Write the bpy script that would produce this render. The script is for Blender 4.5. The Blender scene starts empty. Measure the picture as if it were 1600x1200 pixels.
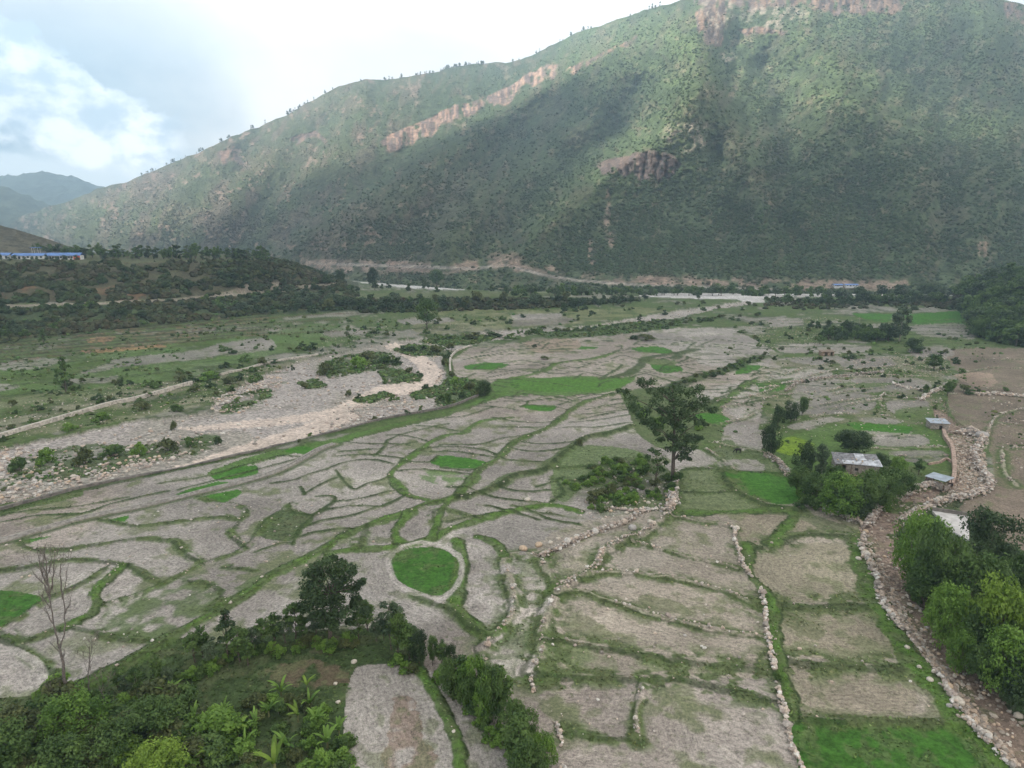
import bpy, math
import numpy as np
from mathutils import Vector, Matrix
S = bpy.context.scene
C = S.collection
# ------------------------------------------------------------------ camera
CAMZ = 60.0
FOC = 1067.0
PITCH = math.atan(250.0 / FOC)
cam = bpy.data.objects.new('camera', bpy.data.cameras.new('camera'))
C.objects.link(cam)
cam.location = (0, 0, CAMZ)
cam.rotation_euler = (math.pi / 2 - PITCH, 0, 0)
cam.data.sensor_width = 36
cam.data.lens = 36 * FOC / 1600
cam.data.clip_start = 0.5
cam.data.clip_end = 60000
S.camera = cam
# ------------------------------------------------------------------ light
SUN_DIR = Vector((-0.80, -0.16, 0.62)).normalized()      # towards the sun
sun = bpy.data.objects.new('sun', bpy.data.lights.new('sun', 'SUN'))
C.objects.link(sun)
sun.data.energy = 5.4
sun.data.angle = math.radians(4.0)
sun.data.color = (1.0, 0.95, 0.86)
sun.rotation_euler = SUN_DIR.to_track_quat('Z', 'Y').to_euler()
sun.location = (0, 0, 300)
S.view_settings.view_transform = 'Standard'
S.view_settings.look = 'None'
S.view_settings.exposure = 0.95
S.view_settings.gamma = 1.0

world = bpy.data.worlds.new('World')
S.world = world
world.use_nodes = True


class NT:
    """small helper to write node trees"""
    def __init__(s, tree):
        s.t = tree
        tree.nodes.clear()

    def n(s, kind, **kw):
        nd = s.t.nodes.new(kind)
        for k, v in kw.items():
            if k == 'ins':
                for kk, vv in v.items():
                    if hasattr(vv, 'node'):
                        s.t.links.new(vv, nd.inputs[kk])
                    else:
                        nd.inputs[kk].default_value = vv
            else:
                setattr(nd, k, v)
        return nd

    def math(s, op, a, b=0.0, c=0.0, clamp=False):
        nd = s.t.nodes.new('ShaderNodeMath')
        nd.operation = op
        nd.use_clamp = clamp
        for i, v in enumerate((a, b, c)):
            if hasattr(v, 'node'):
                s.t.links.new(v, nd.inputs[i])
            else:
                nd.inputs[i].default_value = v
        return nd.outputs[0]

    def vmath(s, op, a, b):
        nd = s.t.nodes.new('ShaderNodeVectorMath')
        nd.operation = op
        for i, v in enumerate((a, b)):
            if hasattr(v, 'node'):
                s.t.links.new(v, nd.inputs[i])
            else:
                nd.inputs[i].default_value = v
        return nd.outputs[0]

    def mix(s, f, a, b):
        nd = s.t.nodes.new('ShaderNodeMix')
        nd.data_type = 'RGBA'
        for i, v in ((0, f), (6, a), (7, b)):
            if hasattr(v, 'node'):
                s.t.links.new(v, nd.inputs[i])
            else:
                if i:
                    v = tuple(v) + (1.0,) if len(v) == 3 else v
                nd.inputs[i].default_value = v
        return nd.outputs[2]

    def noise(s, vec, scale, detail=2.0, rough=0.5, dist=0.0):
        nd = s.t.nodes.new('ShaderNodeTexNoise')
        nd.inputs['Scale'].default_value = scale
        nd.inputs['Detail'].default_value = detail
        nd.inputs['Roughness'].default_value = rough
        nd.inputs['Distortion'].default_value = dist
        if vec is not None:
            s.t.links.new(vec, nd.inputs['Vector'])
        return nd.outputs[0]

    def step(s, x, lo, hi):
        nd = s.t.nodes.new('ShaderNodeMapRange')
        nd.interpolation_type = 'SMOOTHSTEP'
        s.t.links.new(x, nd.inputs[0])
        nd.inputs[1].default_value = lo
        nd.inputs[2].default_value = hi
        return nd.outputs[0]


w = NT(world.node_tree)
tc = w.n('ShaderNodeTexCoord').outputs['Generated']
sep = w.n('ShaderNodeSeparateXYZ', ins={0: tc})
X, Y, Z = sep.outputs
az = w.math('ARCTAN2', X, Y)                     # 0 straight ahead, negative to the left
hyp = w.math('SQRT', w.math('ADD', w.math('MULTIPLY', X, X), w.math('MULTIPLY', Y, Y)))
el = w.math('ARCTAN2', Z, hyp)
comb = w.n('ShaderNodeCombineXYZ', ins={0: az, 1: el, 2: 0.0}).outputs[0]
sky = w.n('ShaderNodeTexSky', sky_type='NISHITA', sun_disc=False,
          sun_elevation=math.asin(SUN_DIR.z), sun_rotation=math.atan2(SUN_DIR.x, SUN_DIR.y))
skyc = w.n('ShaderNodeVectorMath', operation='SCALE', ins={0: sky.outputs[0], 3: 0.10}).outputs[0]
n1 = w.noise(comb, 3.0, 4, 0.55, 0.3)
n2 = w.noise(w.vmath('MULTIPLY', comb, (1.0, 2.6, 1.0)), 9.0, 5, 0.6, 0.2)
n3 = w.noise(w.vmath('MULTIPLY', comb, (1.0, 1.35, 1.0)), 13.0, 8, 0.58, 0.0)
# high bright overcast, softly mottled
over = w.mix(w.step(n1, 0.3, 0.7), (0.96, 0.90, 0.85), (1.18, 1.09, 1.0))
over = w.mix(w.math('MULTIPLY', w.step(n2, 0.45, 0.75), 0.22), over, (0.66, 0.75, 0.83))
over = w.mix(w.math('MULTIPLY', w.math('SUBTRACT', 1.0, w.step(w.math('ADD', az, w.math('MULTIPLY', w.math('SUBTRACT', n1, 0.5), 0.5)), -0.50, -0.22)), 0.75), over, (0.68, 0.70, 0.71))
# towards the far left the cloud thins to blue-grey bands
left = w.math('SUBTRACT', 1.0, w.step(w.math('ADD', az, w.math('MULTIPLY', w.math('SUBTRACT', n3, 0.5), 0.22)), -0.56, -0.30))
left = w.math('MULTIPLY', left, w.math('SUBTRACT', 1.0, w.step(el, 0.10, 0.34)))
blue = w.mix(w.step(n2, 0.35, 0.7), (0.22, 0.33, 0.44), (0.40, 0.50, 0.58))
col = w.mix(left, over, blue)
# cumulus heads: white where a wavy top edge lies between two elevations
edge = w.math('ADD', el, w.math('MULTIPLY', w.math('SUBTRACT', n3, 0.5), 0.16))
edge = w.math('ADD', edge, w.math('MULTIPLY', az, 0.55))
cum = w.math('MULTIPLY', w.step(edge, -0.262, -0.215), w.math('SUBTRACT', 1.0, w.step(edge, -0.122, -0.112)))
cum = w.math('MULTIPLY', cum, w.math('SUBTRACT', 1.0, w.step(az, -0.46, -0.41)))
cumc = w.mix(w.step(n3, 0.40, 0.58), (0.56, 0.66, 0.76), (1.25, 1.24, 1.22))
col = w.mix(w.math('MULTIPLY', cum, 0.95), col, cumc)
# a white strip of far cloud just above the mountains on the left
strip = w.math('MULTIPLY', w.math('SUBTRACT', 1.0, w.step(w.math('ADD', el, w.math('MULTIPLY', w.math('SUBTRACT', n3, 0.5), 0.09)), 0.065, 0.085)), left)
col = w.mix(strip, col, (0.78, 0.84, 0.88))
fin = w.mix(0.05, col, skyc)
bg = w.n('ShaderNodeBackground', ins={0: fin, 1: 1.18})
w.n('ShaderNodeOutputWorld', ins={0: bg.outputs[0]})

# ------------------------------------------------------------------ helpers
rng = np.random.default_rng(11)


def ray(px, py):
    """pixel of the 1600x1200 view -> (x, z) per metre of forward distance y"""
    px = np.asarray(px, float); py = np.asarray(py, float)
    u = (px - 800) / FOC; v = (600 - py) / FOC
    cp, sp = math.cos(PITCH), math.sin(PITCH)
    ry = v * sp + cp
    return u / ry, (v * cp - sp) / ry


def topx(x, y, z):
    """world -> pixel"""
    cp, sp = math.cos(PITCH), math.sin(PITCH)
    d = y * cp - (z - CAMZ) * sp
    return 800 + FOC * x / d, 600 - FOC * ((z - CAMZ) * cp + y * sp) / d


def hash2(ix, iy, seed):
    h = (ix.astype(np.int64) * 374761393 + iy.astype(np.int64) * 668265263 + seed * 1442695041) & 0xffffffff
    h = ((h ^ (h >> 13)) * 1274126177) & 0xffffffff
    return ((h ^ (h >> 16)) & 0xffffff) / float(0xffffff)


def vn(x, y, seed=0):
    x = np.asarray(x, float); y = np.asarray(y, float)
    ix = np.floor(x); iy = np.floor(y)
    fx = x - ix; fy = y - iy
    fx = fx * fx * (3 - 2 * fx); fy = fy * fy * (3 - 2 * fy)
    a = hash2(ix, iy, seed); b = hash2(ix + 1, iy, seed)
    c = hash2(ix, iy + 1, seed); d = hash2(ix + 1, iy + 1, seed)
    return (a + (b - a) * fx) * (1 - fy) + (c + (d - c) * fx) * fy


def fbm(x, y, octv=4, seed=0, gain=0.5):
    s = 0.0; a = 1.0; t = 0.0
    for i in range(octv):
        s = s + a * vn(x * 2 ** i + 17.3 * i, y * 2 ** i - 9.1 * i, seed + i)
        t += a; a *= gain
    return s / t


def sstep(x, a, b):
    t = np.clip((x - a) / (b - a), 0, 1)
    return t * t * (3 - 2 * t)


def spline(pts, per=6, closed=False):
    P = np.array(pts, float)
    n = len(P)
    if n < 3:
        t = np.linspace(0, 1, per * (n - 1) + 1)[:, None]
        return P[0] * (1 - t) + P[-1] * t
    out = []
    rng_i = range(n) if closed else range(n - 1)
    for i in rng_i:
        p1 = P[i]; p2 = P[(i + 1) % n]
        p0 = P[i - 1] if (closed or i > 0) else 2 * p1 - p2
        p3 = P[(i + 2) % n] if (closed or i + 2 < n) else 2 * p2 - p1
        # limit overshoot on very uneven spacing
        d = np.linalg.norm(p2 - p1)
        m1 = (p2 - p0) * 0.5; m2 = (p3 - p1) * 0.5
        for m in (m1, m2):
            l = np.linalg.norm(m)
            if l > d: m *= d / l
        for k in range(per):
            t = k / per
            h = 2*t**3 - 3*t**2 + 1
            out.append(h*p1 + (t**3-2*t**2+t)*m1 + (-2*t**3+3*t**2)*p2 + (t**3-t**2)*m2)
    if not closed:
        out.append(P[-1])
    return np.array(out)


def mesh_from(name, V, F, mats=(), fmat=None, smooth=False, attrs=None, uvless=True):
    """V (n,3), F (m,k) numpy -> mesh"""
    me = bpy.data.meshes.new(name)
    V = np.ascontiguousarray(V, np.float32); F = np.ascontiguousarray(F, np.int32)
    m, k = F.shape
    me.vertices.add(len(V)); me.vertices.foreach_set('co', V.ravel())
    me.loops.add(m * k); me.loops.foreach_set('vertex_index', F.ravel())
    me.polygons.add(m)
    me.polygons.foreach_set('loop_start', np.arange(0, m * k, k, dtype=np.int32))
    me.polygons.foreach_set('loop_total', np.full(m, k, np.int32))
    for mt in mats: me.materials.append(mt)
    if fmat is not None: me.polygons.foreach_set('material_index', np.ascontiguousarray(fmat, np.int32))
    me.polygons.foreach_set('use_smooth', np.full(m, smooth, bool))
    if attrs:
        for an, (kind, arr) in attrs.items():
            a = me.attributes.new(an, kind, 'POINT')
            a.data.foreach_set('color' if kind == 'FLOAT_COLOR' else 'value', np.ascontiguousarray(arr, np.float32).ravel())
    me.update(calc_edges=True)
    me.validate()
    return me


def tag(o, label=None, cat=None, group=None, kind=None):
    if label: o['label'] = label
    if cat: o['category'] = cat
    if group: o['group'] = group
    if kind: o['kind'] = kind
    return o


def link(name, me, parent=None, loc=None):
    o = bpy.data.objects.new(name, me)
    C.objects.link(o)
    if parent is not None: o.parent = parent
    if loc is not None: o.location = loc
    return o


def empty(name, loc=(0, 0, 0), rz=0.0, sc=1.0):
    o = bpy.data.objects.new(name, None)
    C.objects.link(o)
    o.location = loc; o.rotation_euler = (0, 0, rz)
    o.scale = (sc, sc, sc) if not hasattr(sc, '__len__') else sc
    o.empty_display_size = 0.3
    return o


def copy_tree(src, parent=None):
    c = src.copy(); C.objects.link(c)
    c.parent = parent
    for ch in list(src.children): copy_tree(ch, c)
    return c


MATS = {}


def material(name, build):
    m = bpy.data.materials.new(name)
    m.use_nodes = True
    build(NT(m.node_tree))
    MATS[name] = m
    return m


def simple(name, col, rough=0.8, var=0.25, scale=3.0, metal=0.0, bump=0.0, col2=None):
    def b(t):
        pos = t.n('ShaderNodeNewGeometry').outputs['Position']
        nz = t.noise(pos, scale, 4, 0.6)
        c2 = col2 or tuple(max(0, c * (1 - var * 1.6)) for c in col)
        c1 = tuple(min(1, c * (1 + var * 0.6)) for c in col)
        cc = t.mix(t.step(nz, 0.3, 0.7), c2, c1)
        p = t.n('ShaderNodeBsdfPrincipled', ins={'Base Color': cc, 'Roughness': rough, 'Metallic': metal, 'Specular IOR Level': 0.3})
        if bump:
            bm = t.n('ShaderNodeBump', ins={'Height': nz, 'Strength': 0.6, 'Distance': bump})
            t.t.links.new(bm.outputs[0], p.inputs['Normal'])
        t.n('ShaderNodeOutputMaterial', ins={0: p.outputs[0]})
    return material(name, b)
# ------------------------------------------------------------------ valley floor as one sculpted sheet
def interp(px, pts):
    p = np.array(pts, float)
    return np.interp(px, p[:, 0], p[:, 1])


def D_of_z(px, py, z):
    rx, rz = ray(px, py)
    return (z - CAMZ) / rz


C0 = [(-240, 562), (0, 545), (100, 531), (200, 521), (300, 511), (400, 501), (500, 495), (600, 491), (700, 488), (800, 486), (880, 482), (950, 476), (1000, 469), (1100, 466), (1300, 466), (1480, 468)]
C1 = [(-240, 478), (0, 476), (100, 474), (200, 471), (300, 466), (400, 457), (450, 455), (500, 458), (530, 464), (600, 465), (700, 463), (800, 463), (880, 464), (950, 466), (1000, 467), (1100, 464.5), (1480, 466.5)]
Z1 = [(-240, 12), (200, 12), (400, 9), (500, 7), (600, 6), (850, 6), (940, 3), (1010, 0), (1480, 0)]
C2 = [(-240, 420), (0, 412), (200, 410), (380, 409), (420, 411), (460, 419), (500, 432), (520, 439), (560, 452), (1480, 462)]
Z2 = [(-240, 34), (380, 32), (420, 30), (460, 25), (500, 17), (520, 13), (560, 5), (900, 5), (1000, -2), (1480, -3)]
CT = [(-240, 400), (0, 398), (300, 396), (380, 398), (440, 407), (480, 418), (510, 430), (530, 436), (560, 440), (640, 446), (720, 452), (800, 455), (950, 457), (1200, 458.5), (1480, 458)]
ZT = [(-240, 34), (380, 32), (440, 28), (480, 21), (510, 13), (530, -2), (560, -10), (1480, -8)]
# right hillside
R0 = [(1470, 470), (1485, 472), (1500, 488), (1525, 525), (1560, 536), (1600, 542), (1700, 556), (1860, 572)]
RT = [(1470, 460), (1485, 458), (1500, 449), (1530, 443), (1570, 433), (1600, 424), (1700, 392), (1860, 340)]
RDt = [(1470, 620), (1485, 600), (1530, 520), (1600, 470), (1860, 520)]

NCOL, NROW = 1240, 690
cpx = np.linspace(-240, 1850, NCOL)
ytop = np.where(cpx < 1478, interp(cpx, CT), interp(cpx, RT))
sv = np.linspace(0, 1, NROW)
GPX = np.broadcast_to(cpx[None, :], (NROW, NCOL)).copy()
GPY = ytop[None, :] + (1310 - ytop[None, :]) * sv[:, None]


def floor_D(px, py):
    """forward distance of the valley surface seen at a pixel (elementwise)"""
    px, py = np.broadcast_arrays(np.asarray(px, float), np.asarray(py, float))
    c0 = interp(px, C0); c1 = interp(px, C1); c2 = interp(px, C2); ct = interp(px, CT)
    z1 = interp(px, Z1); z2 = interp(px, Z2); zt = interp(px, ZT)
    d0 = D_of_z(px, c0, 0 * px); d1 = D_of_z(px, c1, z1); d2 = D_of_z(px, c2, z2); dt = D_of_z(px, ct, zt)
    d1 = np.maximum(d1, d0 + 8); d2 = np.maximum(d2, d1 + 6); dt = np.maximum(dt, d2 + 20)
    D = D_of_z(px, np.maximum(py, c0), 0 * px)
    def seg(D, ya, yb, da, db):
        t = np.clip((ya - py) / np.maximum(ya - yb, 0.3), 0, 1)
        return np.where(py < ya, da + (db - da) * t, D)
    D = seg(D, c0, c1, d0, d1)
    D = seg(D, c1, c2, d1, d2)
    D = seg(D, c2, ct, d2, dt)
    # right hillside replaces the rest past px 1478
    r0 = interp(px, R0); rt = interp(px, RT)
    e0 = D_of_z(px, r0, 0 * px); et = np.maximum(interp(px, RDt), e0 + 15)
    Dr = D_of_z(px, np.maximum(py, r0), 0 * px)
    t = np.clip((r0 - py) / (r0 - rt), 0, 1)
    Dr = np.where(py < r0, e0 + (et - e0) * t ** 1.3, Dr)
    return np.where(px > 1478, Dr, D)


GD = floor_D(GPX, GPY)
rx, rz = ray(GPX, GPY)
GX = rx * GD; GY = GD.copy(); GZ = CAMZ + rz * GD
GW = np.hypot(GX, GY)
Jx = (fbm(GX / 2.2, GY / 2.2, 3, 5) - .5); Jy = (fbm(GX / 2.2, GY / 2.2, 3, 9) - .5)   # jitter, metres-ish


def at(px, py):
    """world point of the (bare) valley surface seen at a pixel"""
    D = float(floor_D(px, py)); a, b = ray(px, py)
    return Vector((float(a) * D, D, CAMZ + float(b) * D))


def lines_px(pts, per=5):
    return spline(pts, per)


def win(P, R):
    """row/col slice of the grid round the pixel polyline P, with R metres margin"""
    D = floor_D(P[:, 0], P[:, 1])
    m = R * FOC / max(40.0, D.min() * 0.95) + 4
    x0, x1 = P[:, 0].min() - m, P[:, 0].max() + m
    y0, y1 = P[:, 1].min() - m, P[:, 1].max() + m
    c0 = max(0, int((x0 + 240) / 2090 * (NCOL - 1))); c1 = min(NCOL, int((x1 + 240) / 2090 * (NCOL - 1)) + 2)
    if c1 <= c0: return None
    yt = ytop[c0:c1]
    r0 = int(max(0, ((y0 - yt) / (1310 - yt)).min()) * (NROW - 1)); r1 = int(min(1, ((y1 - yt) / (1310 - yt)).max()) * (NROW - 1)) + 2
    if r1 <= r0: return None
    return slice(r0, r1), slice(c0, c1)


def seg_dist(P, R):
    """distance in plan from the grid to a pixel polyline (splined); returns slice, dist, signed side, along"""
    w_ = win(P, R)
    if w_ is None: return None
    D = floor_D(P[:, 0], P[:, 1]); a, b = ray(P[:, 0], P[:, 1])
    Q = np.stack([a * D, D], 1)
    X = GX[w_] + Jx[w_] * 0.5; Y = GY[w_] + Jy[w_] * 0.5
    best = np.full(X.shape, 1e9); side = np.zeros(X.shape); along = np.zeros(X.shape)
    L = 0.0
    n = len(Q) - 1
    # chunk: each segment only touches its own window
    for i in range(n):
        s = win(P[i:i + 2], R)
        if s is None: continue
        rs = slice(max(s[0].start, w_[0].start) - w_[0].start, min(s[0].stop, w_[0].stop) - w_[0].start)
        cs = slice(max(s[1].start, w_[1].start) - w_[1].start, min(s[1].stop, w_[1].stop) - w_[1].start)
        x = X[rs, cs]; y = Y[rs, cs]
        ax, ay = Q[i]; bx, by = Q[i + 1]
        dx, dy = bx - ax, by - ay
        l2 = dx * dx + dy * dy + 1e-9
        t = np.clip(((x - ax) * dx + (y - ay) * dy) / l2, 0, 1)
        ex = x - ax - t * dx; ey = y - ay - t * dy
        d = np.hypot(ex, ey)
        sg = np.sign(dx * (y - ay) - dy * (x - ax))
        m = d < best[rs, cs]
        best[rs, cs] = np.where(m, d, best[rs, cs])
        side[rs, cs] = np.where(m, sg, side[rs, cs])
        along[rs, cs] = np.where(m, L + t * math.sqrt(l2), along[rs, cs])
        L += math.sqrt(l2)
    return w_, best, side, along, L


def poly_mask(pts, jit=2.0, smooth=True, soft=False):
    P = spline(pts, 4, True) if smooth else np.array(pts, float)
    w_ = win(P, 3)
    if w_ is None: return None
    x = GPX[w_] + (Jx[w_] * 2 + (nF[w_] - .5) * 1.6) * jit; y = GPY[w_] + (Jy[w_] + (nF[w_] - .5) * .8) * jit
    ins = np.zeros(x.shape, bool)
    n = len(P)
    for i in range(n):
        x1, y1 = P[i]; x2, y2 = P[(i + 1) % n]
        if y1 == y2: continue
        c = ((y1 > y) != (y2 > y)) & (x < (x2 - x1) * (y - y1) / (y2 - y1) + x1)
        ins ^= c
    return w_, ins


# colours (real albedo)
SOIL = np.array((0.290, 0.266, 0.240)); SOILD = np.array((0.170, 0.150, 0.135)); BROWN = np.array((0.215, 0.168, 0.134))
GRS = np.array((0.078, 0.118, 0.036)); GRSD = np.array((0.046, 0.070, 0.026)); PADDY = np.array((0.032, 0.098, 0.011))
GRAV = np.array((0.38, 0.345, 0.315)); SAND = np.array((0.56, 0.465, 0.395)); RED = np.array((0.26, 0.145, 0.085))
PALE = np.array((0.37, 0.34, 0.31)); MOSS = np.array((0.105, 0.125, 0.055)); SCRUB = np.array((0.040, 0.060, 0.026))
COL = np.zeros(GX.shape + (3,)); COL[:] = GRS
TEX = np.zeros(GX.shape)            # 0 grass-like, 1 stubble soil, 2 gravel
HGT = np.zeros(GX.shape)
BND = np.full(GX.shape, 30.0)       # distance to nearest bund


def over(w_, f, col, tex=None):
    f = f[..., None]
    COL[w_] = COL[w_] * (1 - f) + np.asarray(col) * f
    if tex is not None:
        TEX[w_] = TEX[w_] * (1 - f[..., 0]) + tex * f[..., 0]


ALL = (slice(0, NROW), slice(0, NCOL))
nA = fbm(GX / 26, GY / 26, 4, 21); nB = fbm(GX / 7, GY / 7, 4, 33); nC = fbm(GX / 2.5, GY / 2.5, 3, 41); nD = fbm(GX / 60, GY / 60, 3, 55); nF = fbm(GX / 1.1, GY / 1.1, 2, 63)
# base: mixed pasture with worn soil
over(ALL, sstep(nA * .6 + nB * .4, .46, .60), GRSD, 0)
over(ALL, sstep(nB * .5 + nA * .5, .52, .62) * .75, SOIL * .85, 1)


def area(pts, col, tex, f=1.0, jit=2.0, n0=None, n1=None, nz=None, smooth=True):
    r = poly_mask(pts, jit, smooth)
    if r is None: return
    w_, ins = r
    m = ins * f
    if n0 is not None:
        m = m * sstep((nB if nz is None else nz)[w_], n0, n1)
    over(w_, m, col, tex)


# --- stubble fields (south of the dry river)
FIELD = [(-240, 880), (0, 795), (125, 768), (400, 710), (520, 695), (700, 650), (790, 618), (800, 600), (712, 590), (706, 562), (735, 543), (860, 531), (930, 527), (1060, 512), (1160, 520), (1230, 560), (1200, 600), (1180, 690), (1250, 770), (1345, 840), (1380, 930), (1440, 1050), (1560, 1200), (1700, 1310), (-240, 1310)]
area(FIELD, SOIL, 1, 1, smooth=False)
r = poly_mask(FIELD, 2, False)
w_, ins = r
over(w_, ins * sstep(nA[w_], .48, .6) * .45, SOILD, 1)
over(w_, ins * sstep(nD[w_], .5, .62) * .35, BROWN * 1.15, 1)
over(w_, ins * sstep(nB[w_] * .7 + nC[w_] * .3, .56, .68) * .6, MOSS, .6)
# the nearer right-hand fields are lighter straw coloured
area([(830, 860), (1010, 800), (1400, 830), (1500, 1140), (1240, 1120), (1210, 1060), (840, 1050)], (0.315, 0.275, 0.215), 1, .55)
area([(690, 835), (830, 820), (860, 1040), (780, 1060), (640, 980), (560, 920)], PALE, 1, .6, n0=.35, n1=.55)
area([(-240, 985), (40, 1015), (110, 1080), (40, 1150), (-240, 1200)], PALE * .9, 1, .6)
# brown dry fields far right
area([(1480, 548), (1620, 545), (1850, 560), (1850, 900), (1600, 860), (1540, 800), (1470, 790), (1550, 765), (1540, 690), (1500, 668), (1480, 620), (1500, 590)], (0.165, 0.132, 0.104), 1, .95)
area([(1180, 575), (1300, 560), (1460, 565), (1470, 640), (1440, 700), (1300, 660), (1200, 650)], (0.175, 0.160, 0.115), 1, .6, n0=.4, n1=.55)
# left bank pasture and fields
area([(-240, 585), (0, 570), (200, 545), (420, 520), (500, 505), (560, 530), (400, 560), (250, 600), (-240, 670)], (0.095, 0.155, 0.045), 0, .8, n0=.35, n1=.55)
for P in ([(0, 568), (40, 560), (110, 562), (60, 575), (0, 578)], [(125, 585), (200, 572), (320, 560), (400, 545), (430, 535), (400, 530), (300, 548), (180, 562)],
          [(160, 590), (185, 586), (180, 596), (120, 600), (105, 592)], [(330, 540), (420, 528), (430, 545), (330, 556)], [(-100, 600), (30, 602), (0, 612), (-100, 625)]):
    area(P, SOIL * .78, 1, .85)
# terraces: reddish risers between green treads
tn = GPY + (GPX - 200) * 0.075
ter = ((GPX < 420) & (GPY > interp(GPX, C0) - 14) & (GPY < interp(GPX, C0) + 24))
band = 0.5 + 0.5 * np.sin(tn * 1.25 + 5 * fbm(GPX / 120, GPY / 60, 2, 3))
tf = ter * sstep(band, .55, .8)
pass
over(ALL, ter * sstep(band, .45, .2) * .6, GRS * 1.1, 0)
area([(135, 530), (180, 526), (170, 534), (140, 537)], RED * 1.5, 1, .7)
area([(125, 548), (210, 540), (262, 541), (200, 548), (135, 552)], RED * 1.4, 1, .7)
for P in ([(280, 536), (330, 528), (360, 532), (330, 538), (290, 541)], [(30, 585), (110, 568), (175, 562), (170, 568), (100, 590), (0, 598), (-90, 600), (-90, 590)],
          [(355, 520), (400, 515), (400, 520), (360, 524)], [(0, 618), (60, 610), (70, 618), (0, 628)]):
    area(P, PADDY * np.array((1.9, 1.05, 1.7)), 0, .85)
# scrubby banks
bank = (GPY < interp(GPX, C0) - 6) & (GPY > interp(GPX, C1) + 1) & (GPX < 900)
over(ALL, bank * sstep(nB, .3, .5) * .9, SCRUB, 0)
bank2 = (GPY < interp(GPX, C1) - 2) & (GPY > interp(GPX, C2)) & (GPX < 530)
over(ALL, bank2 * 1.0, (0.080, 0.075, 0.046), 0)
over(ALL, bank2 * sstep(nA, .52, .64) * .5, (0.085, 0.062, 0.045), 0)
for P in ([(30, 444), (52, 440), (62, 468), (38, 472), (28, 460)], [(150, 452), (215, 446), (225, 466), (150, 470)], [(-20, 460), (6, 458), (8, 474), (-20, 474)]):
    area(P, RED * .62, 1, .7, n0=.4, n1=.55, jit=4)
top = (GPY < interp(GPX, C2) + 1) & (GPX < 470)
over(ALL, top * 1.0, (0.085, 0.092, 0.042), 0)
over(ALL, ((GPY < interp(GPX, C2) + 3) & (GPX >= 400) & (GPX < 560)) * 1.0, (0.05, 0.062, 0.03), 0)
# road on the left slope
r = seg_dist(lines_px([(-240, 482), (0, 478), (100, 476), (200, 472), (300, 467), (400, 457), (450, 450), (500, 446), (530, 443)]), 6)
w_, d, sd, al, L = r
over(w_, sstep(d, 3.6, 2.4) * .9, (0.30, 0.26, 0.21), 1)
r = seg_dist(lines_px([(540, 470), (600, 465), (700, 459), (790, 456), (860, 457)]), 6)
w_, d, sd, al, L = r
over(w_, sstep(d, 3.2, 1.8) * .6, (0.25, 0.22, 0.18), 1)
# plain behind the bank (terrace with fields)
area([(540, 462), (700, 455), (860, 459), (990, 461), (990, 467), (850, 462), (650, 467)], MOSS, 0, .7)
area([(880, 461), (985, 461), (985, 466), (900, 465)], SOIL, 1, .6)
# --- far river (white gravel and pale water)
for P in ([(535, 433), (570, 436), (640, 443), (720, 449), (725, 453), (640, 450), (560, 441)], [(1000, 459), (1240, 459), (1490, 460), (1480, 463.5), (1240, 463.5), (1160, 468), (1000, 463)], [(1145, 463), (1185, 465), (1195, 472), (1165, 472)]):
    area(P, (0.52, 0.50, 0.48), 2, 1, jit=.6)
# --- dry river bed
RIV = [(-240, 745), (-100, 722), (0, 700), (75, 685), (200, 657), (275, 650), (335, 642), (332, 622), (365, 605), (400, 588), (470, 563), (545, 548), (600, 534), (650, 528), (722, 521), (800, 514), (900, 510), (950, 504), (1012, 492), (1050, 486), (1130, 475), (1165, 470), (1180, 474), (1120, 482), (1060, 496), (1000, 503), (930, 509), (900, 515), (850, 519), (800, 528), (760, 532), (735, 540), (700, 552), (690, 562), (697, 585), (702, 612), (735, 618), (690, 634), (640, 645), (590, 656), (500, 679), (400, 704), (300, 727), (200, 746), (125, 760), (0, 788), (-240, 860)]
area(RIV, GRAV, 2, 1, smooth=False, jit=3)
r = poly_mask(RIV, 3, False); w_, ins = r
over(w_, ins * sstep(nB[w_], .42, .6) * .35, GRAV * .62, 2)
over(w_, ins * sstep(nA[w_], .5, .62) * .45, (0.22, 0.21, 0.155), 2)
HGT[w_] -= ins * 0.9
for P in ([(200, 746), (280, 722), (380, 690), (470, 660), (540, 640), (560, 648), (480, 680), (400, 702), (300, 727)], [(280, 664), (400, 652), (520, 634), (575, 605), (640, 590), (655, 572), (620, 548), (600, 540), (630, 535), (690, 575), (680, 600), (600, 622), (500, 650), (420, 662), (300, 668)]):
    area(P, SAND, 1.6, .85, jit=4)
# green islands and green margins in the bed
ISL = [[(615, 545), (640, 537), (690, 540), (708, 548), (690, 553), (640, 553)], [(655, 532), (680, 524), (740, 521), (780, 522), (760, 533), (700, 539)],
       [(497, 570), (530, 556), (580, 546), (610, 550), (628, 566), (600, 574), (560, 580), (515, 588)], [(465, 596), (490, 590), (510, 600), (480, 604)],
       [(590, 578), (620, 572), (660, 585), (655, 592), (610, 597)], [(15, 722), (60, 700), (150, 690), (230, 690), (330, 672), (345, 684), (300, 706), (200, 722), (170, 735), (100, 745), (20, 748)],
       [(550, 622), (600, 610), (615, 615), (580, 626)], [(640, 612), (680, 600), (700, 605), (690, 615), (650, 622)], [(690, 590), (715, 590), (765, 600), (760, 612), (700, 632), (680, 626)],
       [(820, 520), (900, 512), (1000, 500), (1070, 500), (1040, 514), (930, 526), (860, 527)], [(-240, 780), (-60, 750), (40, 742), (10, 765), (-100, 800), (-240, 830)], [(340, 640), (380, 612), (420, 604), (430, 612), (370, 640)]]
for P in ISL:
    area(P, GRSD * 1.4, 0, .9, jit=5, n0=.26, n1=.44)
area([(0, 795), (60, 770), (130, 762), (125, 775), (40, 795), (0, 805)], GRS, 0, .9)
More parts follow.
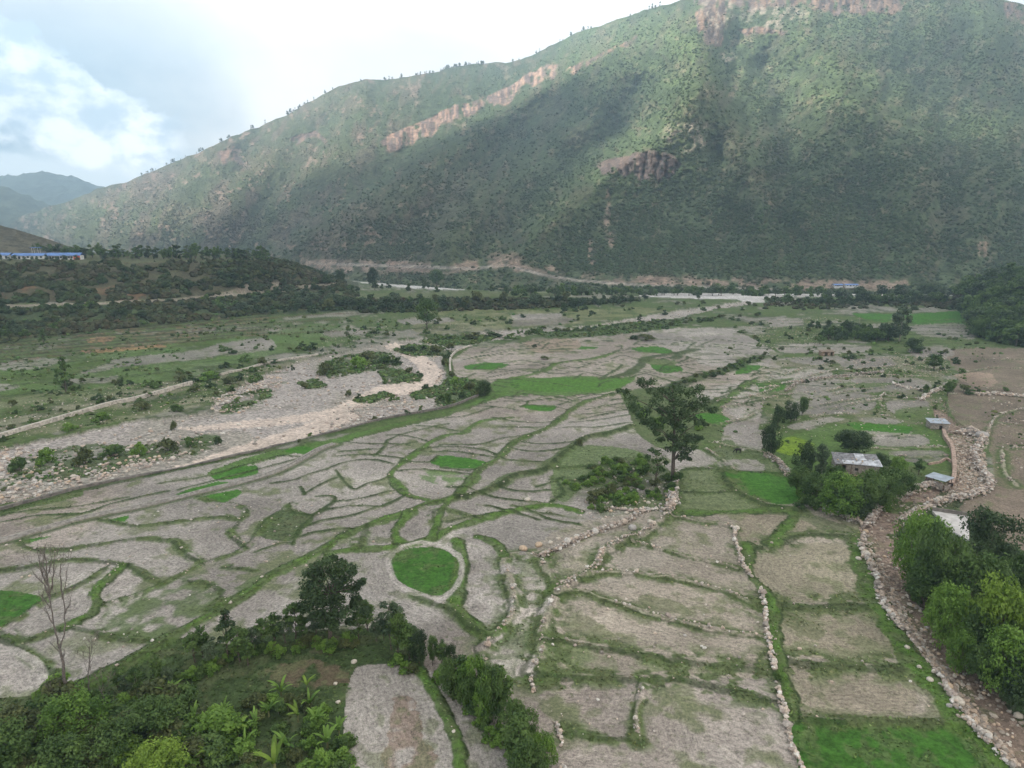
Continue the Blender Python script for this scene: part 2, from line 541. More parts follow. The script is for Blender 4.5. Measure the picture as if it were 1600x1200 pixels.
area([(660, 480), (880, 484), (1000, 480), (1050, 484), (1000, 492), (900, 506), (760, 516), (650, 520)], (0.16, 0.165, 0.085), 1, .75, n0=.3, n1=.6)
area([(800, 500), (850, 494), (900, 498), (880, 506), (800, 510)], SOILD, 1, .8)

# --- bunds, paths, ditches (pixel polylines traced on the photograph)
B = []                                            # (points, half width m, height, kind)
def b(kind, w_, h_, *pts): B.append((kind, w_, h_, pts))
# broad grassy tracks
b('G', 1.25, .5, (20, 1130), (120, 1078), (212, 1030), (265, 997), (325, 965), (400, 918), (425, 899), (485, 870), (550, 832), (595, 815), (637, 802), (670, 787), (705, 780), (735, 755), (747, 735), (780, 717), (800, 695), (825, 682), (862, 665), (882, 650), (907, 632), (935, 622), (975, 613))
b('G', 1.1, .5, (625, 852), (617, 832), (632, 812), (645, 800))
b('G', 1.2, .5, (512, 866), (560, 859), (625, 855), (675, 842), (705, 827), (755, 812), (800, 800), (860, 790), (905, 800))
b('g', .8, .3, (560, 857), (562, 840), (570, 825))
b('g', .7, .3, (675, 815), (677, 800), (700, 797), (750, 812))
b('S', 1.3, .9, (705, 780), (747, 772), (775, 760), (800, 745), (850, 735), (865, 720), (885, 705), (905, 690), (925, 682), (962, 675), (990, 665))
b('G', 1.0, .3, (667, 780), (640, 775), (627, 765), (610, 745), (625, 727), (655, 705), (672, 692), (700, 680), (725, 677), (735, 668), (755, 658), (800, 652))
for P in (((622, 736), (650, 734), (700, 737), (737, 741)), ((625, 722), (672, 722), (685, 712)), ((655, 707), (675, 700), (725, 700), (762, 705), (780, 714)),
          ((687, 696), (750, 695), (785, 685), (830, 680)), ((605, 680), (637, 682), (670, 690)), ((650, 665), (687, 668), (725, 676)), ((667, 655), (725, 650), (770, 636)),
          ((525, 735), (540, 755), (555, 765), (575, 755), (612, 747)), ((512, 732), (550, 720), (585, 718), (615, 725)), ((425, 755), (457, 750), (497, 737), (512, 733)),
          ((475, 772), (505, 755), (525, 746)), ((470, 760), (476, 772)), ((450, 792), (460, 802), (490, 805), (507, 795), (522, 782), (517, 775), (495, 775)),
          ((522, 784), (560, 780), (600, 770), (627, 765)), ((505, 797), (540, 792), (570, 790), (595, 792), (634, 774)), ((482, 820), (512, 812), (550, 805), (595, 791)),
          ((457, 850), (467, 830), (477, 817), (500, 797)), ((465, 840), (495, 832), (540, 826), (553, 831)), ((520, 713), (575, 710), (632, 717)), ((530, 705), (570, 703), (600, 702)),
          ((585, 712), (600, 700), (607, 688), (640, 676), (700, 662)), ((540, 690), (580, 694), (640, 695)), ((400, 862), (440, 850), (458, 848)),
          ((640, 708), (700, 706), (760, 712)), ((690, 730), (730, 735), (745, 733)), ((700, 760), (740, 765)), ((610, 700), (650, 690)), ((760, 712), (800, 720), (850, 722)),
          ((790, 700), (840, 706), (890, 700)), ((800, 690), (850, 694), (900, 690)), ((770, 652), (820, 660), (870, 658), (880, 652)), ((780, 668), (830, 668), (860, 666)),
          ((880, 668), (930, 668), (990, 660)), ((890, 660), (940, 655), (990, 648)), ((905, 648), (950, 644), (995, 640)), ((905, 655), (930, 650), (960, 645)), ((915, 640), (950, 634), (985, 628)),
          ((700, 815), (740, 808), (790, 803)), ((760, 790), (800, 800), (840, 812)), ((750, 772), (790, 780), (850, 786)), ((780, 762), (820, 768), (860, 765)), ((800, 790), (830, 800), (880, 806)),
          ((840, 760), (870, 752), (880, 745)), ((860, 785), (880, 770), (870, 752)), ((830, 800), (860, 812), (905, 820))):
    b('t', .46, .3, *P)
# lower left fields
for P in (((160, 812), (180, 817), (212, 822), (275, 816), (345, 807), (375, 812), (384, 797), (362, 787), (342, 787), (307, 777)),
          ((32, 845), (45, 857), (75, 861), (107, 858), (150, 852), (212, 842), (267, 844), (280, 852), (295, 867), (319, 881)),
          ((-120, 905), (0, 892), (50, 885), (82, 879), (112, 875), (162, 878), (187, 882), (203, 885), (215, 892), (235, 905), (252, 912)),
          ((460, 785), (420, 812), (384, 855), (320, 881), (254, 912), (212, 930), (158, 947)), ((360, 832), (375, 812)), ((360, 832), (370, 845), (385, 855)),
          ((170, 885), (140, 905), (100, 925), (70, 940), (32, 965), (0, 985), (-80, 1030)), ((105, 979), (140, 985), (175, 995), (212, 1000), (240, 1003)),
          ((352, 886), (400, 892)), ((300, 907), (350, 925), (330, 955)), ((0, 985), (25, 1002), (62, 995), (100, 978))):
    b('g', .6, .35, *P)
b('G', .9, .5, (192, 885), (175, 900), (157, 915), (148, 930), (152, 946), (140, 962), (105, 979))
b('g', .6, .3, (0, 995), (37, 1017), (62, 1035), (98, 1058))
for P in (((87, 810), (140, 800), (175, 787), (262, 767)), ((0, 816), (60, 806), (120, 803)), ((0, 806), (60, 797), (130, 790), (200, 776)), ((280, 765), (330, 752), (400, 735), (470, 716)), ((250, 755), (320, 745), (380, 728), (440, 712)), ((440, 712), (480, 713), (500, 700))):
    b('t', .45, .25, *P)
# centre bottom
b('G', .8, .4, (705, 780), (690, 800), (675, 842))
b('s', 1.0, .5, (845, 870), (850, 887), (862, 905), (867, 925))
b('s', 1.2, .7, (867, 930), (855, 960), (847, 990), (845, 1030), (836, 1055))
b('s', 1.0, .6, (845, 870), (805, 868), (788, 880), (800, 920), (803, 955), (785, 985), (760, 1010), (755, 1030))
b('G', 1.1, .4, (715, 845), (722, 880), (714, 920), (716, 950), (740, 980), (762, 994), (785, 985))
b('G', .9, .4, (745, 838), (775, 850), (790, 872))
b('g', .7, .4, (650, 930), (680, 945), (700, 950), (735, 980), (767, 998))
b('s', .9, .8, (867, 928), (930, 890), (940, 868), (975, 847), (1005, 837), (1025, 820), (1045, 805), (1056, 770), (1056, 740))
b('s', .6, .35, (990, 847), (1065, 868), (1150, 888))
b('s', .7, .4, (907, 905), (950, 895), (1035, 902), (1082, 912), (1137, 927), (1188, 950))
b('s', .7, .4, (870, 925), (907, 924), (940, 937), (975, 947), (1012, 960), (1080, 977), (1132, 987), (1195, 996))
b('g', .9, .3, (850, 1002), (870, 1000), (915, 1007), (1000, 1022), (1070, 1032), (1130, 1040), (1200, 1048))
b('g', 1.0, .3, (837, 1052), (900, 1058), (1000, 1061), (1050, 1060), (1100, 1068), (1170, 1085), (1220, 1096))
b('s', .6, .4, (1003, 1062), (1003, 1080), (995, 1110), (993, 1125), (998, 1156))
b('g', .6, .3, (880, 1142), (930, 1152), (998, 1157))
b('G', .7, .5, (655, 1045), (672, 1075), (690, 1105), (706, 1140), (716, 1165), (722, 1230))
b('s', .6, .4, (1050, 807), (1087, 814), (1137, 822), (1150, 826))
b('g', 1.2, .3, (1160, 860), (1200, 852), (1232, 841), (1262, 835), (1325, 837), (1345, 840))
b('g', 1.6, .3, (1200, 945), (1260, 947), (1340, 945), (1385, 955))
b('g', 1.3, .3, (1212, 1025), (1270, 1037), (1340, 1042), (1430, 1040))
b('g', .7, .4, (1240, 1124), (1320, 1127), (1440, 1130), (1520, 1134))
b('G', 2.0, .2, (1345, 850), (1352, 900), (1375, 950), (1415, 1010), (1455, 1070), (1500, 1125), (1560, 1190))
b('G', .9, .2, (1168, 850), (1175, 900), (1205, 940), (1212, 1000), (1225, 1060), (1240, 1120))
b('G', 1.4, .2, (1205, 850), (1240, 800), (1160, 800), (1060, 802))
b('g', 1.0, .6, (1127, 733), (1150, 768), (1200, 790), (1252, 798))
b('g', .7, .3, (1062, 735), (1100, 732), (1127, 735), (1237, 740))
b('g', .6, .3, (1058, 768), (1100, 770), (1150, 770))
b('g', .6, .3, (862, 748), (900, 752), (935, 757)); b('g', .6, .3, (868, 731), (935, 728), (1000, 735))
# middle / right mosaic
for P in (((1110, 690), (1150, 700), (1200, 708)), ((1090, 668), (1130, 662), (1160, 655), (1190, 640)), ((1100, 700), (1130, 720), (1150, 735)), ((1120, 640), (1180, 628), (1220, 618), (1290, 612), (1340, 600)),
          ((1120, 628), (1180, 618), (1230, 600), (1320, 590), (1400, 588), (1470, 590)), ((1300, 640), (1350, 628), (1400, 625), (1450, 622)), ((1250, 640), (1300, 630), (1360, 622), (1440, 618)),
          ((1230, 660), (1280, 650), (1340, 648), (1400, 652)), ((1320, 680), (1370, 680), (1425, 682)), ((1150, 610), (1210, 604), (1290, 582), (1360, 576), (1450, 568)), ((1250, 625), (1330, 612), (1380, 605)),
          ((1380, 640), (1375, 625), (1385, 612)), ((1200, 590), (1230, 585), (1260, 574), (1300, 570)), ((1340, 700), (1400, 702), (1480, 698)), ((1380, 712), (1430, 715), (1482, 712)),
          ((1540, 700), (1545, 670), (1560, 650), (1600, 640), (1700, 640)), ((1560, 660), (1620, 668), (1750, 680)), ((1480, 615), (1600, 616), (1750, 618)), ((1490, 560), (1560, 562), (1660, 560)),
          ((1500, 582), (1560, 575), (1650, 580)), ((1590, 760), (1570, 740), (1565, 700)), ((1600, 700), (1570, 702))):
    b('s', .7, .4, *P)
b('H', 2.2, .8, (1050, 607), (1075, 595), (1110, 585), (1145, 575), (1165, 565), (1195, 556))
b('G', 1.6, .5, (1110, 640), (1135, 625), (1160, 605), (1180, 595))
b('G', 1.4, .4, (800, 592), (850, 580), (870, 568), (930, 560), (960, 552))
b('H', 1.6, .5, (1055, 560), (1065, 552), (1085, 546)); b('H', 1.6, .5, (940, 592), (980, 585), (1000, 572), (1010, 560), (1060, 552))
b('t', .6, .3, (935, 592), (960, 580), (972, 570)); b('t', .6, .3, (985, 590), (1010, 585), (1060, 600))
# fine contour terraces in the far middle, generated
gr = np.random.default_rng(4)
for y0 in np.arange(534, 640, 5.4):
    x = 720 + gr.uniform(0, 60)
    while x < 1180:
        L = gr.uniform(60, 190)
        sl = gr.uniform(-.07, .07)
        if not (760 < x < 1000 and 588 < y0 < 618):
            P = [(x + k * L / 4, y0 + sl * k * L / 4 + gr.uniform(-2.4, 2.4) - 4 * math.sin(k * .8)) for k in range(5)]
            b('t', .42, .3, *P)
        if gr.random() < .45:
            b('t', .5, .3, (x, y0), (x + gr.uniform(4, 14), y0 - 5), (x + gr.uniform(10, 26), y0 - 10))
        x += L * gr.uniform(.7, 1.3)
for y0 in np.arange(500, 545, 4.6):
    x = 1180 + gr.uniform(0, 60)
    while x < 1560:
        L = gr.uniform(40, 120)
        b('g' if gr.random() < .5 else 't', .8, .3, *[(x + k * L / 3, y0 + gr.uniform(-1.2, 1.2)) for k in range(4)])
        x += L * gr.uniform(.8, 1.6)
for y0 in np.arange(560, 640, 7):
    x = -220 + gr.uniform(0, 60)
    while x < 420 - (y0 - 560) * 1.8:
        L = gr.uniform(60, 160)
        b('g' if gr.random() < .6 else 't', .8, .35, *[(x + k * L / 3, y0 - k * L / 3 * .11 + gr.uniform(-1.5, 1.5)) for k in range(4)])
        x += L * gr.uniform(.8, 1.5)

for k in range(15):                                   # stepped terraces below the left bank
    x = -230 + gr.uniform(0, 40)
    while x < 470:
        L = gr.uniform(80, 220)
        yy0 = lambda q: float(interp(q, C0)) - 12 + k * 3.0
        if k % 3 == 0: b('r', .85, .9, *[(x + j * L / 4, yy0(x + j * L / 4) + gr.uniform(-.8, .8)) for j in range(5)])
        x += L * gr.uniform(.9, 1.25)
LATE = True
# --- area patches (before the bunds)
area([(770, 597), (800, 589), (850, 590), (925, 587), (945, 592), (992, 588), (985, 598), (955, 612), (887, 618), (800, 618), (770, 625), (700, 642), (640, 660), (590, 672), (520, 695), (470, 706), (400, 725), (330, 745), (325, 738), (400, 712), (500, 690), (600, 666), (700, 643), (760, 618)], (0.085, 0.155, 0.038), 0, .95)
area([(800, 594), (925, 591), (985, 594), (950, 608), (880, 613), (800, 606)], (0.070, 0.165, 0.025), 0, .8)
area([(1062, 735), (1127, 735), (1150, 768), (1200, 790), (1250, 800), (1150, 803), (1060, 802), (1056, 770)], (0.120, 0.160, 0.065), .3, .85)
area([(862, 745), (870, 725), (900, 697), (950, 698), (1005, 706), (1010, 718), (935, 722), (940, 740), (900, 770), (880, 785), (862, 770)], (0.115, 0.165, 0.062), .2, .85)
area([(860, 770), (900, 750), (950, 722), (1010, 715), (1050, 740), (1055, 790), (1010, 800), (900, 812), (870, 800)], (0.085, 0.115, 0.045), 0, .8, n0=.3, n1=.55)
area([(975, 612), (1060, 605), (1110, 612), (1130, 645), (1120, 700), (1050, 705), (1000, 682), (985, 650)], GRS, 0, .9)
area([(1100, 690), (1160, 690), (1200, 715), (1240, 740), (1127, 735), (1080, 715)], GRS * 1.1, 0, .75)
area([(1180, 690), (1235, 680), (1330, 660), (1430, 664), (1480, 690), (1480, 725), (1400, 728), (1300, 735), (1220, 730)], (0.085, 0.145, 0.038), 0, .85)
area([(1350, 672), (1425, 674), (1410, 684), (1350, 682)], SOIL * .9, 1, .7)
area([(1230, 665), (1290, 652), (1320, 655), (1290, 662), (1245, 672)], SOIL, 1, .8)
area([(1340, 652), (1400, 655), (1408, 662), (1350, 660)], SOIL * .85, 1, .8)
area([(1160, 800), (1250, 800), (1345, 830), (1340, 842), (1262, 838), (1230, 845), (1160, 860)], GRS, 0, .6)
area([(1150, 808), (1180, 803), (1240, 808), (1275, 825), (1235, 838), (1170, 855), (1158, 840)], (0.25, 0.215, 0.165), 1, .9)
area([(1175, 870), (1230, 852), (1300, 848), (1335, 865), (1345, 920), (1330, 940), (1215, 938), (1180, 895)], (0.25, 0.225, 0.16), .8, .75)
area([(1215, 960), (1300, 952), (1380, 962), (1408, 1010), (1400, 1030), (1230, 1022)], (0.29, 0.255, 0.19), 1, .9)
area([(1235, 1040), (1330, 1050), (1420, 1058), (1432, 1098), (1410, 1118), (1260, 1115)], (0.27, 0.235, 0.18), 1, .9)
area([(1210, 960), (1250, 965), (1290, 985), (1275, 1000), (1250, 990)], MOSS, 0, .6)
for P in ([(0, 922), (25, 924), (68, 936), (30, 963), (0, 982), (-120, 1030), (-200, 960), (-100, 925)], [(1242, 1127), (1320, 1129), (1440, 1132), (1500, 1137), (1530, 1170), (1560, 1215), (1400, 1240), (1260, 1225), (1245, 1180)],
          [(610, 880), (625, 862), (655, 855), (690, 857), (712, 873), (717, 890), (708, 915), (688, 930), (660, 926), (630, 912), (615, 900)],
          [(672, 722), (690, 712), (725, 715), (760, 722), (742, 732), (700, 730)], [(1127, 737), (1237, 743), (1250, 782), (1200, 786), (1150, 765)], [(985, 545), (1025, 541), (1050, 547), (1050, 552), (1012, 551)],
          [(1017, 570), (1062, 572), (1066, 580), (1037, 583), (1020, 576)], [(1152, 577), (1162, 570), (1192, 572), (1172, 582), (1150, 585)], [(815, 637), (825, 632), (870, 635), (857, 643)],
          [(1087, 646), (1125, 647), (1145, 660), (1122, 664), (1095, 655)], [(1325, 661), (1425, 667), (1420, 677), (1340, 671)], [(1180, 600), (1225, 598), (1222, 610), (1180, 612)],
          [(725, 572), (760, 566), (795, 569), (775, 577), (730, 577)], [(1092, 545), (1125, 547), (1112, 551)], [(865, 540), (935, 542), (915, 546), (875, 544)],
          [(1332, 490), (1390, 492), (1390, 502), (1362, 501)], [(1422, 494), (1525, 492), (1512, 508), (1425, 506)], [(1380, 492), (1430, 490), (1500, 486), (1520, 492), (1440, 498)],
          [(60, 840), (80, 838), (40, 850), (30, 846)], [(140, 803), (205, 790), (210, 793), (150, 806)], [(170, 813), (200, 805), (195, 815), (180, 818)], [(275, 772), (340, 752), (370, 758), (350, 762), (300, 772)],
          [(310, 778), (370, 765), (378, 771), (350, 785), (330, 786)], [(330, 740), (400, 728), (400, 742), (340, 750)], [(445, 705), (470, 697), (492, 702), (480, 710), (460, 708)]):
    area(P, PADDY * (1.2 if P[0][1] > 850 else 1.5), 0, .97, jit=1.2)
r = poly_mask([(610, 880), (625, 862), (655, 855), (690, 857), (712, 873), (717, 890), (708, 915), (688, 930), (660, 926), (630, 912), (615, 900)], 1)
area([(1212, 705), (1210, 695), (1235, 682), (1272, 694), (1250, 712)], (0.14, 0.22, 0.02), 0, .95)
area([(652, 740), (687, 735), (737, 745), (725, 755), (675, 755)], (0.12, 0.19, 0.07), .5, .8, n0=.4, n1=.5, nz=nC)
area([(400, 822), (445, 797), (490, 807), (466, 838), (452, 846), (410, 840)], GRSD * 1.35, 0, .9)
area([(200, 935), (300, 900), (345, 925), (400, 900), (415, 905), (340, 955), (250, 1003), (140, 985), (110, 975)], np.array((0.085, 0.120, 0.048)), .5, .85, n0=.40, n1=.56, nz=nB * .4 + nC * .6)
area([(60, 995), (110, 985), (200, 1000), (240, 1005), (200, 1030), (100, 1060)], MOSS, .6, .6, n0=.4, n1=.55)
area([(1490, 586), (1545, 582), (1556, 600), (1525, 603)], (0.26, 0.2, 0.155), 1, .9)
area([(870, 940), (900, 950), (970, 1000), (940, 1010), (880, 985)], MOSS, .3, .5, n0=.4, n1=.55)
area([(870, 1012), (1000, 1020), (1060, 1045), (900, 1050)], GRS * 1.2, .2, .7, n0=.35, n1=.55)
area([(1000, 930), (1060, 940), (1080, 960), (1010, 950)], MOSS, .4, .6)
# enclosure interior
area([(380, 1010), (420, 990), (640, 985), (660, 1040), (560, 1050), (540, 1130), (545, 1310), (-240, 1310), (-240, 1120), (120, 1080), (260, 1000)], GRSD * 1.1, 0, 1)
area([(415, 1045), (480, 1030), (530, 1040), (535, 1065), (480, 1075), (420, 1062)], (0.135, 0.10, 0.07), 1, .8, jit=14, n0=.3, n1=.5, nz=nC)
area([(470, 1000), (530, 992), (540, 1020), (490, 1022)], (0.12, 0.105, 0.065), 1, .6, jit=14, n0=.3, n1=.5, nz=nC)
area([(545, 1065), (560, 1042), (600, 1038), (645, 1046), (668, 1085), (692, 1125), (712, 1180), (720, 1310), (550, 1310), (538, 1150)], SOIL * .95, 1, 1)
area([(668, 1052), (690, 1056), (720, 1095), (790, 1155), (830, 1310), (725, 1310), (715, 1160), (690, 1100)], SOIL * .92, 1, 1)
area([(612, 1095), (645, 1090), (660, 1140), (680, 1190), (650, 1230), (595, 1200), (605, 1150)], (0.165, 0.108, 0.076), 1, .6, n0=.40, n1=.56, nz=nC, jit=12)

# plots of the right-hand and far mosaic
for P, c_ in (([(1060, 516), (1110, 512), (1160, 518), (1150, 530), (1080, 530)], SOIL), ([(1060, 540), (1130, 537), (1190, 542), (1185, 552), (1130, 560), (1070, 556)], SOIL), ([(1212, 541), (1280, 537), (1360, 541), (1350, 550), (1280, 553), (1220, 550)], SOIL * .95),
             ([(1200, 580), (1260, 576), (1300, 582), (1290, 594), (1230, 600), (1200, 592)], SOIL * .9), ([(1118, 603), (1180, 601), (1185, 615), (1150, 624), (1115, 620)], SOIL), ([(1130, 634), (1170, 636), (1190, 645), (1180, 655), (1150, 652)], SOIL * 1.02),
             ([(1145, 676), (1195, 672), (1198, 700), (1160, 704)], SOIL * .95), ([(1122, 722), (1180, 718), (1195, 730), (1190, 738), (1130, 733)], SOIL * .9), ([(1250, 600), (1330, 592), (1440, 592), (1455, 606), (1380, 612), (1290, 618), (1240, 622)], SOIL * .72),
             ([(1240, 624), (1330, 616), (1370, 622), (1360, 640), (1270, 648), (1230, 645)], SOIL * .72), ([(1385, 628), (1450, 626), (1448, 640), (1395, 645)], SOIL * .78), ([(1360, 681), (1440, 680), (1452, 694), (1400, 698), (1365, 692)], SOIL * .72), ([(1390, 706), (1470, 704), (1482, 716), (1420, 722)], SOIL * .62),
             ([(1198, 500), (1250, 498), (1256, 508), (1205, 510)], SOIL * .8), ([(1420, 510), (1500, 506), (1530, 520), (1520, 530), (1440, 524)], SOIL * .75), ([(1230, 560), (1300, 556), (1330, 562), (1260, 570)], SOIL * .8), ([(1000, 522), (1050, 520), (1055, 532), (1005, 534)], SOIL * .9),
             ([(820, 533), (900, 530), (905, 545), (840, 552)], BROWN * 1.2), ([(1420, 545), (1480, 542), (1490, 556), (1430, 558)], SOIL * .7), ([(1310, 562), (1390, 560), (1400, 572), (1320, 574)], SOIL * .75), ([(620, 500), (700, 496), (710, 502), (640, 507)], SOIL * .8), ([(800, 492), (880, 490), (870, 497), (805, 499)], SOIL * .85),
             ([(505, 520), (560, 515), (575, 520), (520, 527)], SOIL * .7), ([(1330, 508), (1400, 506), (1400, 512), (1340, 514)], SOIL * .8), ([(1090, 560), (1150, 562), (1140, 572), (1095, 570)], SOIL * .95), ([(1085, 604), (1110, 612), (1118, 640), (1095, 630)], SOIL), ([(1040, 700), (1085, 700), (1120, 722), (1060, 730)], SOIL)):
    area(P, c_, 1, .92, jit=2.2)
# bright green verge and dark weedy strips between them
for P in ([(1190, 595), (1240, 590), (1235, 596), (1195, 602)], [(1300, 600), (1350, 598), (1400, 600), (1350, 606)], [(1400, 640), (1450, 636), (1455, 650), (1405, 655)], [(1000, 560), (1060, 565), (1050, 572), (1005, 568)], [(1215, 555), (1300, 550), (1290, 556), (1220, 560)]):
    area(P, GRS * 1.15, 0, .8, jit=2)
# stream bed on the right (stony)
STR = [(1455, 625), (1478, 625), (1482, 650), (1512, 672), (1530, 690), (1532, 720), (1546, 750), (1540, 768), (1480, 780), (1430, 800), (1405, 830), (1425, 890), (1465, 950), (1500, 1010), (1560, 1078), (1640, 1150), (1700, 1220), (1640, 1240), (1580, 1195), (1500, 1100), (1450, 1035), (1400, 965), (1372, 905), (1348, 860), (1342, 820), (1365, 800), (1405, 772), (1475, 756), (1496, 735), (1490, 700), (1475, 675), (1460, 650)]
area(STR, (0.25, 0.19, 0.152), 2, 1, jit=2.5, smooth=False)
r = poly_mask(STR, 2, False); w_, ins = r
over(w_, ins * sstep(nB[w_], .45, .62) * .7, (0.155, 0.115, 0.09), 1)
over(w_, ins * (GPY[w_] < 850) * sstep(nB[w_], .52, .6) * .9, GRS, 0)
HGT[w_] -= ins * 0.8
area([(1490, 762), (1620, 850), (1640, 1150), (1560, 1078), (1465, 950), (1420, 880), (1400, 830), (1430, 800)], SCRUB * 1.3, 0, .85)
area([(1500, 795), (1600, 860), (1850, 900), (1850, 770), (1600, 690), (1560, 760)], (0.165, 0.132, 0.104), 1, .9)
# rubble margins left of the river (green and stony)
area([(-240, 640), (0, 620), (200, 600), (330, 590), (430, 570), (480, 560), (400, 590), (330, 630), (0, 690), (-240, 730)], (0.17, 0.17, 0.105), .8, .7, n0=.35, n1=.6)

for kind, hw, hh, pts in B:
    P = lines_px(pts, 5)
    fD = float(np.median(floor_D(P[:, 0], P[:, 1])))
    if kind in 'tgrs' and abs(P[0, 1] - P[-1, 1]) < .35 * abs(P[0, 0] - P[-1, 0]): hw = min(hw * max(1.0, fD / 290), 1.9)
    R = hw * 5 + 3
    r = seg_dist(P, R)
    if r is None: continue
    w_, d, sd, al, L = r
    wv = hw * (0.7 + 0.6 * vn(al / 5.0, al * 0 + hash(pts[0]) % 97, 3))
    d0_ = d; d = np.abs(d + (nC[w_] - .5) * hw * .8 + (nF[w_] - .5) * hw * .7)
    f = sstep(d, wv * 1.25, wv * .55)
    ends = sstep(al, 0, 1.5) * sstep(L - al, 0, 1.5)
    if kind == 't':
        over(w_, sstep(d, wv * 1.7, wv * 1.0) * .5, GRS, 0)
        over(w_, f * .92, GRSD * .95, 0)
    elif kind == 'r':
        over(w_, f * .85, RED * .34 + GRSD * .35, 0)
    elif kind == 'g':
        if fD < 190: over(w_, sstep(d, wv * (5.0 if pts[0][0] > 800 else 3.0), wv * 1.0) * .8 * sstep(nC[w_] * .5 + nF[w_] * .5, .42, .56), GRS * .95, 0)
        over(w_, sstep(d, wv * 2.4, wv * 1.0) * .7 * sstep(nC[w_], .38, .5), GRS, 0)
        over(w_, sstep(d + sd * wv * .5, wv * .8, wv * .3) * .7, GRSD * .9, 0)  # one flank darkened in the grass colour, standing for its shaded side
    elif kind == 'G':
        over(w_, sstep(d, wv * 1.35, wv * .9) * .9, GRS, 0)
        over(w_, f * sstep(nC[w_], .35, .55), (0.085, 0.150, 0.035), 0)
        over(w_, sstep(abs(d - wv * .95), wv * .35, wv * .1) * (sd > 0) * .8, GRSD * .8, 0)  # dark line along one edge, painted as the bank's shade side
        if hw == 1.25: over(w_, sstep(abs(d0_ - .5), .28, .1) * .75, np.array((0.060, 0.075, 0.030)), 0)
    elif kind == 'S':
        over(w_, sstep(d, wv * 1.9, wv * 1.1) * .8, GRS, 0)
        over(w_, sstep(d, wv * 1.1, wv * .7) * (sd < 0) * .9, GRSD * .7, 0)  # shade of the stone-faced side painted in dark green
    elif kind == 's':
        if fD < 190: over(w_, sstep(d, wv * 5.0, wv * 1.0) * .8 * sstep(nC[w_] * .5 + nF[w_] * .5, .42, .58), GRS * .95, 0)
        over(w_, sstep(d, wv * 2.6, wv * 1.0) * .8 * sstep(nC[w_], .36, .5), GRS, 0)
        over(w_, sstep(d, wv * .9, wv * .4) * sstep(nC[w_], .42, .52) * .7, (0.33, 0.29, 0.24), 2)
        over(w_, sstep(abs(d - wv), wv * .4, wv * .1) * (sd < 0) * .6, GRSD * .7, 0)  # shade along one foot of the stone line, put into the colour
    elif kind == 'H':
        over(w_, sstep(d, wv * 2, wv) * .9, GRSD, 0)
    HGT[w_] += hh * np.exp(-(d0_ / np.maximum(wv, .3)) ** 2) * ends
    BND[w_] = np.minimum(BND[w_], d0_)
# pale trodden rims and a curved ploughing pattern
for P, wd in (([(612, 895), (607, 875), (625, 858), (655, 850), (690, 853), (716, 870), (722, 892), (712, 918), (690, 936), (660, 932), (630, 920), (612, 898)], .5), ([(0, 1013), (30, 1020), (55, 1035), (70, 1060), (90, 1080)], .6), ([(0, 1022), (25, 1022)], .4)):
    w_, d, sd, al, L = seg_dist(lines_px(P, 5), 5)
    over(w_, sstep(d, wd * 1.3, wd * .7) * .8, PALE * 1.05, 1)
    BND[w_] = np.minimum(BND[w_], d)
# canal bed line darkness is its own object; terrain lowered under it
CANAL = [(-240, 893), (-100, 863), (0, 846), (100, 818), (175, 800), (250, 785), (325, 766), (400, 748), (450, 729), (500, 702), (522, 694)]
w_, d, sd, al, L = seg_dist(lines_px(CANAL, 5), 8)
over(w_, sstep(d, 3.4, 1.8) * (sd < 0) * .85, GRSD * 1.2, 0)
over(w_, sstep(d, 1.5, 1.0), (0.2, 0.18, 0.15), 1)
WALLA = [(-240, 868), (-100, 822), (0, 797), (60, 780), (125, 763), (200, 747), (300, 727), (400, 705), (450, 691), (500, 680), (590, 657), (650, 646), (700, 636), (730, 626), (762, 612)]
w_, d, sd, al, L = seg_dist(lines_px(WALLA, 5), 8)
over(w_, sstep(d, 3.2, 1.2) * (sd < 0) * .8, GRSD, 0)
# general relief
HGT += (fbm(GX / 9, GY / 9, 3, 71) - .5) * .5 * sstep(GW, 60, 200) + (nC - .5) * 0.14
HGT += (nB - .5) * 0.9 * ((GPY < interp(GPX, C0)) & (GPX < 1478)) + (nA - .5) * 6 * (GPY < interp(GPX, R0)) * (GPX > 1490) * sstep(GPX, 1490, 1560)
GZ2 = GZ + HGT
lum = COL.mean(-1, keepdims=True)
soilm = sstep(TEX, .5, .9) * sstep(1.7 - TEX, 0, .4)
COL *= (1 + soilm * (fbm(GX / 18, GY / 14, 2, 88) - .5) * .55)[..., None]
tpat = sstep(fbm(GPX / 50, GPY / 5, 3, 19), .40, .52)
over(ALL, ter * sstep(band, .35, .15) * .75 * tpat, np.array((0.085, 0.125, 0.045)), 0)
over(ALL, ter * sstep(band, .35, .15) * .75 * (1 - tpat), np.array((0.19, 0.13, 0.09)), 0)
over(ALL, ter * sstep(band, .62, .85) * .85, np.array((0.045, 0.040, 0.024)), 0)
gmask = (1 - sstep(TEX, .2, .7))
over(ALL, gmask * sstep(nC * .6 + nF * .4, .50, .62) * .38 * (COL[..., 1] < .135), (0.125, 0.130, 0.070), .2)
over(ALL, gmask * sstep(nB * .5 + nF * .5, .53, .63) * .35, GRSD * .8, 0)
over(ALL, sstep(TEX, .4, .8) * sstep(1.6 - TEX, 0, .4) * sstep(nC * .5 + nB * .3 + nF * .2, .55, .64) * .55, (0.095, 0.115, 0.05), .5)
COL *= (0.74 + 0.52 * nB[..., None]) * (.85 + .3 * nF[..., None])
COL = np.clip(COL, 0, 1)


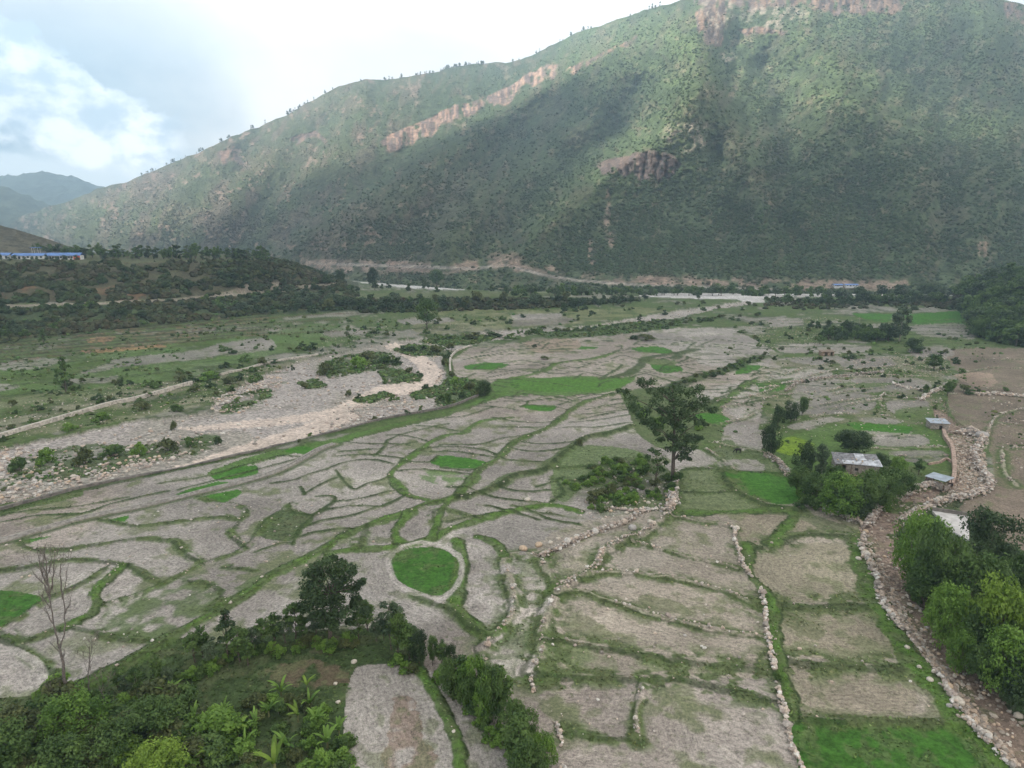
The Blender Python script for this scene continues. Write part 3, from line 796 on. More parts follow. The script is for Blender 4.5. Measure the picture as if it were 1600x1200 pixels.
def ground_z(px, py):
    """height of the finished ground at the place seen at a pixel (bilinear)"""
    c = (np.asarray(px, float) + 240) / 2090 * (NCOL - 1)
    c = np.clip(c, 0, NCOL - 1.001); ci = c.astype(int)
    yt = np.interp(c, np.arange(NCOL), ytop)
    r_ = np.clip((np.asarray(py, float) - yt) / (1310 - yt) * (NROW - 1), 0, NROW - 1.001); ri = r_.astype(int)
    fc = c - ci; fr = r_ - ri
    return (HGT[ri, ci] * (1 - fc) + HGT[ri, ci + 1] * fc) * (1 - fr) + (HGT[ri + 1, ci] * (1 - fc) + HGT[ri + 1, ci + 1] * fc) * fr


def gpos(px, py, dz=0.0):
    px = np.asarray(px, float); py = np.asarray(py, float)
    D = floor_D(px, py); a, b_ = ray(px, py)
    return np.stack([a * D, D, CAMZ + b_ * D + ground_z(px, py) + dz], -1)


def ground_mat(t):
    geo = t.n('ShaderNodeNewGeometry').outputs['Position']
    c = t.n('ShaderNodeAttribute', attribute_name='tone').outputs['Color']
    tx = t.n('ShaderNodeAttribute', attribute_name='texture').outputs['Fac']
    bd = t.n('ShaderNodeAttribute', attribute_name='bund').outputs['Fac']
    sp = t.n('ShaderNodeSeparateXYZ', ins={0: geo})
    v = t.n('ShaderNodeCombineXYZ', ins={0: t.math('MULTIPLY', sp.outputs[0], .55), 1: t.math('MULTIPLY', sp.outputs[1], .55), 2: t.math('MULTIPLY', bd, 2.6)}).outputs[0]
    fine = t.noise(geo, 2.0, 3, 0.75)
    tiny = t.noise(geo, 7.0, 2, 0.6)
    rows = t.noise(v, 1.0, 3, 0.65)
    mid = t.noise(geo, 0.7, 4, 0.65)
    soil = t.math('ADD', t.math('MULTIPLY', rows, .28), t.math('MULTIPLY', t.math('ADD', t.math('MULTIPLY', fine, .6), t.math('MULTIPLY', tiny, .4)), .72))
    soilf = t.n('ShaderNodeMapRange', ins={0: soil, 1: .36, 2: .64, 3: .34, 4: 1.72}).outputs[0]
    grassf = t.n('ShaderNodeMapRange', ins={0: t.math('ADD', t.math('MULTIPLY', mid, .5), t.math('MULTIPLY', fine, .5)), 1: .36, 2: .66, 3: .5, 4: 1.55}).outputs[0]
    vor = t.n('ShaderNodeTexVoronoi', ins={'Vector': geo, 'Scale': 1.5}).outputs['Color']
    vs = t.n('ShaderNodeSeparateXYZ', ins={0: vor}).outputs[0]
    gravf = t.n('ShaderNodeMapRange', ins={0: t.math('ADD', t.math('MULTIPLY', vs, .6), t.math('MULTIPLY', tiny, .4)), 1: .15, 2: .85, 3: .5, 4: 1.35}).outputs[0]
    is1 = t.step(tx, 0.25, 0.9)
    is2 = t.step(tx, 1.2, 1.9)
    f = t.mix(is1, t.n('ShaderNodeCombineXYZ', ins={0: grassf, 1: grassf, 2: grassf}).outputs[0], t.n('ShaderNodeCombineXYZ', ins={0: soilf, 1: soilf, 2: soilf}).outputs[0])
    f = t.mix(is2, f, t.n('ShaderNodeCombineXYZ', ins={0: gravf, 1: gravf, 2: gravf}).outputs[0])
    cc = t.vmath('MULTIPLY', c, f)
    # weeds in the stubble
    weed = t.math('MULTIPLY', t.step(t.noise(geo, 1.1, 4, .7), .57, .66), t.math('MULTIPLY', is1, t.math('SUBTRACT', 1.0, is2)))
    cc = t.mix(t.math('MULTIPLY', weed, .55), cc, (0.085, 0.105, 0.045))
    bmp = t.n('ShaderNodeBump', ins={'Height': t.math('ADD', fine, t.math('MULTIPLY', vs, is2)), 'Strength': .7, 'Distance': .22})
    p = t.n('ShaderNodeBsdfPrincipled', ins={'Base Color': cc, 'Roughness': .95, 'Specular IOR Level': .12, 'Normal': bmp.outputs[0]})
    t.n('ShaderNodeOutputMaterial', ins={0: p.outputs[0]})


gm = material('ground', ground_mat)
idx = np.arange(NROW * NCOL).reshape(NROW, NCOL)
F = np.stack([idx[:-1, :-1], idx[1:, :-1], idx[1:, 1:], idx[:-1, 1:]], -1).reshape(-1, 4)
rgba = np.concatenate([COL, np.ones(GX.shape + (1,))], -1)
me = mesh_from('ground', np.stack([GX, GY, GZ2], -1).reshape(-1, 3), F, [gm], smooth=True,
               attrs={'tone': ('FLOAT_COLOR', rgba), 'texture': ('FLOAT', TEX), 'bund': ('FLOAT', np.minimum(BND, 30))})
tag(link('ground', me), kind='structure')
# the wide sheet below everything, out to the horizon
gp = simple('far_ground', (0.09, 0.11, 0.05), .95, .4, .01)
V = np.array([(-30000, -20000, -16), (30000, -20000, -16), (30000, 40000, -16), (-30000, 40000, -16)], float)
tag(link('plain', mesh_from('plain', V, np.array([[0, 1, 2, 3]]), [gp])), kind='structure')
# ------------------------------------------------------------------ mountains
MF = [(-300, 420), (0, 415), (200, 418), (400, 424), (480, 432), (560, 446), (640, 456), (760, 464), (1000, 468), (1400, 468), (1500, 468), (1900, 470)]      # lower rim (hidden behind the valley sheet)
MFD = [(-300, 2600), (0, 2300), (200, 1750), (400, 1280), (480, 1080), (560, 930), (640, 850), (760, 740), (1000, 670), (1200, 655), (1400, 650), (1500, 650), (1900, 640)]
SK = [(-300, 420), (-60, 372), (0, 350), (50, 332), (100, 316), (150, 296), (200, 283), (225, 272), (250, 262), (310, 238), (360, 215), (410, 195), (450, 178), (480, 161), (500, 150), (530, 134), (570, 124), (620, 123), (660, 117), (700, 107), (740, 99), (790, 98), (830, 88), (860, 70), (900, 52), (950, 35), (1000, 18), (1050, 6), (1075, -6), (1110, -18), (1200, -42), (1320, -60), (1450, -55), (1530, -20), (1560, -3), (1580, 2), (1600, 8), (1640, 12), (1700, -10), (1900, -60)]
SKD = [(-300, 3600), (0, 3100), (300, 2750), (500, 2600), (800, 2450), (1000, 2150), (1200, 2000), (1560, 2050), (1900, 1900)]
MC, MR = 900, 330
mpx = np.linspace(-300, 1900, MC)
my0 = interp(mpx, SK); my0 = my0 + (fbm(mpx / 14, mpx * 0, 4, 8) - .5) * 5
myf = interp(mpx, MF)
u_ = np.linspace(0, 1, MR)                          # 0 foot, 1 skyline
MPX = np.broadcast_to(mpx[None], (MR, MC)).copy()
MPY = myf[None] + (my0 - myf)[None] * u_[:, None]
Df = interp(MPX, MFD); Ds = interp(MPX, SKD)
MD = Df + (Ds - Df) * (.45 * u_[:, None] + .55 * u_[:, None] ** 1.6)
warpx = (fbm(MPX / 55, MPY / 55, 4, 91) - .5) * 46; warpy = (fbm(MPX / 55, MPY / 55, 4, 97) - .5) * 34


def pdist(pts, X=None, Y=None):
    X = MPX + warpx * .8 if X is None else X; Y = MPY + warpy * .8 if Y is None else Y
    P = spline(pts, 4); best = np.full(X.shape, 1e9); side = np.zeros(X.shape)
    for (ax, ay), (bx, by) in zip(P[:-1], P[1:]):
        dx, dy = bx - ax, by - ay
        t = np.clip(((X - ax) * dx + (Y - ay) * dy) / (dx * dx + dy * dy + 1e-9), 0, 1)
        ex = X - ax - t * dx; ey = Y - ay - t * dy
        d = np.hypot(ex, ey); m = d < best
        best = np.where(m, d, best); side = np.where(m, np.sign(dx * (Y - ay) - dy * (X - ax)), side)
    return best, side


REL = np.zeros(MPX.shape)
# spurs (crest line, width px, height m)
for pts, wd, am in (([(1090, 60), (1085, 180), (1010, 240), (935, 280), (870, 340), (800, 400), (740, 440)], 75, 190),
                    ([(1085, 180), (1150, 260), (1190, 340), (1200, 440)], 70, 110),
                    ([(1100, 20), (1080, 100), (1085, 190)], 70, 120),
                    ([(1250, 40), (1330, 150), (1400, 250), (1430, 340), (1420, 440)], 95, 150),
                    ([(1560, 10), (1560, 120), (1580, 240), (1540, 340), (1500, 420)], 85, 150),
                    ([(1330, 150), (1270, 240), (1260, 330), (1290, 430)], 60, 80),
                    ([(870, 115), (790, 170), (720, 230), (640, 300), (560, 370), (500, 420)], 70, 200),
                    ([(960, 110), (900, 200), (840, 260), (760, 320), (700, 400)], 55, 110),
                    ([(560, 130), (540, 200), (500, 260), (450, 330), (420, 400)], 50, 150),
                    ([(460, 185), (430, 250), (370, 310), (320, 370), (300, 410)], 45, 130),
                    ([(340, 230), (310, 290), (250, 340), (190, 390)], 40, 120), ([(210, 290), (180, 330), (120, 370)], 30, 90),
                    ([(720, 110), (650, 170), (600, 240)], 45, 90), ([(640, 120), (600, 180), (570, 250), (540, 300)], 40, 70)):
    d, s_ = pdist(pts)
    REL = np.maximum(REL, 0) + am * np.exp(-(d / wd) ** 1.3) * .8
# gullies
for pts, wd, am in (([(1140, 60), (1135, 110)], 20, 60), ([(880, 130), (830, 190), (760, 250), (680, 330), (610, 420)], 26, 60), ([(1010, 130), (980, 190), (900, 250), (850, 310), (790, 370)], 22, 50),
                    ([(1200, 100), (1230, 200), (1225, 300), (1240, 420)], 26, 70), ([(1420, 100), (1480, 200), (1490, 300), (1470, 420)], 28, 70), ([(520, 180), (470, 270), (400, 350)], 20, 60),
                    ([(400, 230), (360, 290), (270, 380)], 18, 50), ([(600, 250), (560, 320), (480, 400)], 20, 50), ([(1110, 230), (1150, 300), (1140, 400)], 18, 45)):
    d, s_ = pdist(pts)
    REL -= am * np.exp(-(d / wd) ** 1.2)
# ridged erosion detail running down the slope
sc = MPX * .9 + MPY * .55
r1 = 1 - np.abs(2 * fbm((MPX + MPY * .35 + warpx) / 46, (MPY - MPX * .2 + warpy) / 120, 4, 13) - 1)
r2 = 1 - np.abs(2 * fbm((MPX + MPY * .45 + warpx) / 19, (MPY) / 52, 4, 29) - 1)
r3 = fbm(MPX / 6, MPY / 6, 3, 77)
SPUR = REL.copy()
REL *= 1.45
REL += (r1 - .6) * 75 + (r2 - .6) * 30 + (r3 - .5) * 16
# cliffs: faces that step toward the viewer below a rim line
CLF = np.zeros(MPX.shape)
for pts, hgt, am in (([(592, 222), (625, 203), (660, 190), (700, 168), (740, 158), (785, 140), (820, 118), (850, 104), (878, 100)], 34, 0), ([(880, 112), (905, 100), (930, 88), (955, 74), (985, 60), (1000, 52)], 16, 0),
                     ([(930, 262), (945, 250), (985, 240), (1020, 233), (1050, 243), (1066, 258)], 52, 70), ([(1080, -20), (1110, -10), (1140, 0)], 90, 0), ([(1120, -10), (1220, -15), (1300, -8), (1420, 0)], 36, 0), ([(1560, 0), (1590, 6), (1640, 14)], 34, 0),
                     ([(1150, 47), (1180, 42), (1235, 46)], 14, 0), ([(335, 240), (360, 232), (385, 262)], 26, 0), ([(450, 215), (490, 205), (520, 230)], 20, 0)):
    P = spline(pts, 6)
    rim = np.interp(MPX + warpx * .1, P[:, 0], P[:, 1], left=1e6, right=1e6)
    inx = (MPX > P[:, 0].min()) & (MPX < P[:, 0].max())
    jag = 8 * (fbm(MPX / 9, MPY * 0, 3, 61) - .5)
    dep = MPY - rim - jag
    hh_ = hgt * .8 * (.3 + 1.1 * fbm(MPX / 22, MPY * 0 + 3, 3, 44)) * sstep(MPX, P[:, 0].min(), P[:, 0].min() + 14) * sstep(-MPX, -P[:, 0].max(), -P[:, 0].max() + 14)
    m = inx * sstep(dep, 0, 2) * sstep(-dep, -hh_ - 2, -hh_ + 3)
    CLF = np.maximum(CLF, m * sstep(fbm(MPX / 8 + 9, MPY / 11, 3, 51), .28, .44))
    if am: REL -= 0
REL += CLF * (fbm(MPX / 5, MPY / 40, 3, 15) - .5) * 70
d1_, _s = pdist([(1010, 55), (930, 98), (880, 128), (790, 188), (700, 243), (620, 292), (560, 332), (480, 378), (400, 430)], MPX + warpx * .35, MPY + warpy * .35)
l1y = np.interp(MPX + warpx * .2, [400, 480, 560, 620, 700, 790, 880, 930, 1010], [430, 378, 332, 292, 243, 188, 128, 98, 55])
MD = MD + 330 * sstep(l1y - MPY + warpy * .3, 0, 34) * sstep(-MPX, -1010, -860) * sstep(MPX, 330, 480)
l2y = np.interp(MPX + warpx * .2, [740, 830, 930, 1010, 1085], [440, 372, 285, 235, 170])
MD = MD + 110 * sstep(l2y - MPY + warpy * .3, 0, 26) * sstep(-MPX, -1090, -1000) * sstep(MPX, 700, 780) * sstep(MPY, 120, 230)
env = sstep(u_[:, None], 0, .42) * (1 - .5 * sstep(u_[:, None], .93, 1.0))
MDD = MD - REL * env * (.55 + MD / 3200)
stp = .7 * np.arange(MR)[:, None]
MDD = np.maximum.accumulate(MDD - stp, axis=0) + stp          # no overhangs
for ax_, kn in ((1, 11), (0, 5)):
    pad = [(0, 0), (0, 0)]; pad[ax_] = (kn // 2, kn // 2)
    q = np.pad(MDD, pad, 'edge'); cs_ = np.cumsum(q, axis=ax_); z_ = np.zeros_like(cs_.take([0], ax_)); cs_ = np.concatenate([z_, cs_], ax_)
    MDD = (cs_.take(range(kn, cs_.shape[ax_]), ax_) - cs_.take(range(0, cs_.shape[ax_] - kn), ax_)) / kn
MDD += (r3 - .5) * 16 * env + CLF * (fbm(MPX / 5, MPY / 30, 3, 15) - .5) * 50
a_, b_ = ray(MPX, MPY)
MX = a_ * MDD; MY = MDD; MZ = CAMZ + b_ * MDD
# --- cover
FOR = np.array((0.060, 0.082, 0.040)); LGT = np.array((0.100, 0.134, 0.058)); DRY = np.array((0.180, 0.150, 0.098)); ROCK = np.array((0.32, 0.23, 0.18)); ROCK2 = np.array((0.16, 0.13, 0.12))
mc = np.zeros(MPX.shape + (3,)); mc[:] = (0.074, 0.098, 0.052)
m1 = fbm(MPX / 70, MPY / 50, 4, 101); m2 = fbm(MPX / 18, MPY / 16, 4, 111); m3 = fbm(MPX / 5, MPY / 5, 3, 121)


def mo(f, c):
    global mc
    mc = mc * (1 - f[..., None]) + np.asarray(c) * f[..., None]


leftness = sstep(-MPX, -860, -380)
mo(leftness * .6, (0.120, 0.116, 0.070))
mo(np.exp(-(((MPX - 620) / 210) ** 2 + ((MPY - 350) / 75) ** 2)) * .55, (0.105, 0.088, 0.066))
mo(leftness * sstep(m1 * .5 + m2 * .5, .47, .62) * .8, DRY)
mo(sstep(m1, .5, .66) * (1 - leftness) * .65, FOR)
mo(sstep(m2 * .6 + m3 * .4, .5, .62) * .6, FOR)
hi = sstep(-(MPY - 60 - 0.12 * (MPX - 900)), -120, 0) * sstep(MPX, 820, 900)
mo(hi * sstep(m1 * .4 + m2 * .6, .40, .56) * .8, LGT * 1.15)
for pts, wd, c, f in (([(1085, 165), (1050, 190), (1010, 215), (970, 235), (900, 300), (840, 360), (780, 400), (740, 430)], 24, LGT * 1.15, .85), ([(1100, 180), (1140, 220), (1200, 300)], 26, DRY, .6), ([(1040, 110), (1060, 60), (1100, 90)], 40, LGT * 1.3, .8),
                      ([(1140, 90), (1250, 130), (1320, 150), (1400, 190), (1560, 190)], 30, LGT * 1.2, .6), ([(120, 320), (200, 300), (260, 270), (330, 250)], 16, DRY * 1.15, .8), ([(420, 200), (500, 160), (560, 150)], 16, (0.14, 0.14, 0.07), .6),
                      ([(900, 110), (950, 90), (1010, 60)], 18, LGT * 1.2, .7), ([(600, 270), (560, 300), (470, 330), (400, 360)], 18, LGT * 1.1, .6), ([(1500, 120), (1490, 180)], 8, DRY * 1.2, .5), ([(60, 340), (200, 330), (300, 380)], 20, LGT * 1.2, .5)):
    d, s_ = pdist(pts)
    mo(np.exp(-(d / wd) ** 2) * f * sstep(m2, .3, .55), c)  # lighter grass and dry ground; some streaks put the sun patches into the colour
# relief shading put into the cover: gullies darkened as bush, crests lightened as grass
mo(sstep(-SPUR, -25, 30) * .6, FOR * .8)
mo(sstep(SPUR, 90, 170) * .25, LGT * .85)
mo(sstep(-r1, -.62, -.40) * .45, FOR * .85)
# trails of pinkish soil and dry grass between the bushes
mo(sstep(fbm((MPX + MPY * .5 + warpx) / 12, MPY / 34, 4, 151), .54, .64) * (.30 + .35 * leftness), (0.16, 0.125, 0.095))
mo(sstep(fbm(MPX / 40, MPY / 26, 4, 161), .52, .66) * .3, LGT * .9)
# bare reddish scars
mo(sstep(m3 * .5 + m2 * .5, .60, .68) * (.35 + .5 * leftness), ROCK * .8)
scar = sstep(-np.abs(MPY - interp(MPX, [(480, 412), (560, 416), (640, 418), (700, 420), (760, 412), (790, 414), (850, 430), (900, 434), (1000, 439), (1250, 444), (1400, 446)]) ), -13 , -4) * (MPX > 470) * (MPX < 1420)
mo(scar * sstep(m2, .38, .55) * .75, (0.30, 0.225, 0.18))
road_y = interp(MPX, [(470, 410), (560, 414), (640, 416), (740, 420), (790, 414), (850, 430), (900, 438), (1000, 446), (1200, 452), (1400, 455)])
mo(((np.abs(MPY - road_y) < 2.2) & (MPX > 480) & (MPX < 1250)) * .7, (0.36, 0.32, 0.28))
for x0, y0, rx_, ry_ in ((790, 408, 28, 14), (745, 425, 8, 18), (610, 413, 12, 5), (500, 410, 30, 6), (1025, 440, 30, 6), (1100, 440, 26, 6), (1265, 452, 14, 7), (1540, 385, 12, 18), (860, 420, 14, 6), (925, 400, 6, 30), (955, 375, 6, 16), (950, 330, 5, 40)):
    q = ((MPX - x0 + warpx * .4) / rx_) ** 2 + ((MPY - y0 + warpy * .3) / ry_) ** 2
    mo(sstep(-q, -1.2, -.4) * sstep(m3, .3, .55) * .65, ROCK * 1.05)
mo(CLF * .85, ROCK * (.82 + .5 * ((MPX > 590) & (MPX < 900))[..., None]) * np.array((1.08, .95, .9))); mo(CLF * sstep(fbm(MPX / 3, MPY / 14, 3, 9), .42, .56) * .8, ROCK2 * .8)  # left cliff band painted brighter, a warm sunlit tone put into the rock
mo(CLF * (MPX > 925) * (MPX < 1070) * (MPY > 200) * .55, ROCK2 * .9)
for x0, y0, rx_, ry_ in ((1075, 215, 50, 26), (1140, 90, 20, 12), (1210, 25, 60, 20), (1120, 20, 30, 30)):
    q = ((MPX - x0 + warpx * .4) / rx_) ** 2 + ((MPY - y0 + warpy * .3) / ry_) ** 2
    mo(sstep(-q, -1.2, -.3) * sstep(m3 * .6 + m2 * .4, .5, .6) * .8, (0.33, 0.28, 0.22))


mc *= (.72 + .56 * m3)[..., None]


def mount_mat(t):
    geo = t.n('ShaderNodeNewGeometry').outputs['Position']
    c = t.n('ShaderNodeAttribute', attribute_name='tone').outputs['Color']
    a = t.noise(geo, .16, 4, .7); b_ = t.noise(geo, .045, 3, .6)
    f = t.n('ShaderNodeMapRange', ins={0: t.math('ADD', t.math('MULTIPLY', a, .65), t.math('MULTIPLY', b_, .35)), 1: .36, 2: .64, 3: .38, 4: 1.6}).outputs[0]
    cc = t.vmath('MULTIPLY', c, t.n('ShaderNodeCombineXYZ', ins={0: f, 1: f, 2: f}).outputs[0])
    bm = t.n('ShaderNodeBump', ins={'Height': a, 'Strength': .8, 'Distance': 6.0})
    p = t.n('ShaderNodeBsdfPrincipled', ins={'Base Color': cc, 'Roughness': 1.0, 'Specular IOR Level': .05, 'Normal': bm.outputs[0]})
    t.n('ShaderNodeOutputMaterial', ins={0: p.outputs[0]})


mm = material('mountain', mount_mat)
idx = np.arange(MR * MC).reshape(MR, MC)
F = np.stack([idx[:-1, :-1], idx[:-1, 1:], idx[1:, 1:], idx[1:, :-1]], -1).reshape(-1, 4)
V = np.stack([MX, MY, MZ], -1).reshape(-1, 3)
# back slope behind the skyline so that the ridge has thickness, and a skirt at the foot
nb = 6
back = []
for k in range(1, nb + 1):
    q = V.reshape(MR, MC, 3)[-1].copy(); q[:, 1] += 120 * k ** 1.5; q[:, 2] = q[:, 2] - 60 * k ** 1.5; q[:, 0] *= 1 + .02 * k
    back.append(q)
foot = V.reshape(MR, MC, 3)[0].copy(); foot[:, 2] = -17
VV = np.concatenate([V] + back + [foot])
n0 = MR * MC
rows_ = [idx[-1]] + [n0 + k * MC + np.arange(MC) for k in range(nb)]
FF = [F]
for A, Bq in zip(rows_[:-1], rows_[1:]):
    FF.append(np.stack([A[:-1], A[1:], Bq[1:], Bq[:-1]], -1))
ft = n0 + nb * MC + np.arange(MC)
FF.append(np.stack([ft[:-1], ft[1:], idx[0, 1:], idx[0, :-1]], -1))
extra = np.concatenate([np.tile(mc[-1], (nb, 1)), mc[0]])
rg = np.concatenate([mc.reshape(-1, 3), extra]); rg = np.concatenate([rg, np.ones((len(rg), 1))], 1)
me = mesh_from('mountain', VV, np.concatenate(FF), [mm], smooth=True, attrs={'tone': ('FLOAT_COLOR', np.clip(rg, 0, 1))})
tag(link('mountain', me), kind='structure')


def hill(name, sil, dist, depth, base_z, col, seed, rough=10.0, thick=1.0, fold=120):
    """a distant rounded ridge whose skyline is given in view directions, with a front slope down to base_z and a back slope"""
    n = 260; rws = 46
    P = spline(sil, 6)
    px = np.linspace(P[:, 0].min(), P[:, 0].max(), n); py = np.interp(px, P[:, 0], P[:, 1]) + (fbm(px / 9, px * 0, 3, seed) - .5) * 3
    a, b__ = ray(px, py)
    cx = a * dist; cz = CAMZ + b__ * dist
    V = []
    for k in range(rws):
        t = k / (rws - 1)
        if t < .75:
            q = 1 - t / .75; yy = dist - depth * q; zz = base_z + (cz - base_z) * (1 - q ** 1.15)
        else:
            q = (t - .75) / .25; yy = dist + depth * .6 * q; zz = base_z + (cz - base_z) * (1 - q ** 1.6)
        fo = (1 - np.abs(2 * fbm(cx / fold + t, t * 3 + cx * 0, 3, seed + 4) - 1) - .5) * rough * math.sin(math.pi * min(1, t / .75)) if t < .75 else 0
        V.append(np.stack([cx, yy + 0 * cx + fo, zz + fo * .4 + (fbm(cx / 40, yy / 40 + cx * 0, 3, seed) - .5) * rough * .5 * (t not in (0., 1.))], 1))
    V = np.concatenate(V); idx = np.arange(rws * n).reshape(rws, n)
    F = np.stack([idx[:-1, :-1], idx[:-1, 1:], idx[1:, 1:], idx[1:, :-1]], -1).reshape(-1, 4)
    rg = np.ones((len(V), 4)); rg[:, :3] = np.array(col) * (.6 + .8 * fbm(V[:, 0] / (dist * .02), (V[:, 1] + V[:, 2]) / (dist * .02), 4, seed + 9))[:, None]
    return tag(link(name, mesh_from(name, V, F, [mm], smooth=True, attrs={'tone': ('FLOAT_COLOR', rg)})), kind='structure')


hill('distant_mountain', [(-400, 300), (-200, 268), (-60, 284), (0, 278), (40, 272), (75, 271), (110, 278), (150, 291), (200, 306), (300, 345), (380, 372)], 4300, 1100, -16, (0.06, 0.075, 0.05), 3, 90, fold=500)
hill('distant_hill', [(-400, 250), (-200, 268), (-60, 286), (0, 292), (30, 304), (60, 321), (90, 336), (130, 352), (200, 376)], 3300, 800, -16, (0.085, 0.10, 0.055), 5, 70, fold=330)
hill('left_hill', [(-300, 300), (-120, 335), (-40, 348), (0, 352), (30, 361), (60, 372), (90, 384), (130, 396), (170, 404)], 860, 120, 20, (0.105, 0.095, 0.062), 7, 8, fold=40)

# scrub growing over the mountain: far too many bushes to count
def blob_proto(r):
    t = (1 + 5 ** .5) / 2
    v = np.array([(-1, t, 0), (1, t, 0), (-1, -t, 0), (1, -t, 0), (0, -1, t), (0, 1, t), (0, -1, -t), (0, 1, -t), (t, 0, -1), (t, 0, 1), (-t, 0, -1), (-t, 0, 1)]) / math.hypot(1, t)
    f = np.array([(0, 11, 5), (0, 5, 1), (0, 1, 7), (0, 7, 10), (0, 10, 11), (1, 5, 9), (5, 11, 4), (11, 10, 2), (10, 7, 6), (7, 1, 8), (3, 9, 4), (3, 4, 2), (3, 2, 6), (3, 6, 8), (3, 8, 9), (4, 9, 5), (2, 4, 11), (6, 2, 10), (8, 6, 7), (9, 8, 1)])
    return v, f


def blobs(name, pos, size, col, mat, r, squash=.8):
    v, f = blob_proto(r)
    n = len(pos)
    vv = v[None] * (1 + r.uniform(-.38, .38, (n, 12, 1))) * size[:, None, None] * np.array((1, 1, squash))
    an = r.uniform(0, 6.28, n); ca, sa = np.cos(an)[:, None], np.sin(an)[:, None]
    x = vv[..., 0] * ca - vv[..., 1] * sa; y = vv[..., 0] * sa + vv[..., 1] * ca
    vv = np.stack([x, y, vv[..., 2]], -1) + pos[:, None, :] + np.array((0, 0, .35)) * size[:, None, None]
    ff = f[None] + (np.arange(n) * 12)[:, None, None]
    rg = np.ones((n, 12, 4)); rg[..., :3] = col[:, None, :]
    return mesh_from(name, vv.reshape(-1, 3), ff.reshape(-1, 3), [mat], smooth=False, attrs={'tone': ('FLOAT_COLOR', rg.reshape(-1, 4))})


def tone_mat(t):
    geo = t.n('ShaderNodeNewGeometry').outputs['Position']
    c = t.n('ShaderNodeAttribute', attribute_name='tone').outputs['Color']
    f = t.n('ShaderNodeMapRange', ins={0: t.noise(geo, .9, 3, .7), 1: .3, 2: .7, 3: .6, 4: 1.4}).outputs[0]
    cc = t.vmath('MULTIPLY', c, t.n('ShaderNodeCombineXYZ', ins={0: f, 1: f, 2: f}).outputs[0])
    d = t.n('ShaderNodeBsdfDiffuse', ins={0: cc}); tr = t.n('ShaderNodeBsdfTranslucent', ins={0: cc})
    mx = t.n('ShaderNodeMixShader', ins={0: .2, 1: d.outputs[0], 2: tr.outputs[0]})
    t.n('ShaderNodeOutputMaterial', ins={0: mx.outputs[0]})


scrubm = material('scrub', tone_mat)
rs = np.random.default_rng(5)
NS = 130000; NS3 = 380000
ri = rs.uniform(0, 1, NS3) ** 1.0 * (MR - 2); ci = rs.uniform(.02, .98, NS3) * (MC - 2)
r0i = ri.astype(int); c0i = ci.astype(int)
dd = MDD[r0i, c0i]; lu = mc[r0i, c0i].mean(-1)
keep = rs.random(NS3) < np.clip(1.3 - lu * 6.0, .12, 1) * (.2 + 1.1 * sstep(m2[r0i, c0i] * .6 + m1[r0i, c0i] * .4, .40, .58)) * np.clip(1.25 - SPUR[r0i, c0i] / 130, .35, 1.3) * np.clip(1500 / dd, .3, 1.0) * (1 - .85 * CLF[r0i, c0i])
keep &= rs.random(NS3) > .75 * scar[r0i, c0i]
keep &= (MPX[r0i, c0i] > -60) & (MPX[r0i, c0i] < 1680) & (MPY[r0i, c0i] > -30)
r0i = r0i[keep][:NS]; c0i = c0i[keep][:NS]
pos = np.stack([MX[r0i, c0i], MY[r0i, c0i], MZ[r0i, c0i]], 1)
jm = rs.uniform(-1, 1, (len(pos), 1)) * (MX[r0i, np.minimum(c0i + 1, MC - 1)] - MX[r0i, c0i])[:, None]
pos[:, :1] += jm
sz = (.6 + 1.8 * rs.random(len(pos)) ** 2.2 + .5 * rs.random(len(pos))) * np.clip(1.25 - pos[:, 1] / 3400, .5, 1) * np.clip(.75 + pos[:, 1] / 3000, 1, 1.7)
colr = np.array((0.078, 0.110, 0.054)) * rs.uniform(.72, 1.35, (len(pos), 1)) * (1 + rs.uniform(-.12, .12, (len(pos), 3)))
fr_ = np.clip((pos[:, 1:2] - 800) / 1800, 0, .45) + .4
colr = colr * (1 - fr_) + mc[r0i, c0i] * fr_ * rs.uniform(.55, 1.0, (len(pos), 1))
tag(link('mountain_scrub', blobs('mountain_scrub', pos, sz, colr, scrubm, rs)), 'dark green bushes and small trees covering the mountain slopes', 'scrub', kind='stuff')
# ------------------------------------------------------------------ plants
def tube(P, R, sides=7):
    """tapered tube along points P with radii R -> V, F(quads)"""
    P = np.array(P, float); R = np.array(R, float); n = len(P)
    T = np.gradient(P, axis=0); T /= np.linalg.norm(T, axis=1)[:, None] + 1e-9
    ref = np.where(np.abs(T[:, 2:3]) > .9, np.array([[1., 0, 0]]), np.array([[0, 0, 1.]]))
    A = np.cross(T, ref); A /= np.linalg.norm(A, axis=1)[:, None] + 1e-9
    Bv = np.cross(T, A)
    an = np.linspace(0, 2 * math.pi, sides, endpoint=False)
    V = (P[:, None] + R[:, None, None] * (np.cos(an)[None, :, None] * A[:, None] + np.sin(an)[None, :, None] * Bv[:, None])).reshape(-1, 3)
    idx = np.arange(n * sides).reshape(n, sides); nx = np.roll(idx, -1, 1)
    F = np.stack([idx[:-1], nx[:-1], nx[1:], idx[1:]], -1).reshape(-1, 4)
    cap = np.array([[idx[-1, 0], idx[-1, sides // 3], idx[-1, 2 * sides // 3], idx[-1, 2 * sides // 3]]])
    return V, F


def merge(parts):
    Vs, Fs, o = [], [], 0
    for V, F in parts:
        Vs.append(V); Fs.append(F + o); o += len(V)
    return np.concatenate(Vs), np.concatenate(Fs)


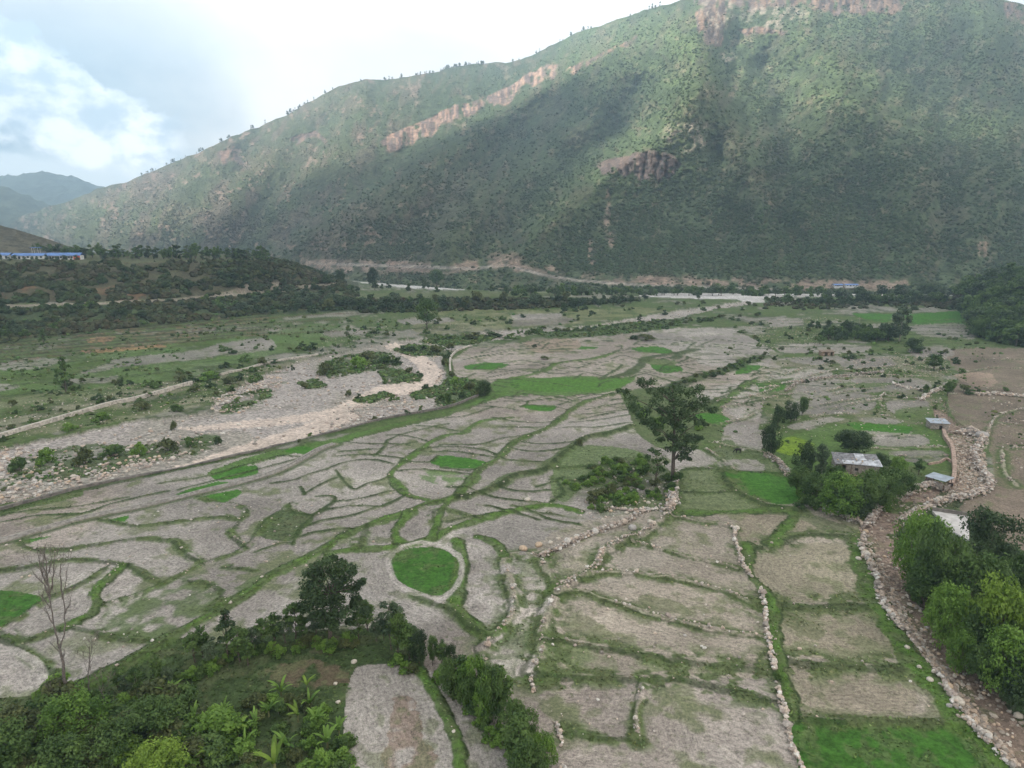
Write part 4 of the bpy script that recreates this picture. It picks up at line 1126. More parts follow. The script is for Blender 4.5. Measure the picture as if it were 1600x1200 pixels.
def leafcloud(cen, rad, n, size, r, flat=.7, asp=1.7, droop=0.2, shell=.45, lo=.55, hi=1.35):
    """leaf-sized quads spread through clumps; returns V, F, tint"""
    cen = np.array(cen, float); rad = np.array(rad, float)
    k = len(cen); N = k * n
    c = np.repeat(np.arange(k), n)
    d = r.normal(size=(N, 3)); d /= np.linalg.norm(d, axis=1)[:, None]
    rr = (shell + (1 - shell) * r.random(N)) ** .8
    rr = np.where(r.random(N) < .22, rr * r.uniform(1.05, 1.45, N), rr)
    off = d * rr[:, None] * rad[c][:, None] * np.array((1, 1, flat))
    p = cen[c] + off
    nm = d * .8 + r.normal(size=(N, 3)) * .55 + np.array((0, 0, .55)); nm /= np.linalg.norm(nm, axis=1)[:, None]
    a = np.cross(nm, r.normal(size=(N, 3))); a /= np.linalg.norm(a, axis=1)[:, None] + 1e-9
    b_ = np.cross(nm, a)
    s = size * r.uniform(.55, 1.3, N)
    a = a * (s * .5 * asp)[:, None]; b_ = b_ * (s * .5)[:, None]
    dr = np.array((0, 0, -1.)) * (s * droop)[:, None]
    V = np.stack([p - a, p - b_ + dr * .1, p + a + dr, p + b_ + dr * .1], 1).reshape(-1, 3)
    F = np.arange(N * 4).reshape(N, 4)
    ct = r.uniform(lo, hi, k)
    tint = np.repeat(ct[c] * r.uniform(.75, 1.25, N), 4)
    return V, F, tint


def leaf_mat(name, col, light, trans=.38):
    def bld(t):
        geo = t.n('ShaderNodeNewGeometry').outputs['Position']
        ti = t.n('ShaderNodeAttribute', attribute_name='tint').outputs['Fac']
        oi = t.n('ShaderNodeObjectInfo').outputs['Random']
        nz = t.noise(geo, .55, 3, .6)
        f = t.math('ADD', t.math('MULTIPLY', ti, .55), t.math('ADD', t.math('MULTIPLY', nz, .8), t.math('MULTIPLY', oi, .3)))
        c = t.mix(t.step(f, .55, 1.55), col, light)
        d = t.n('ShaderNodeBsdfPrincipled', ins={'Base Color': c, 'Roughness': .55, 'Specular IOR Level': .25})
        tr = t.n('ShaderNodeBsdfTranslucent', ins={0: c})
        mx = t.n('ShaderNodeMixShader', ins={0: trans, 1: d.outputs[0], 2: tr.outputs[0]})
        t.n('ShaderNodeOutputMaterial', ins={0: mx.outputs[0]})
    return material(name, bld)


L_DARK = leaf_mat('leaf_dark', (0.025, 0.047, 0.018), (0.075, 0.123, 0.045))
L_MID = leaf_mat('leaf_mid', (0.039, 0.083, 0.023), (0.135, 0.215, 0.057))
L_BRIGHT = leaf_mat('leaf_bright', (0.065, 0.138, 0.023), (0.203, 0.336, 0.062))
L_YEL = leaf_mat('leaf_yellowish', (0.084, 0.151, 0.019), (0.247, 0.364, 0.058))
L_BLUE = leaf_mat('leaf_grey_green', (0.047, 0.081, 0.040), (0.131, 0.179, 0.093))
L_OLIVE = leaf_mat('leaf_olive', (0.059, 0.081, 0.030), (0.157, 0.179, 0.064))
BARK = simple('bark', (0.13, 0.105, 0.085), .9, .4, 6.0, bump=.02)
PBARK = simple('pale_bark', (0.34, 0.31, 0.27), .85, .35, 6.0)
GBARK = simple('grey_bark', (0.165, 0.14, 0.125), .9, .3, 5.0)


def blob_centres(kind, n, r):
    """clump centres (in unit tree: height 1, half width w) per species"""
    C_ = []; R_ = []
    for i in range(n):
        if kind == 'broad':
            th = r.uniform(0, 6.28); q = r.random() ** .5; h = r.random()
            z = .30 + .62 * h; w_ = .42 * math.sin(math.pi * (.12 + .80 * h)) ** .75
            C_.append((w_ * q * math.cos(th), w_ * q * math.sin(th), z)); R_.append(r.uniform(.10, .19))
        elif kind == 'round':
            th = r.uniform(0, 6.28); q = r.random() ** .45; h = r.random()
            z = .16 + .74 * h; w_ = .54 * math.sin(math.pi * (.16 + .76 * h)) ** .6
            C_.append((w_ * q * math.cos(th), w_ * q * math.sin(th), z)); R_.append(r.uniform(.12, .21))
        elif kind == 'slender':
            th = r.uniform(0, 6.28); q = r.random() ** .5; h = r.random()
            z = .34 + .60 * h; w_ = .20 * math.sin(math.pi * (.18 + .72 * h)) ** .7
            C_.append((w_ * q * math.cos(th), w_ * q * math.sin(th), z)); R_.append(r.uniform(.05, .10))
        elif kind == 'column':
            th = r.uniform(0, 6.28); q = r.random() ** .5; h = r.random()
            z = .12 + .82 * h; w_ = .20 * math.sin(math.pi * (.15 + .75 * h)) ** .5
            C_.append((w_ * q * math.cos(th), w_ * q * math.sin(th), z)); R_.append(r.uniform(.06, .11))
        elif kind == 'conifer':
            lay = i % 7; th = r.uniform(0, 6.28); z = .28 + .10 * lay; w_ = .33 * (1 - (lay / 7.4)) ** .8 * r.uniform(.25, 1)
            C_.append((w_ * math.cos(th), w_ * math.sin(th), z - w_ * .12)); R_.append(r.uniform(.05, .095))
        elif kind == 'bush':
            th = r.uniform(0, 6.28); q = r.random() ** .5; h = r.random()
            z = .18 + .60 * h; w_ = .62 * (1 - h * .65)
            C_.append((w_ * q * math.cos(th), w_ * q * math.sin(th), z)); R_.append(r.uniform(.16, .28))
    return np.array(C_), np.array(R_)


def tree_meshes(kind, n, leaves, lsize, seed, trunk_r=.022, limbs=9, flat=.75):
    """unit-height tree: crown mesh data and trunk mesh data"""
    r = np.random.default_rng(seed)
    c, R = blob_centres(kind, n, r)
    V, F, tint = leafcloud(c, R, leaves, lsize, r, flat=flat)
    parts = []
    lean = r.uniform(-.03, .03, 2)
    h0 = {'broad': .62, 'round': .5, 'slender': .9, 'column': .85, 'conifer': .97, 'bush': .3}[kind]
    zz = np.linspace(-.03, h0, 7)
    tp = np.stack([lean[0] * np.sin(zz * 4), lean[1] * np.sin(zz * 3), zz], 1)
    parts.append(tube(tp, trunk_r * (1.15 - .85 * np.linspace(0, 1, 7)) * np.array([1.35, 1.05, 1, 1, 1, 1, 1]), 7))
    for j in r.permutation(len(c))[:limbs]:
        e = c[j]; s0 = min(h0 * .9, max(.1 if kind != 'bush' else .02, e[2] - .28 - .2 * abs(e[0])))
        s = np.array((np.interp(s0, zz, tp[:, 0]), np.interp(s0, zz, tp[:, 1]), s0))
        m = (s + e) / 2 + np.array((0, 0, .03))
        parts.append(tube([s, m, e], [trunk_r * .5, trunk_r * .32, trunk_r * .1], 5))
    return (V, F, tint), merge(parts)


PROTO = {}


def proto(key, kind, n, leaves, lsize, seed, leafm, bark, **kw):
    (V, F, ti), (tv, tf) = tree_meshes(kind, n, leaves, lsize, seed, **kw)
    crown = mesh_from('crown', V, F, [leafm], attrs={'tint': ('FLOAT', ti)})
    trunk = mesh_from('trunk', tv, tf, [bark], smooth=True)
    PROTO[key] = (crown, trunk)


def small_proto(key, kind, n, leaves, lsize, seed, leafm, bark, **kw):
    """one mesh with two materials, for trees a few pixels high"""
    (V, F, ti), (tv, tf) = tree_meshes(kind, n, leaves, lsize, seed, limbs=3, **kw)
    o = len(V)
    me = mesh_from('small_tree', np.concatenate([V, tv]), np.concatenate([F, tf + o]), [leafm, bark], fmat=np.array([0] * len(F) + [1] * len(tf)),
                   attrs={'tint': ('FLOAT', np.concatenate([ti, np.ones(len(tv))]))})
    PROTO[key] = (me,)


for i in range(3):
    proto(f'broad{i}', 'broad', 46, 90, .034, 100 + i, L_MID, BARK)
    proto(f'round{i}', 'round', 54, 100, .034, 110 + i, [L_BRIGHT, L_MID, L_YEL][i], BARK)
    proto(f'rdark{i}', 'round', 50, 90, .036, 120 + i, L_DARK, BARK)
    proto(f'slender{i}', 'slender', 26, 60, .034, 130 + i, [L_MID, L_BLUE, L_MID][i], BARK, trunk_r=.013)
    proto(f'bush{i}', 'bush', 16, 70, .085, 140 + i, [L_MID, L_BRIGHT, L_OLIVE][i], BARK, trunk_r=.03, limbs=5)
    small_proto(f'sb{i}', 'bush', 9, 34, .15, 150 + i, [L_OLIVE, L_MID, L_DARK][i], BARK, trunk_r=.03)
    small_proto(f'st{i}', 'broad', 18, 34, .075, 160 + i, [L_DARK, L_MID, L_BLUE][i], BARK)
    small_proto(f'sc{i}', 'column', 14, 34, .07, 170 + i, [L_DARK, L_MID, L_BLUE][i], BARK)
proto('column0', 'column', 34, 80, .035, 180, L_BLUE, PBARK, trunk_r=.012, limbs=14)
proto('conifer0', 'conifer', 42, 46, .035, 181, L_DARK, BARK, trunk_r=.016, flat=.45)
proto('conifer1', 'conifer', 34, 44, .04, 182, L_MID, BARK, trunk_r=.016, flat=.45)
proto('rdeep0', 'round', 60, 110, .034, 183, L_DARK, BARK)
NAT = {'broad': .84 + .2, 'round': 1.2, 'rdark': 1.2, 'rdeep': 1.2, 'slender': .5, 'bush': 1.6, 'sb': 1.6, 'st': 1.0, 'sc': .5, 'column': .5, 'conifer': .7}
rt = np.random.default_rng(77)


def height_for(px, pb, pt):
    p = gpos(px, pb)
    _, b_ = ray(px, pt)
    return float(CAMZ + b_ * p[1] - p[2]), p


def plant(key, name, cat, px, pb, pt, wpx, label, group=None, rot=None, hmul=1.0):
    """a plant standing on the ground seen at (px, pb), as tall as the view says, as wide as wpx"""
    h, p = height_for(px, pb, pt)
    h *= hmul
    mpp = p[1] / FOC                                      # metres per pixel (near enough)
    fam = key.rstrip('0123456789')
    wd = wpx * mpp * math.hypot(1, ray(px, pb)[1]) if wpx else h * NAT[fam]
    sx = wd / NAT[fam]
    rot = rt.uniform(0, 6.28) if rot is None else rot
    pr = PROTO[key]
    if len(pr) == 1:
        o = link(name, pr[0], loc=p); o.rotation_euler = (0, 0, rot); o.scale = (sx, sx, h)
    else:
        o = empty(name, p, rot, (sx, sx, h))
        link('crown' if fam != 'bush' else 'foliage', pr[0], o); link('trunk' if fam != 'bush' else 'stem', pr[1], o)
    tag(o, label, cat, group)
    return o
# ------------------------------------------------------------------ single trees, traced crown by crown
def traced_tree(name, label, cat, base, stem, clumps, depth, leafm, leaves, lsize, bark, tr, seed, flat=.6):
    """base pixel; stem = pixel polyline of the trunk; clumps = (px, py, radius px); depth = half thickness in metres"""
    r = np.random.default_rng(seed)
    p0 = gpos(*base); D = p0[1]
    def P(px, py, dy=0.0):
        a, b_ = ray(px, py); return np.array((a * (D + dy), D + dy, CAMZ + b_ * (D + dy)))
    root = empty(name, p0)
    cs, rs_ = [], []
    m = D / FOC * 1.03
    for (x, y, q) in clumps:
        for k in range(max(2, int(q / 3.6))):
            cs.append(P(x + r.uniform(-.5, .5) * q, y + r.uniform(-.35, .35) * q, r.uniform(-1, 1) * depth) - p0); rs_.append(q * m * r.uniform(.6, 1.05))
    V, F, ti = leafcloud(cs, rs_, leaves, lsize, r, flat=flat)
    link('crown', mesh_from('crown', V, F, [leafm], attrs={'tint': ('FLOAT', ti)}), root)
    SP = np.array([P(*q) for q in stem]) - p0; SP[0, 2] -= .4
    parts = [tube(SP, np.linspace(tr * 1.2, tr * .35, len(SP)), 8)]
    for j in r.permutation(len(cs))[:26]:
        e = cs[j]; k = np.argmin(np.abs(SP[:, 2] - (e[2] - 1.5 - .3 * np.hypot(e[0] - SP[-1, 0], e[1]))))
        s = SP[max(1, k)]
        parts.append(tube([s, (s + e) / 2 + (0, 0, .4), e], [tr * .38, tr * .25, tr * .07], 5))
    tv, tf = merge(parts)
    link('trunk', mesh_from('trunk', tv, tf, [bark], smooth=True), root)
    return tag(root, label, cat)


traced_tree('pine_tree', 'tallest tree in mid valley, ragged dark layered crown on a bare trunk', 'tree', (1051, 752),
            [(1051, 752), (1052, 720), (1053, 690), (1054, 660), (1053, 630), (1050, 606)],
            [(965, 612, 7), (975, 613, 8), (985, 622, 10), (1000, 592, 8), (1003, 601, 9), (1016, 598, 9), (992, 634, 12), (1008, 640, 14), (1010, 656, 12), (1022, 610, 12), (1028, 626, 14), (1040, 608, 12), (1045, 640, 18), (1050, 622, 16),
             (1060, 606, 12), (1062, 650, 16), (1068, 628, 16), (1078, 614, 12), (1085, 632, 14), (1092, 606, 12), (1098, 622, 13), (1104, 634, 10), (1110, 640, 8), (1117, 638, 5), (1050, 664, 15), (1062, 672, 14), (1092, 660, 8), (1102, 664, 6),
             (1028, 676, 9), (1036, 688, 10), (1050, 684, 15), (1066, 690, 15), (1078, 686, 13), (1090, 688, 10), (1096, 684, 8), (1072, 704, 11), (1066, 714, 8), (1058, 700, 11), (1030, 668, 8), (1074, 716, 7), (1046, 700, 9), (1040, 652, 13), (1030, 642, 12), (1080, 650, 12), (1072, 640, 13), (1020, 664, 9), (1086, 700, 8)],
            3.8, L_DARK, 62, .38, BARK, .42, 31)
traced_tree('young_tree', 'slim young tree leaning left of the tall ragged pine among boulders', 'tree', (1023, 759),
            [(1023, 759), (1025, 745), (1028, 730), (1026, 712)],
            [(1020, 702, 7), (1026, 706, 8), (1012, 714, 7), (1020, 718, 10), (1032, 716, 8), (1010, 728, 6), (1030, 728, 9), (1040, 722, 5), (1022, 736, 7), (1036, 736, 5)], 1.2, L_MID, 42, .36, BARK, .17, 32)
traced_tree('broadleaf_tree', 'big dark leafy tree rising over the hedge left of the round green plot', 'tree', (516, 1004),
            [(516, 1004), (516, 985), (517, 960), (519, 930), (520, 905)],
            [(520, 872, 10), (510, 878, 12), (532, 880, 11), (495, 886, 12), (524, 892, 16), (545, 888, 12), (555, 895, 8), (482, 896, 12), (505, 900, 18), (532, 905, 18), (484, 912, 14), (500, 920, 18), (520, 920, 18), (545, 916, 14),
             (478, 928, 12), (490, 938, 16), (510, 940, 20), (530, 938, 18), (556, 922, 10), (562, 912, 9), (568, 908, 6), (552, 936, 14), (480, 948, 13), (498, 958, 16), (518, 960, 18), (538, 956, 16), (558, 946, 12), (566, 956, 10), (545, 970, 10), (525, 975, 12), (506, 974, 12)],
            3.8, L_DARK, 100, .26, BARK, .30, 33)
traced_tree('feathery_tree', 'tall feathery tree at the left end of the leafy hedge behind the garden', 'tree', (356, 1032),
            [(356, 1032), (354, 1000), (352, 965)], [(352, 955, 6), (350, 966, 8), (356, 976, 9), (344, 980, 8), (360, 990, 9), (350, 998, 9), (366, 1002, 7)], 1.2, L_DARK, 60, .30, BARK, .12, 34)


def bare_tree(name, label, strokes, r0, seed):
    base = strokes[0][0]
    p0 = gpos(*base); D = p0[1]; r = np.random.default_rng(seed)
    root = empty(name, p0)
    def P(px, py, dy=0.0):
        a, b_ = ray(px, py); return np.array((a * (D + dy), D + dy, CAMZ + b_ * (D + dy))) - p0
    main, twigs = [], []
    for si, st in enumerate(strokes):
        dy1 = r.uniform(-1.6, 1.6) if si else 0
        S_ = spline(st, 4); n = len(S_)
        pts = [P(x, y, dy1 * k / n) + r.normal(0, .05, 3) for k, (x, y) in enumerate(S_)]
        ra = r0 if si == 0 else r0 * .42
        R = np.linspace(ra, ra * (.45 if si == 0 else .12), n)
        if si == 0: pts[0][2] -= .5
        (main if si < 3 else twigs).append(tube(pts, R, 7))
        for _ in range(4 if si else 2):
            k = r.integers(n // 3, n - 1); s = pts[k]
            e = s + np.array((r.uniform(-1.1, 1.1), r.uniform(-1, 1), r.uniform(.9, 2.4)))
            twigs.append(tube([s, (s + e) / 2 + r.normal(0, .12, 3), e], [R[k] * .5, R[k] * .3, .018], 4))
            for _ in range(3):
                q = s + (e - s) * r.uniform(.4, .9); e2 = q + np.array((r.uniform(-.5, .5), r.uniform(-.4, .4), r.uniform(.4, 1.2)))
                twigs.append(tube([q, e2], [.025, .012], 4))
    V, F = merge(main[:1]); link('trunk', mesh_from('trunk', V, F, [GBARK], smooth=True), root)
    V, F = merge(main[1:] + twigs); link('crown', mesh_from('crown', V, F, [GBARK], smooth=True), root)
    return tag(root, label, 'tree')


bare_tree('bare_tree', 'largest leafless grey tree, forked, at the left above the thicket',
          [[(102, 1092), (100, 1060), (97, 1030), (93, 1010)], [(93, 1012), (86, 985), (80, 950), (76, 925), (72, 905), (66, 880), (58, 860)], [(94, 1012), (100, 990), (101, 960), (99, 930), (103, 905), (107, 880)],
           [(78, 935), (70, 915), (60, 905), (52, 895), (48, 888)], [(77, 930), (82, 905), (84, 880), (86, 858)], [(76, 925), (74, 900), (70, 870), (70, 850)], [(80, 950), (72, 940), (66, 935)], [(99, 935), (94, 910), (96, 885), (98, 870)], [(84, 975), (74, 960), (68, 950)], [(100, 960), (108, 945), (112, 930)], [(75, 915), (62, 885), (58, 850)], [(73, 905), (80, 880), (78, 862)]], .26, 3)
bare_tree('bare_sapling', 'thin leafless sapling just right of the big bare tree', [[(139, 1085), (138, 1060), (140, 1035), (141, 1010)], [(139, 1052), (134, 1040), (130, 1030)], [(140, 1035), (146, 1022), (150, 1012)], [(140, 1030), (143, 1018), (142, 1000)]], .09, 5)
bare_tree('bare_shrub', 'short leafless shrub stem between the bare sapling and the hedge', [[(161, 1112), (161, 1095), (160, 1080), (161, 1070)], [(160, 1085), (154, 1072), (152, 1066)], [(161, 1080), (168, 1070), (171, 1064)]], .08, 6)
bare_tree('leaning_shrub', 'short grey dead stump branches at the foot of the big bare tree', [[(80, 1102), (76, 1094), (74, 1088)], [(80, 1100), (86, 1090), (92, 1080)], [(78, 1098), (72, 1090)]], .1, 8)

# ------------------------------------------------------------------ hedge of young trees round the garden
HG = 'young trees of the hedge round the garden'
ORD = ['first', 'second', 'third', 'fourth', 'fifth', 'sixth', 'seventh', 'eighth', 'ninth', 'tenth', 'eleventh', 'twelfth', 'thirteenth', 'fourteenth', 'fifteenth', 'sixteenth', 'seventeenth', 'eighteenth', 'nineteenth', 'twentieth', 'twenty-first']
hedge = [(186, 1080, 38), (198, 1090, 36), (215, 1085, 42), (246, 1062, 40), (262, 1072, 30), (305, 1035, 46), (318, 1028, 52), (330, 1040, 44), (375, 1035, 55), (388, 1040, 46), (398, 1022, 44), (412, 1012, 46), (430, 1006, 52), (446, 1004, 44), (462, 998, 58), (474, 1000, 42), (494, 998, 44),
         (560, 1000, 44), (575, 985, 50), (588, 1002, 36), (600, 1000, 30)]
for i, (x, y, h) in enumerate(hedge):
    plant(f'slender{i % 3}', 'hedge_tree', 'tree', x, y, y - h, h * .62, f'{ORD[i]} slim young tree from the left in the leafy row behind the garden', HG)
hedge2 = [(612, 1015, 78, 42), (622, 1022, 62, 40), (640, 1030, 58, 34), (655, 1036, 50, 32), (645, 1015, 44, 26), (676, 1040, 46, 22), (690, 1042, 44, 22), (704, 1046, 40, 22)]
for i, (x, y, h, w) in enumerate(hedge2):
    plant(['slender1', 'broad0', 'slender0', 'rdark1'][i % 4], 'hedge_tree', 'tree', x, y, y - h, w, f'{ORD[i]} leafy tree from the left where the hedge bends round the garden', 'trees where the hedge bends at the right of the garden')
row3 = [(706, 1090, 62, 40), (722, 1082, 62, 44), (740, 1098, 72, 46), (758, 1100, 60, 44), (770, 1128, 88, 44), (785, 1122, 84, 44), (760, 1125, 70, 38), (800, 1158, 66, 48), (818, 1165, 62, 46), (812, 1205, 90, 60), (845, 1206, 60, 46), (825, 1240, 80, 60), (732, 1105, 56, 36)]
for i, (x, y, h, w) in enumerate(row3):
    lab = f'{ORD[i]} tree counting down the green row between two ploughed strips'
    g = 'trees of the row between the ploughed strips'
    if i == 4: lab, g = 'tallest thin-stemmed tree of the row between the ploughed strips', None
    plant(['round1', 'slender0', 'round0', 'broad1'][i % 4], 'row_tree', 'tree', x, y, y - h, w, lab, g)

# ------------------------------------------------------------------ thicket and banana plants bottom left
rb = np.random.default_rng(19)


def banana(seed, nl):
    r = np.random.default_rng(seed); parts = []; ti = []
    for k in range(nl):
        az_ = r.uniform(0, 6.28); L = r.uniform(1.7, 2.6); up = r.uniform(1.0, 1.5); w_ = r.uniform(.14, .22)
        n = 9; V = []
        for j in range(n):
            t = j / (n - 1); ang = up - 1.25 * t ** 1.8
            if j == 0: pt = np.array((0, 0, .9)); 
            else: pt = pt + L / (n - 1) * np.array((math.cos(az_) * math.cos(ang), math.sin(az_) * math.cos(ang), math.sin(ang)))
            wd = w_ * math.sin(math.pi * min(1, (t * .93 + .07))) ** .6 * (1 if t > .12 else .25)
            sd = np.array((-math.sin(az_), math.cos(az_), 0)) * wd
            dn = np.array((0, 0, -.22 * wd))
            V += [pt - sd + dn, pt, pt + sd + dn]
        V = np.array(V); idx = np.arange(n * 3).reshape(n, 3)
        F = np.concatenate([np.stack([idx[:-1, 0], idx[:-1, 1], idx[1:, 1], idx[1:, 0]], -1), np.stack([idx[:-1, 1], idx[:-1, 2], idx[1:, 2], idx[1:, 1]], -1)])
        parts.append((V, F)); ti.append(np.full(len(V), r.uniform(.5, 1.5)))
    V, F = merge(parts)
    crown = mesh_from('leaves', V, F, [[L_BRIGHT, L_YEL, L_BRIGHT][seed % 3]], attrs={'tint': ('FLOAT', np.concatenate(ti))})
    tv, tf = tube([(0, 0, -.1), (.02, 0, .5), (0, .02, 1.05)], [.15, .13, .08], 8)
    return crown, mesh_from('stem', tv, tf, [simple(f'banana_stem{seed}', (0.16, 0.17, 0.07), .7)], smooth=True)


BAN = [banana(s, n) for s, n in ((1, 8), (2, 10), (3, 7))]
ban = [(190, 1200, 34, 1.2), (268, 1100, 40, 1.15), (304, 1132, 30, 1), (322, 1172, 34, 1), (440, 1092, 38, 1.15), (484, 1110, 38, 1.1), (430, 1210, 46, 1.5), (495, 1140, 36, 1.15), (400, 1140, 24, 1), (466, 1128, 34, 1), (512, 1172, 34, 1.1), (450, 1180, 40, 1.2), (372, 1150, 28, 1), (350, 1122, 24, .9),
       (384, 1172, 26, 1), (480, 1078, 24, .8), (500, 1210, 34, 1.1), (300, 1205, 28, 1), (343, 1150, 26, .9), (530, 1150, 30, .9), (420, 1120, 26, .9), (330, 1190, 30, 1)]
for i, (x, y, h, s) in enumerate(ban):
    p = gpos(x, y); o = empty('banana_plant', p, rb.uniform(0, 6.28), s * .95)
    c, st = BAN[i % 3]; link('leaves', c, o); link('stem', st, o)
    if i == 1: lab, g = 'banana plant with orange dying leaves, alone below the left end of the hedge', None
    elif i == 6: lab, g = 'largest banana plant, bright arching leaves, at the bottom of the garden thicket', None
    elif i == 0: lab, g = 'pale green banana plant standing alone in the bushes at the bottom left', None
    elif i == 15: lab, g = 'small spiky banana plant at the top edge of the banana patch by the brown soil', None
    else: lab, g = 'bright green banana plant in the dense patch beside the grey ploughed plot', 'banana plants in the garden patch'
    tag(o, lab, 'banana plant', g)
thick = [(130, 1085), (545, 1190)]
pts = []
zones = [([(-40, 1140), (40, 1120), (75, 1085), (120, 1092), (180, 1100), (260, 1085), (330, 1095), (345, 1120), (360, 1160), (340, 1215), (200, 1225), (60, 1225), (-60, 1225)], 74, 'bush in the dark green thicket at the bottom left below the bare trees', 'bushes of the bottom left thicket', 36, 56),
         ([(350, 1110), (420, 1095), (500, 1085), (530, 1110), (545, 1150), (540, 1215), (360, 1220)], 34, 'leafy bush growing among the banana plants of the garden', 'bushes among the banana plants', 22, 36),
         ([(180, 1095), (300, 1035), (420, 1010), (500, 1003), (580, 1003), (600, 1010), (500, 1016), (400, 1030), (300, 1060), (200, 1110)], 42, 'low dark bush under the young trees of the garden hedge', 'undershrubs of the hedge', 16, 26),
         ([(590, 1015), (640, 1040), (700, 1060), (760, 1120), (830, 1190), (810, 1200), (740, 1130), (690, 1075), (620, 1045)], 30, 'low bush at the foot of the tree row on the right side of the garden', 'undershrubs of the right row', 16, 26)]
for poly, n, lab, g, h0, h1 in zones:
    PP = np.array(poly, float); k = 0; tries = 0
    while k < n and tries < 5000:
        tries += 1
        x, y = rb.uniform(PP[:, 0].min(), PP[:, 0].max()), rb.uniform(PP[:, 1].min(), PP[:, 1].max())
        ins = False
        for i in range(len(PP)):
            x1, y1 = PP[i]; x2, y2 = PP[(i + 1) % len(PP)]
            if (y1 > y) != (y2 > y) and x < (x2 - x1) * (y - y1) / (y2 - y1) + x1: ins = not ins
        if not ins: continue
        h = rb.uniform(h0, h1)
        plant(f'bush{rb.integers(0, 3)}', 'bush', 'bush', x, y, y - h * .75, h * rb.uniform(1.0, 1.5), lab, g)
        k += 1
for (x, y, h, w, key, lab) in ((250, 1222, 58, 80, 'round2', 'pale yellow-green round bush crown cut by the bottom edge of the view'), (175, 1190, 60, 80, 'round1', 'dense leafy tree filling the middle of the bottom left thicket'), (120, 1150, 62, 90, 'round0', 'leafy tree at the edge of the pale field below the large bare tree'),
                               (250, 1150, 62, 80, 'broad1', 'rounded tree between the banana plants and the bottom left thicket'), (20, 1210, 80, 90, 'broad0', 'green tree in the lower left corner'), (555, 1228, 36, 30, 'bush1', 'bright leafy shrub at the bottom corner of the grey ploughed plot'),
                               (505, 1205, 40, 40, 'bush1', 'light green shrub at the right rim of the banana patch'), (100, 1225, 70, 80, 'broad2', 'leafy tree beside the corner tree at the bottom left')):
    plant(key, 'thicket_tree', 'tree' if h > 45 else 'bush', x, y, y - h, w, lab)
plant('bush0', 'bush', 'bush', 1212, 1062, 1045, 18, 'single small bush against the long pale stone wall at the lower right', hmul=1)
plant('bush2', 'bush', 'bush', 905, 696, 683, 15, 'round bush at the upper end of the stone-faced bank in mid field')
# ------------------------------------------------------------------ wood by the stony stream, lower right
RW = [('round0', 1432, 905, 800, 82, 'light green rounded tree nearest the pale yard beside the stream'), ('rdark0', 1548, 872, 792, 84, 'dark green dome-shaped tree right of the pale yard'),
      ('round1', 1462, 950, 815, 78, 'mid green tree just below the light rounded one by the stream'), ('round1', 1510, 965, 852, 96, 'broad bright green tree in the middle of the stream wood'), ('broad0', 1445, 948, 880, 70, 'dark low tree leaning over the stream at the wood edge'),
      ('round2', 1548, 1035, 902, 84, 'brightest yellow-green tree of the stream wood'), ('broad1', 1590, 940, 862, 64, 'tree at the right edge beside the dark dome-shaped tree'), ('round0', 1480, 1005, 915, 70, 'dark tree at the lower left edge of the stream wood'),
      ('broad0', 1520, 1035, 950, 66, 'olive tree left of the brightest yellow-green one'), ('round0', 1570, 1085, 985, 80, 'dark tree lowest in the stream wood'), ('round1', 1605, 1040, 945, 70, 'green tree at the right edge right of the brightest one'),
      ('rdeep0', 1600, 1110, 1030, 70, 'dark tree at the right edge where the stream wood ends'), ('broad2', 1535, 1072, 1000, 56, 'small olive tree at the stream bank below the brightest one'), ('rdeep0', 1490, 930, 880, 60, 'shaded tree deep between the light trees of the stream wood'),
      ('round1', 1590, 1000, 915, 60, 'leafy tree behind the brightest yellow-green one'), ('rdark0', 1640, 1000, 880, 90, 'dark tree just outside the right edge'), ('rdark2', 1635, 1100, 980, 90, 'large tree beyond the right edge'), ('round0', 1500, 1045, 985, 44, 'small green tree at the bank near the middle boulders')]
for key, x, b_, t_, w_, lab in RW: plant(key, 'stream_tree', 'tree', x, b_, t_, w_, lab)
for i in range(26):
    t = i / 25; x = 1422 + t * 170 + rb.uniform(-8, 14); y = 925 + t * 175 + rb.uniform(-10, 6)
    plant(f'bush{i % 3}', 'bank_bush', 'bush', x, y, y - rb.uniform(16, 26), rb.uniform(26, 42), 'low dark bush along the bank where the wood meets the stony stream', 'bushes along the stream bank')
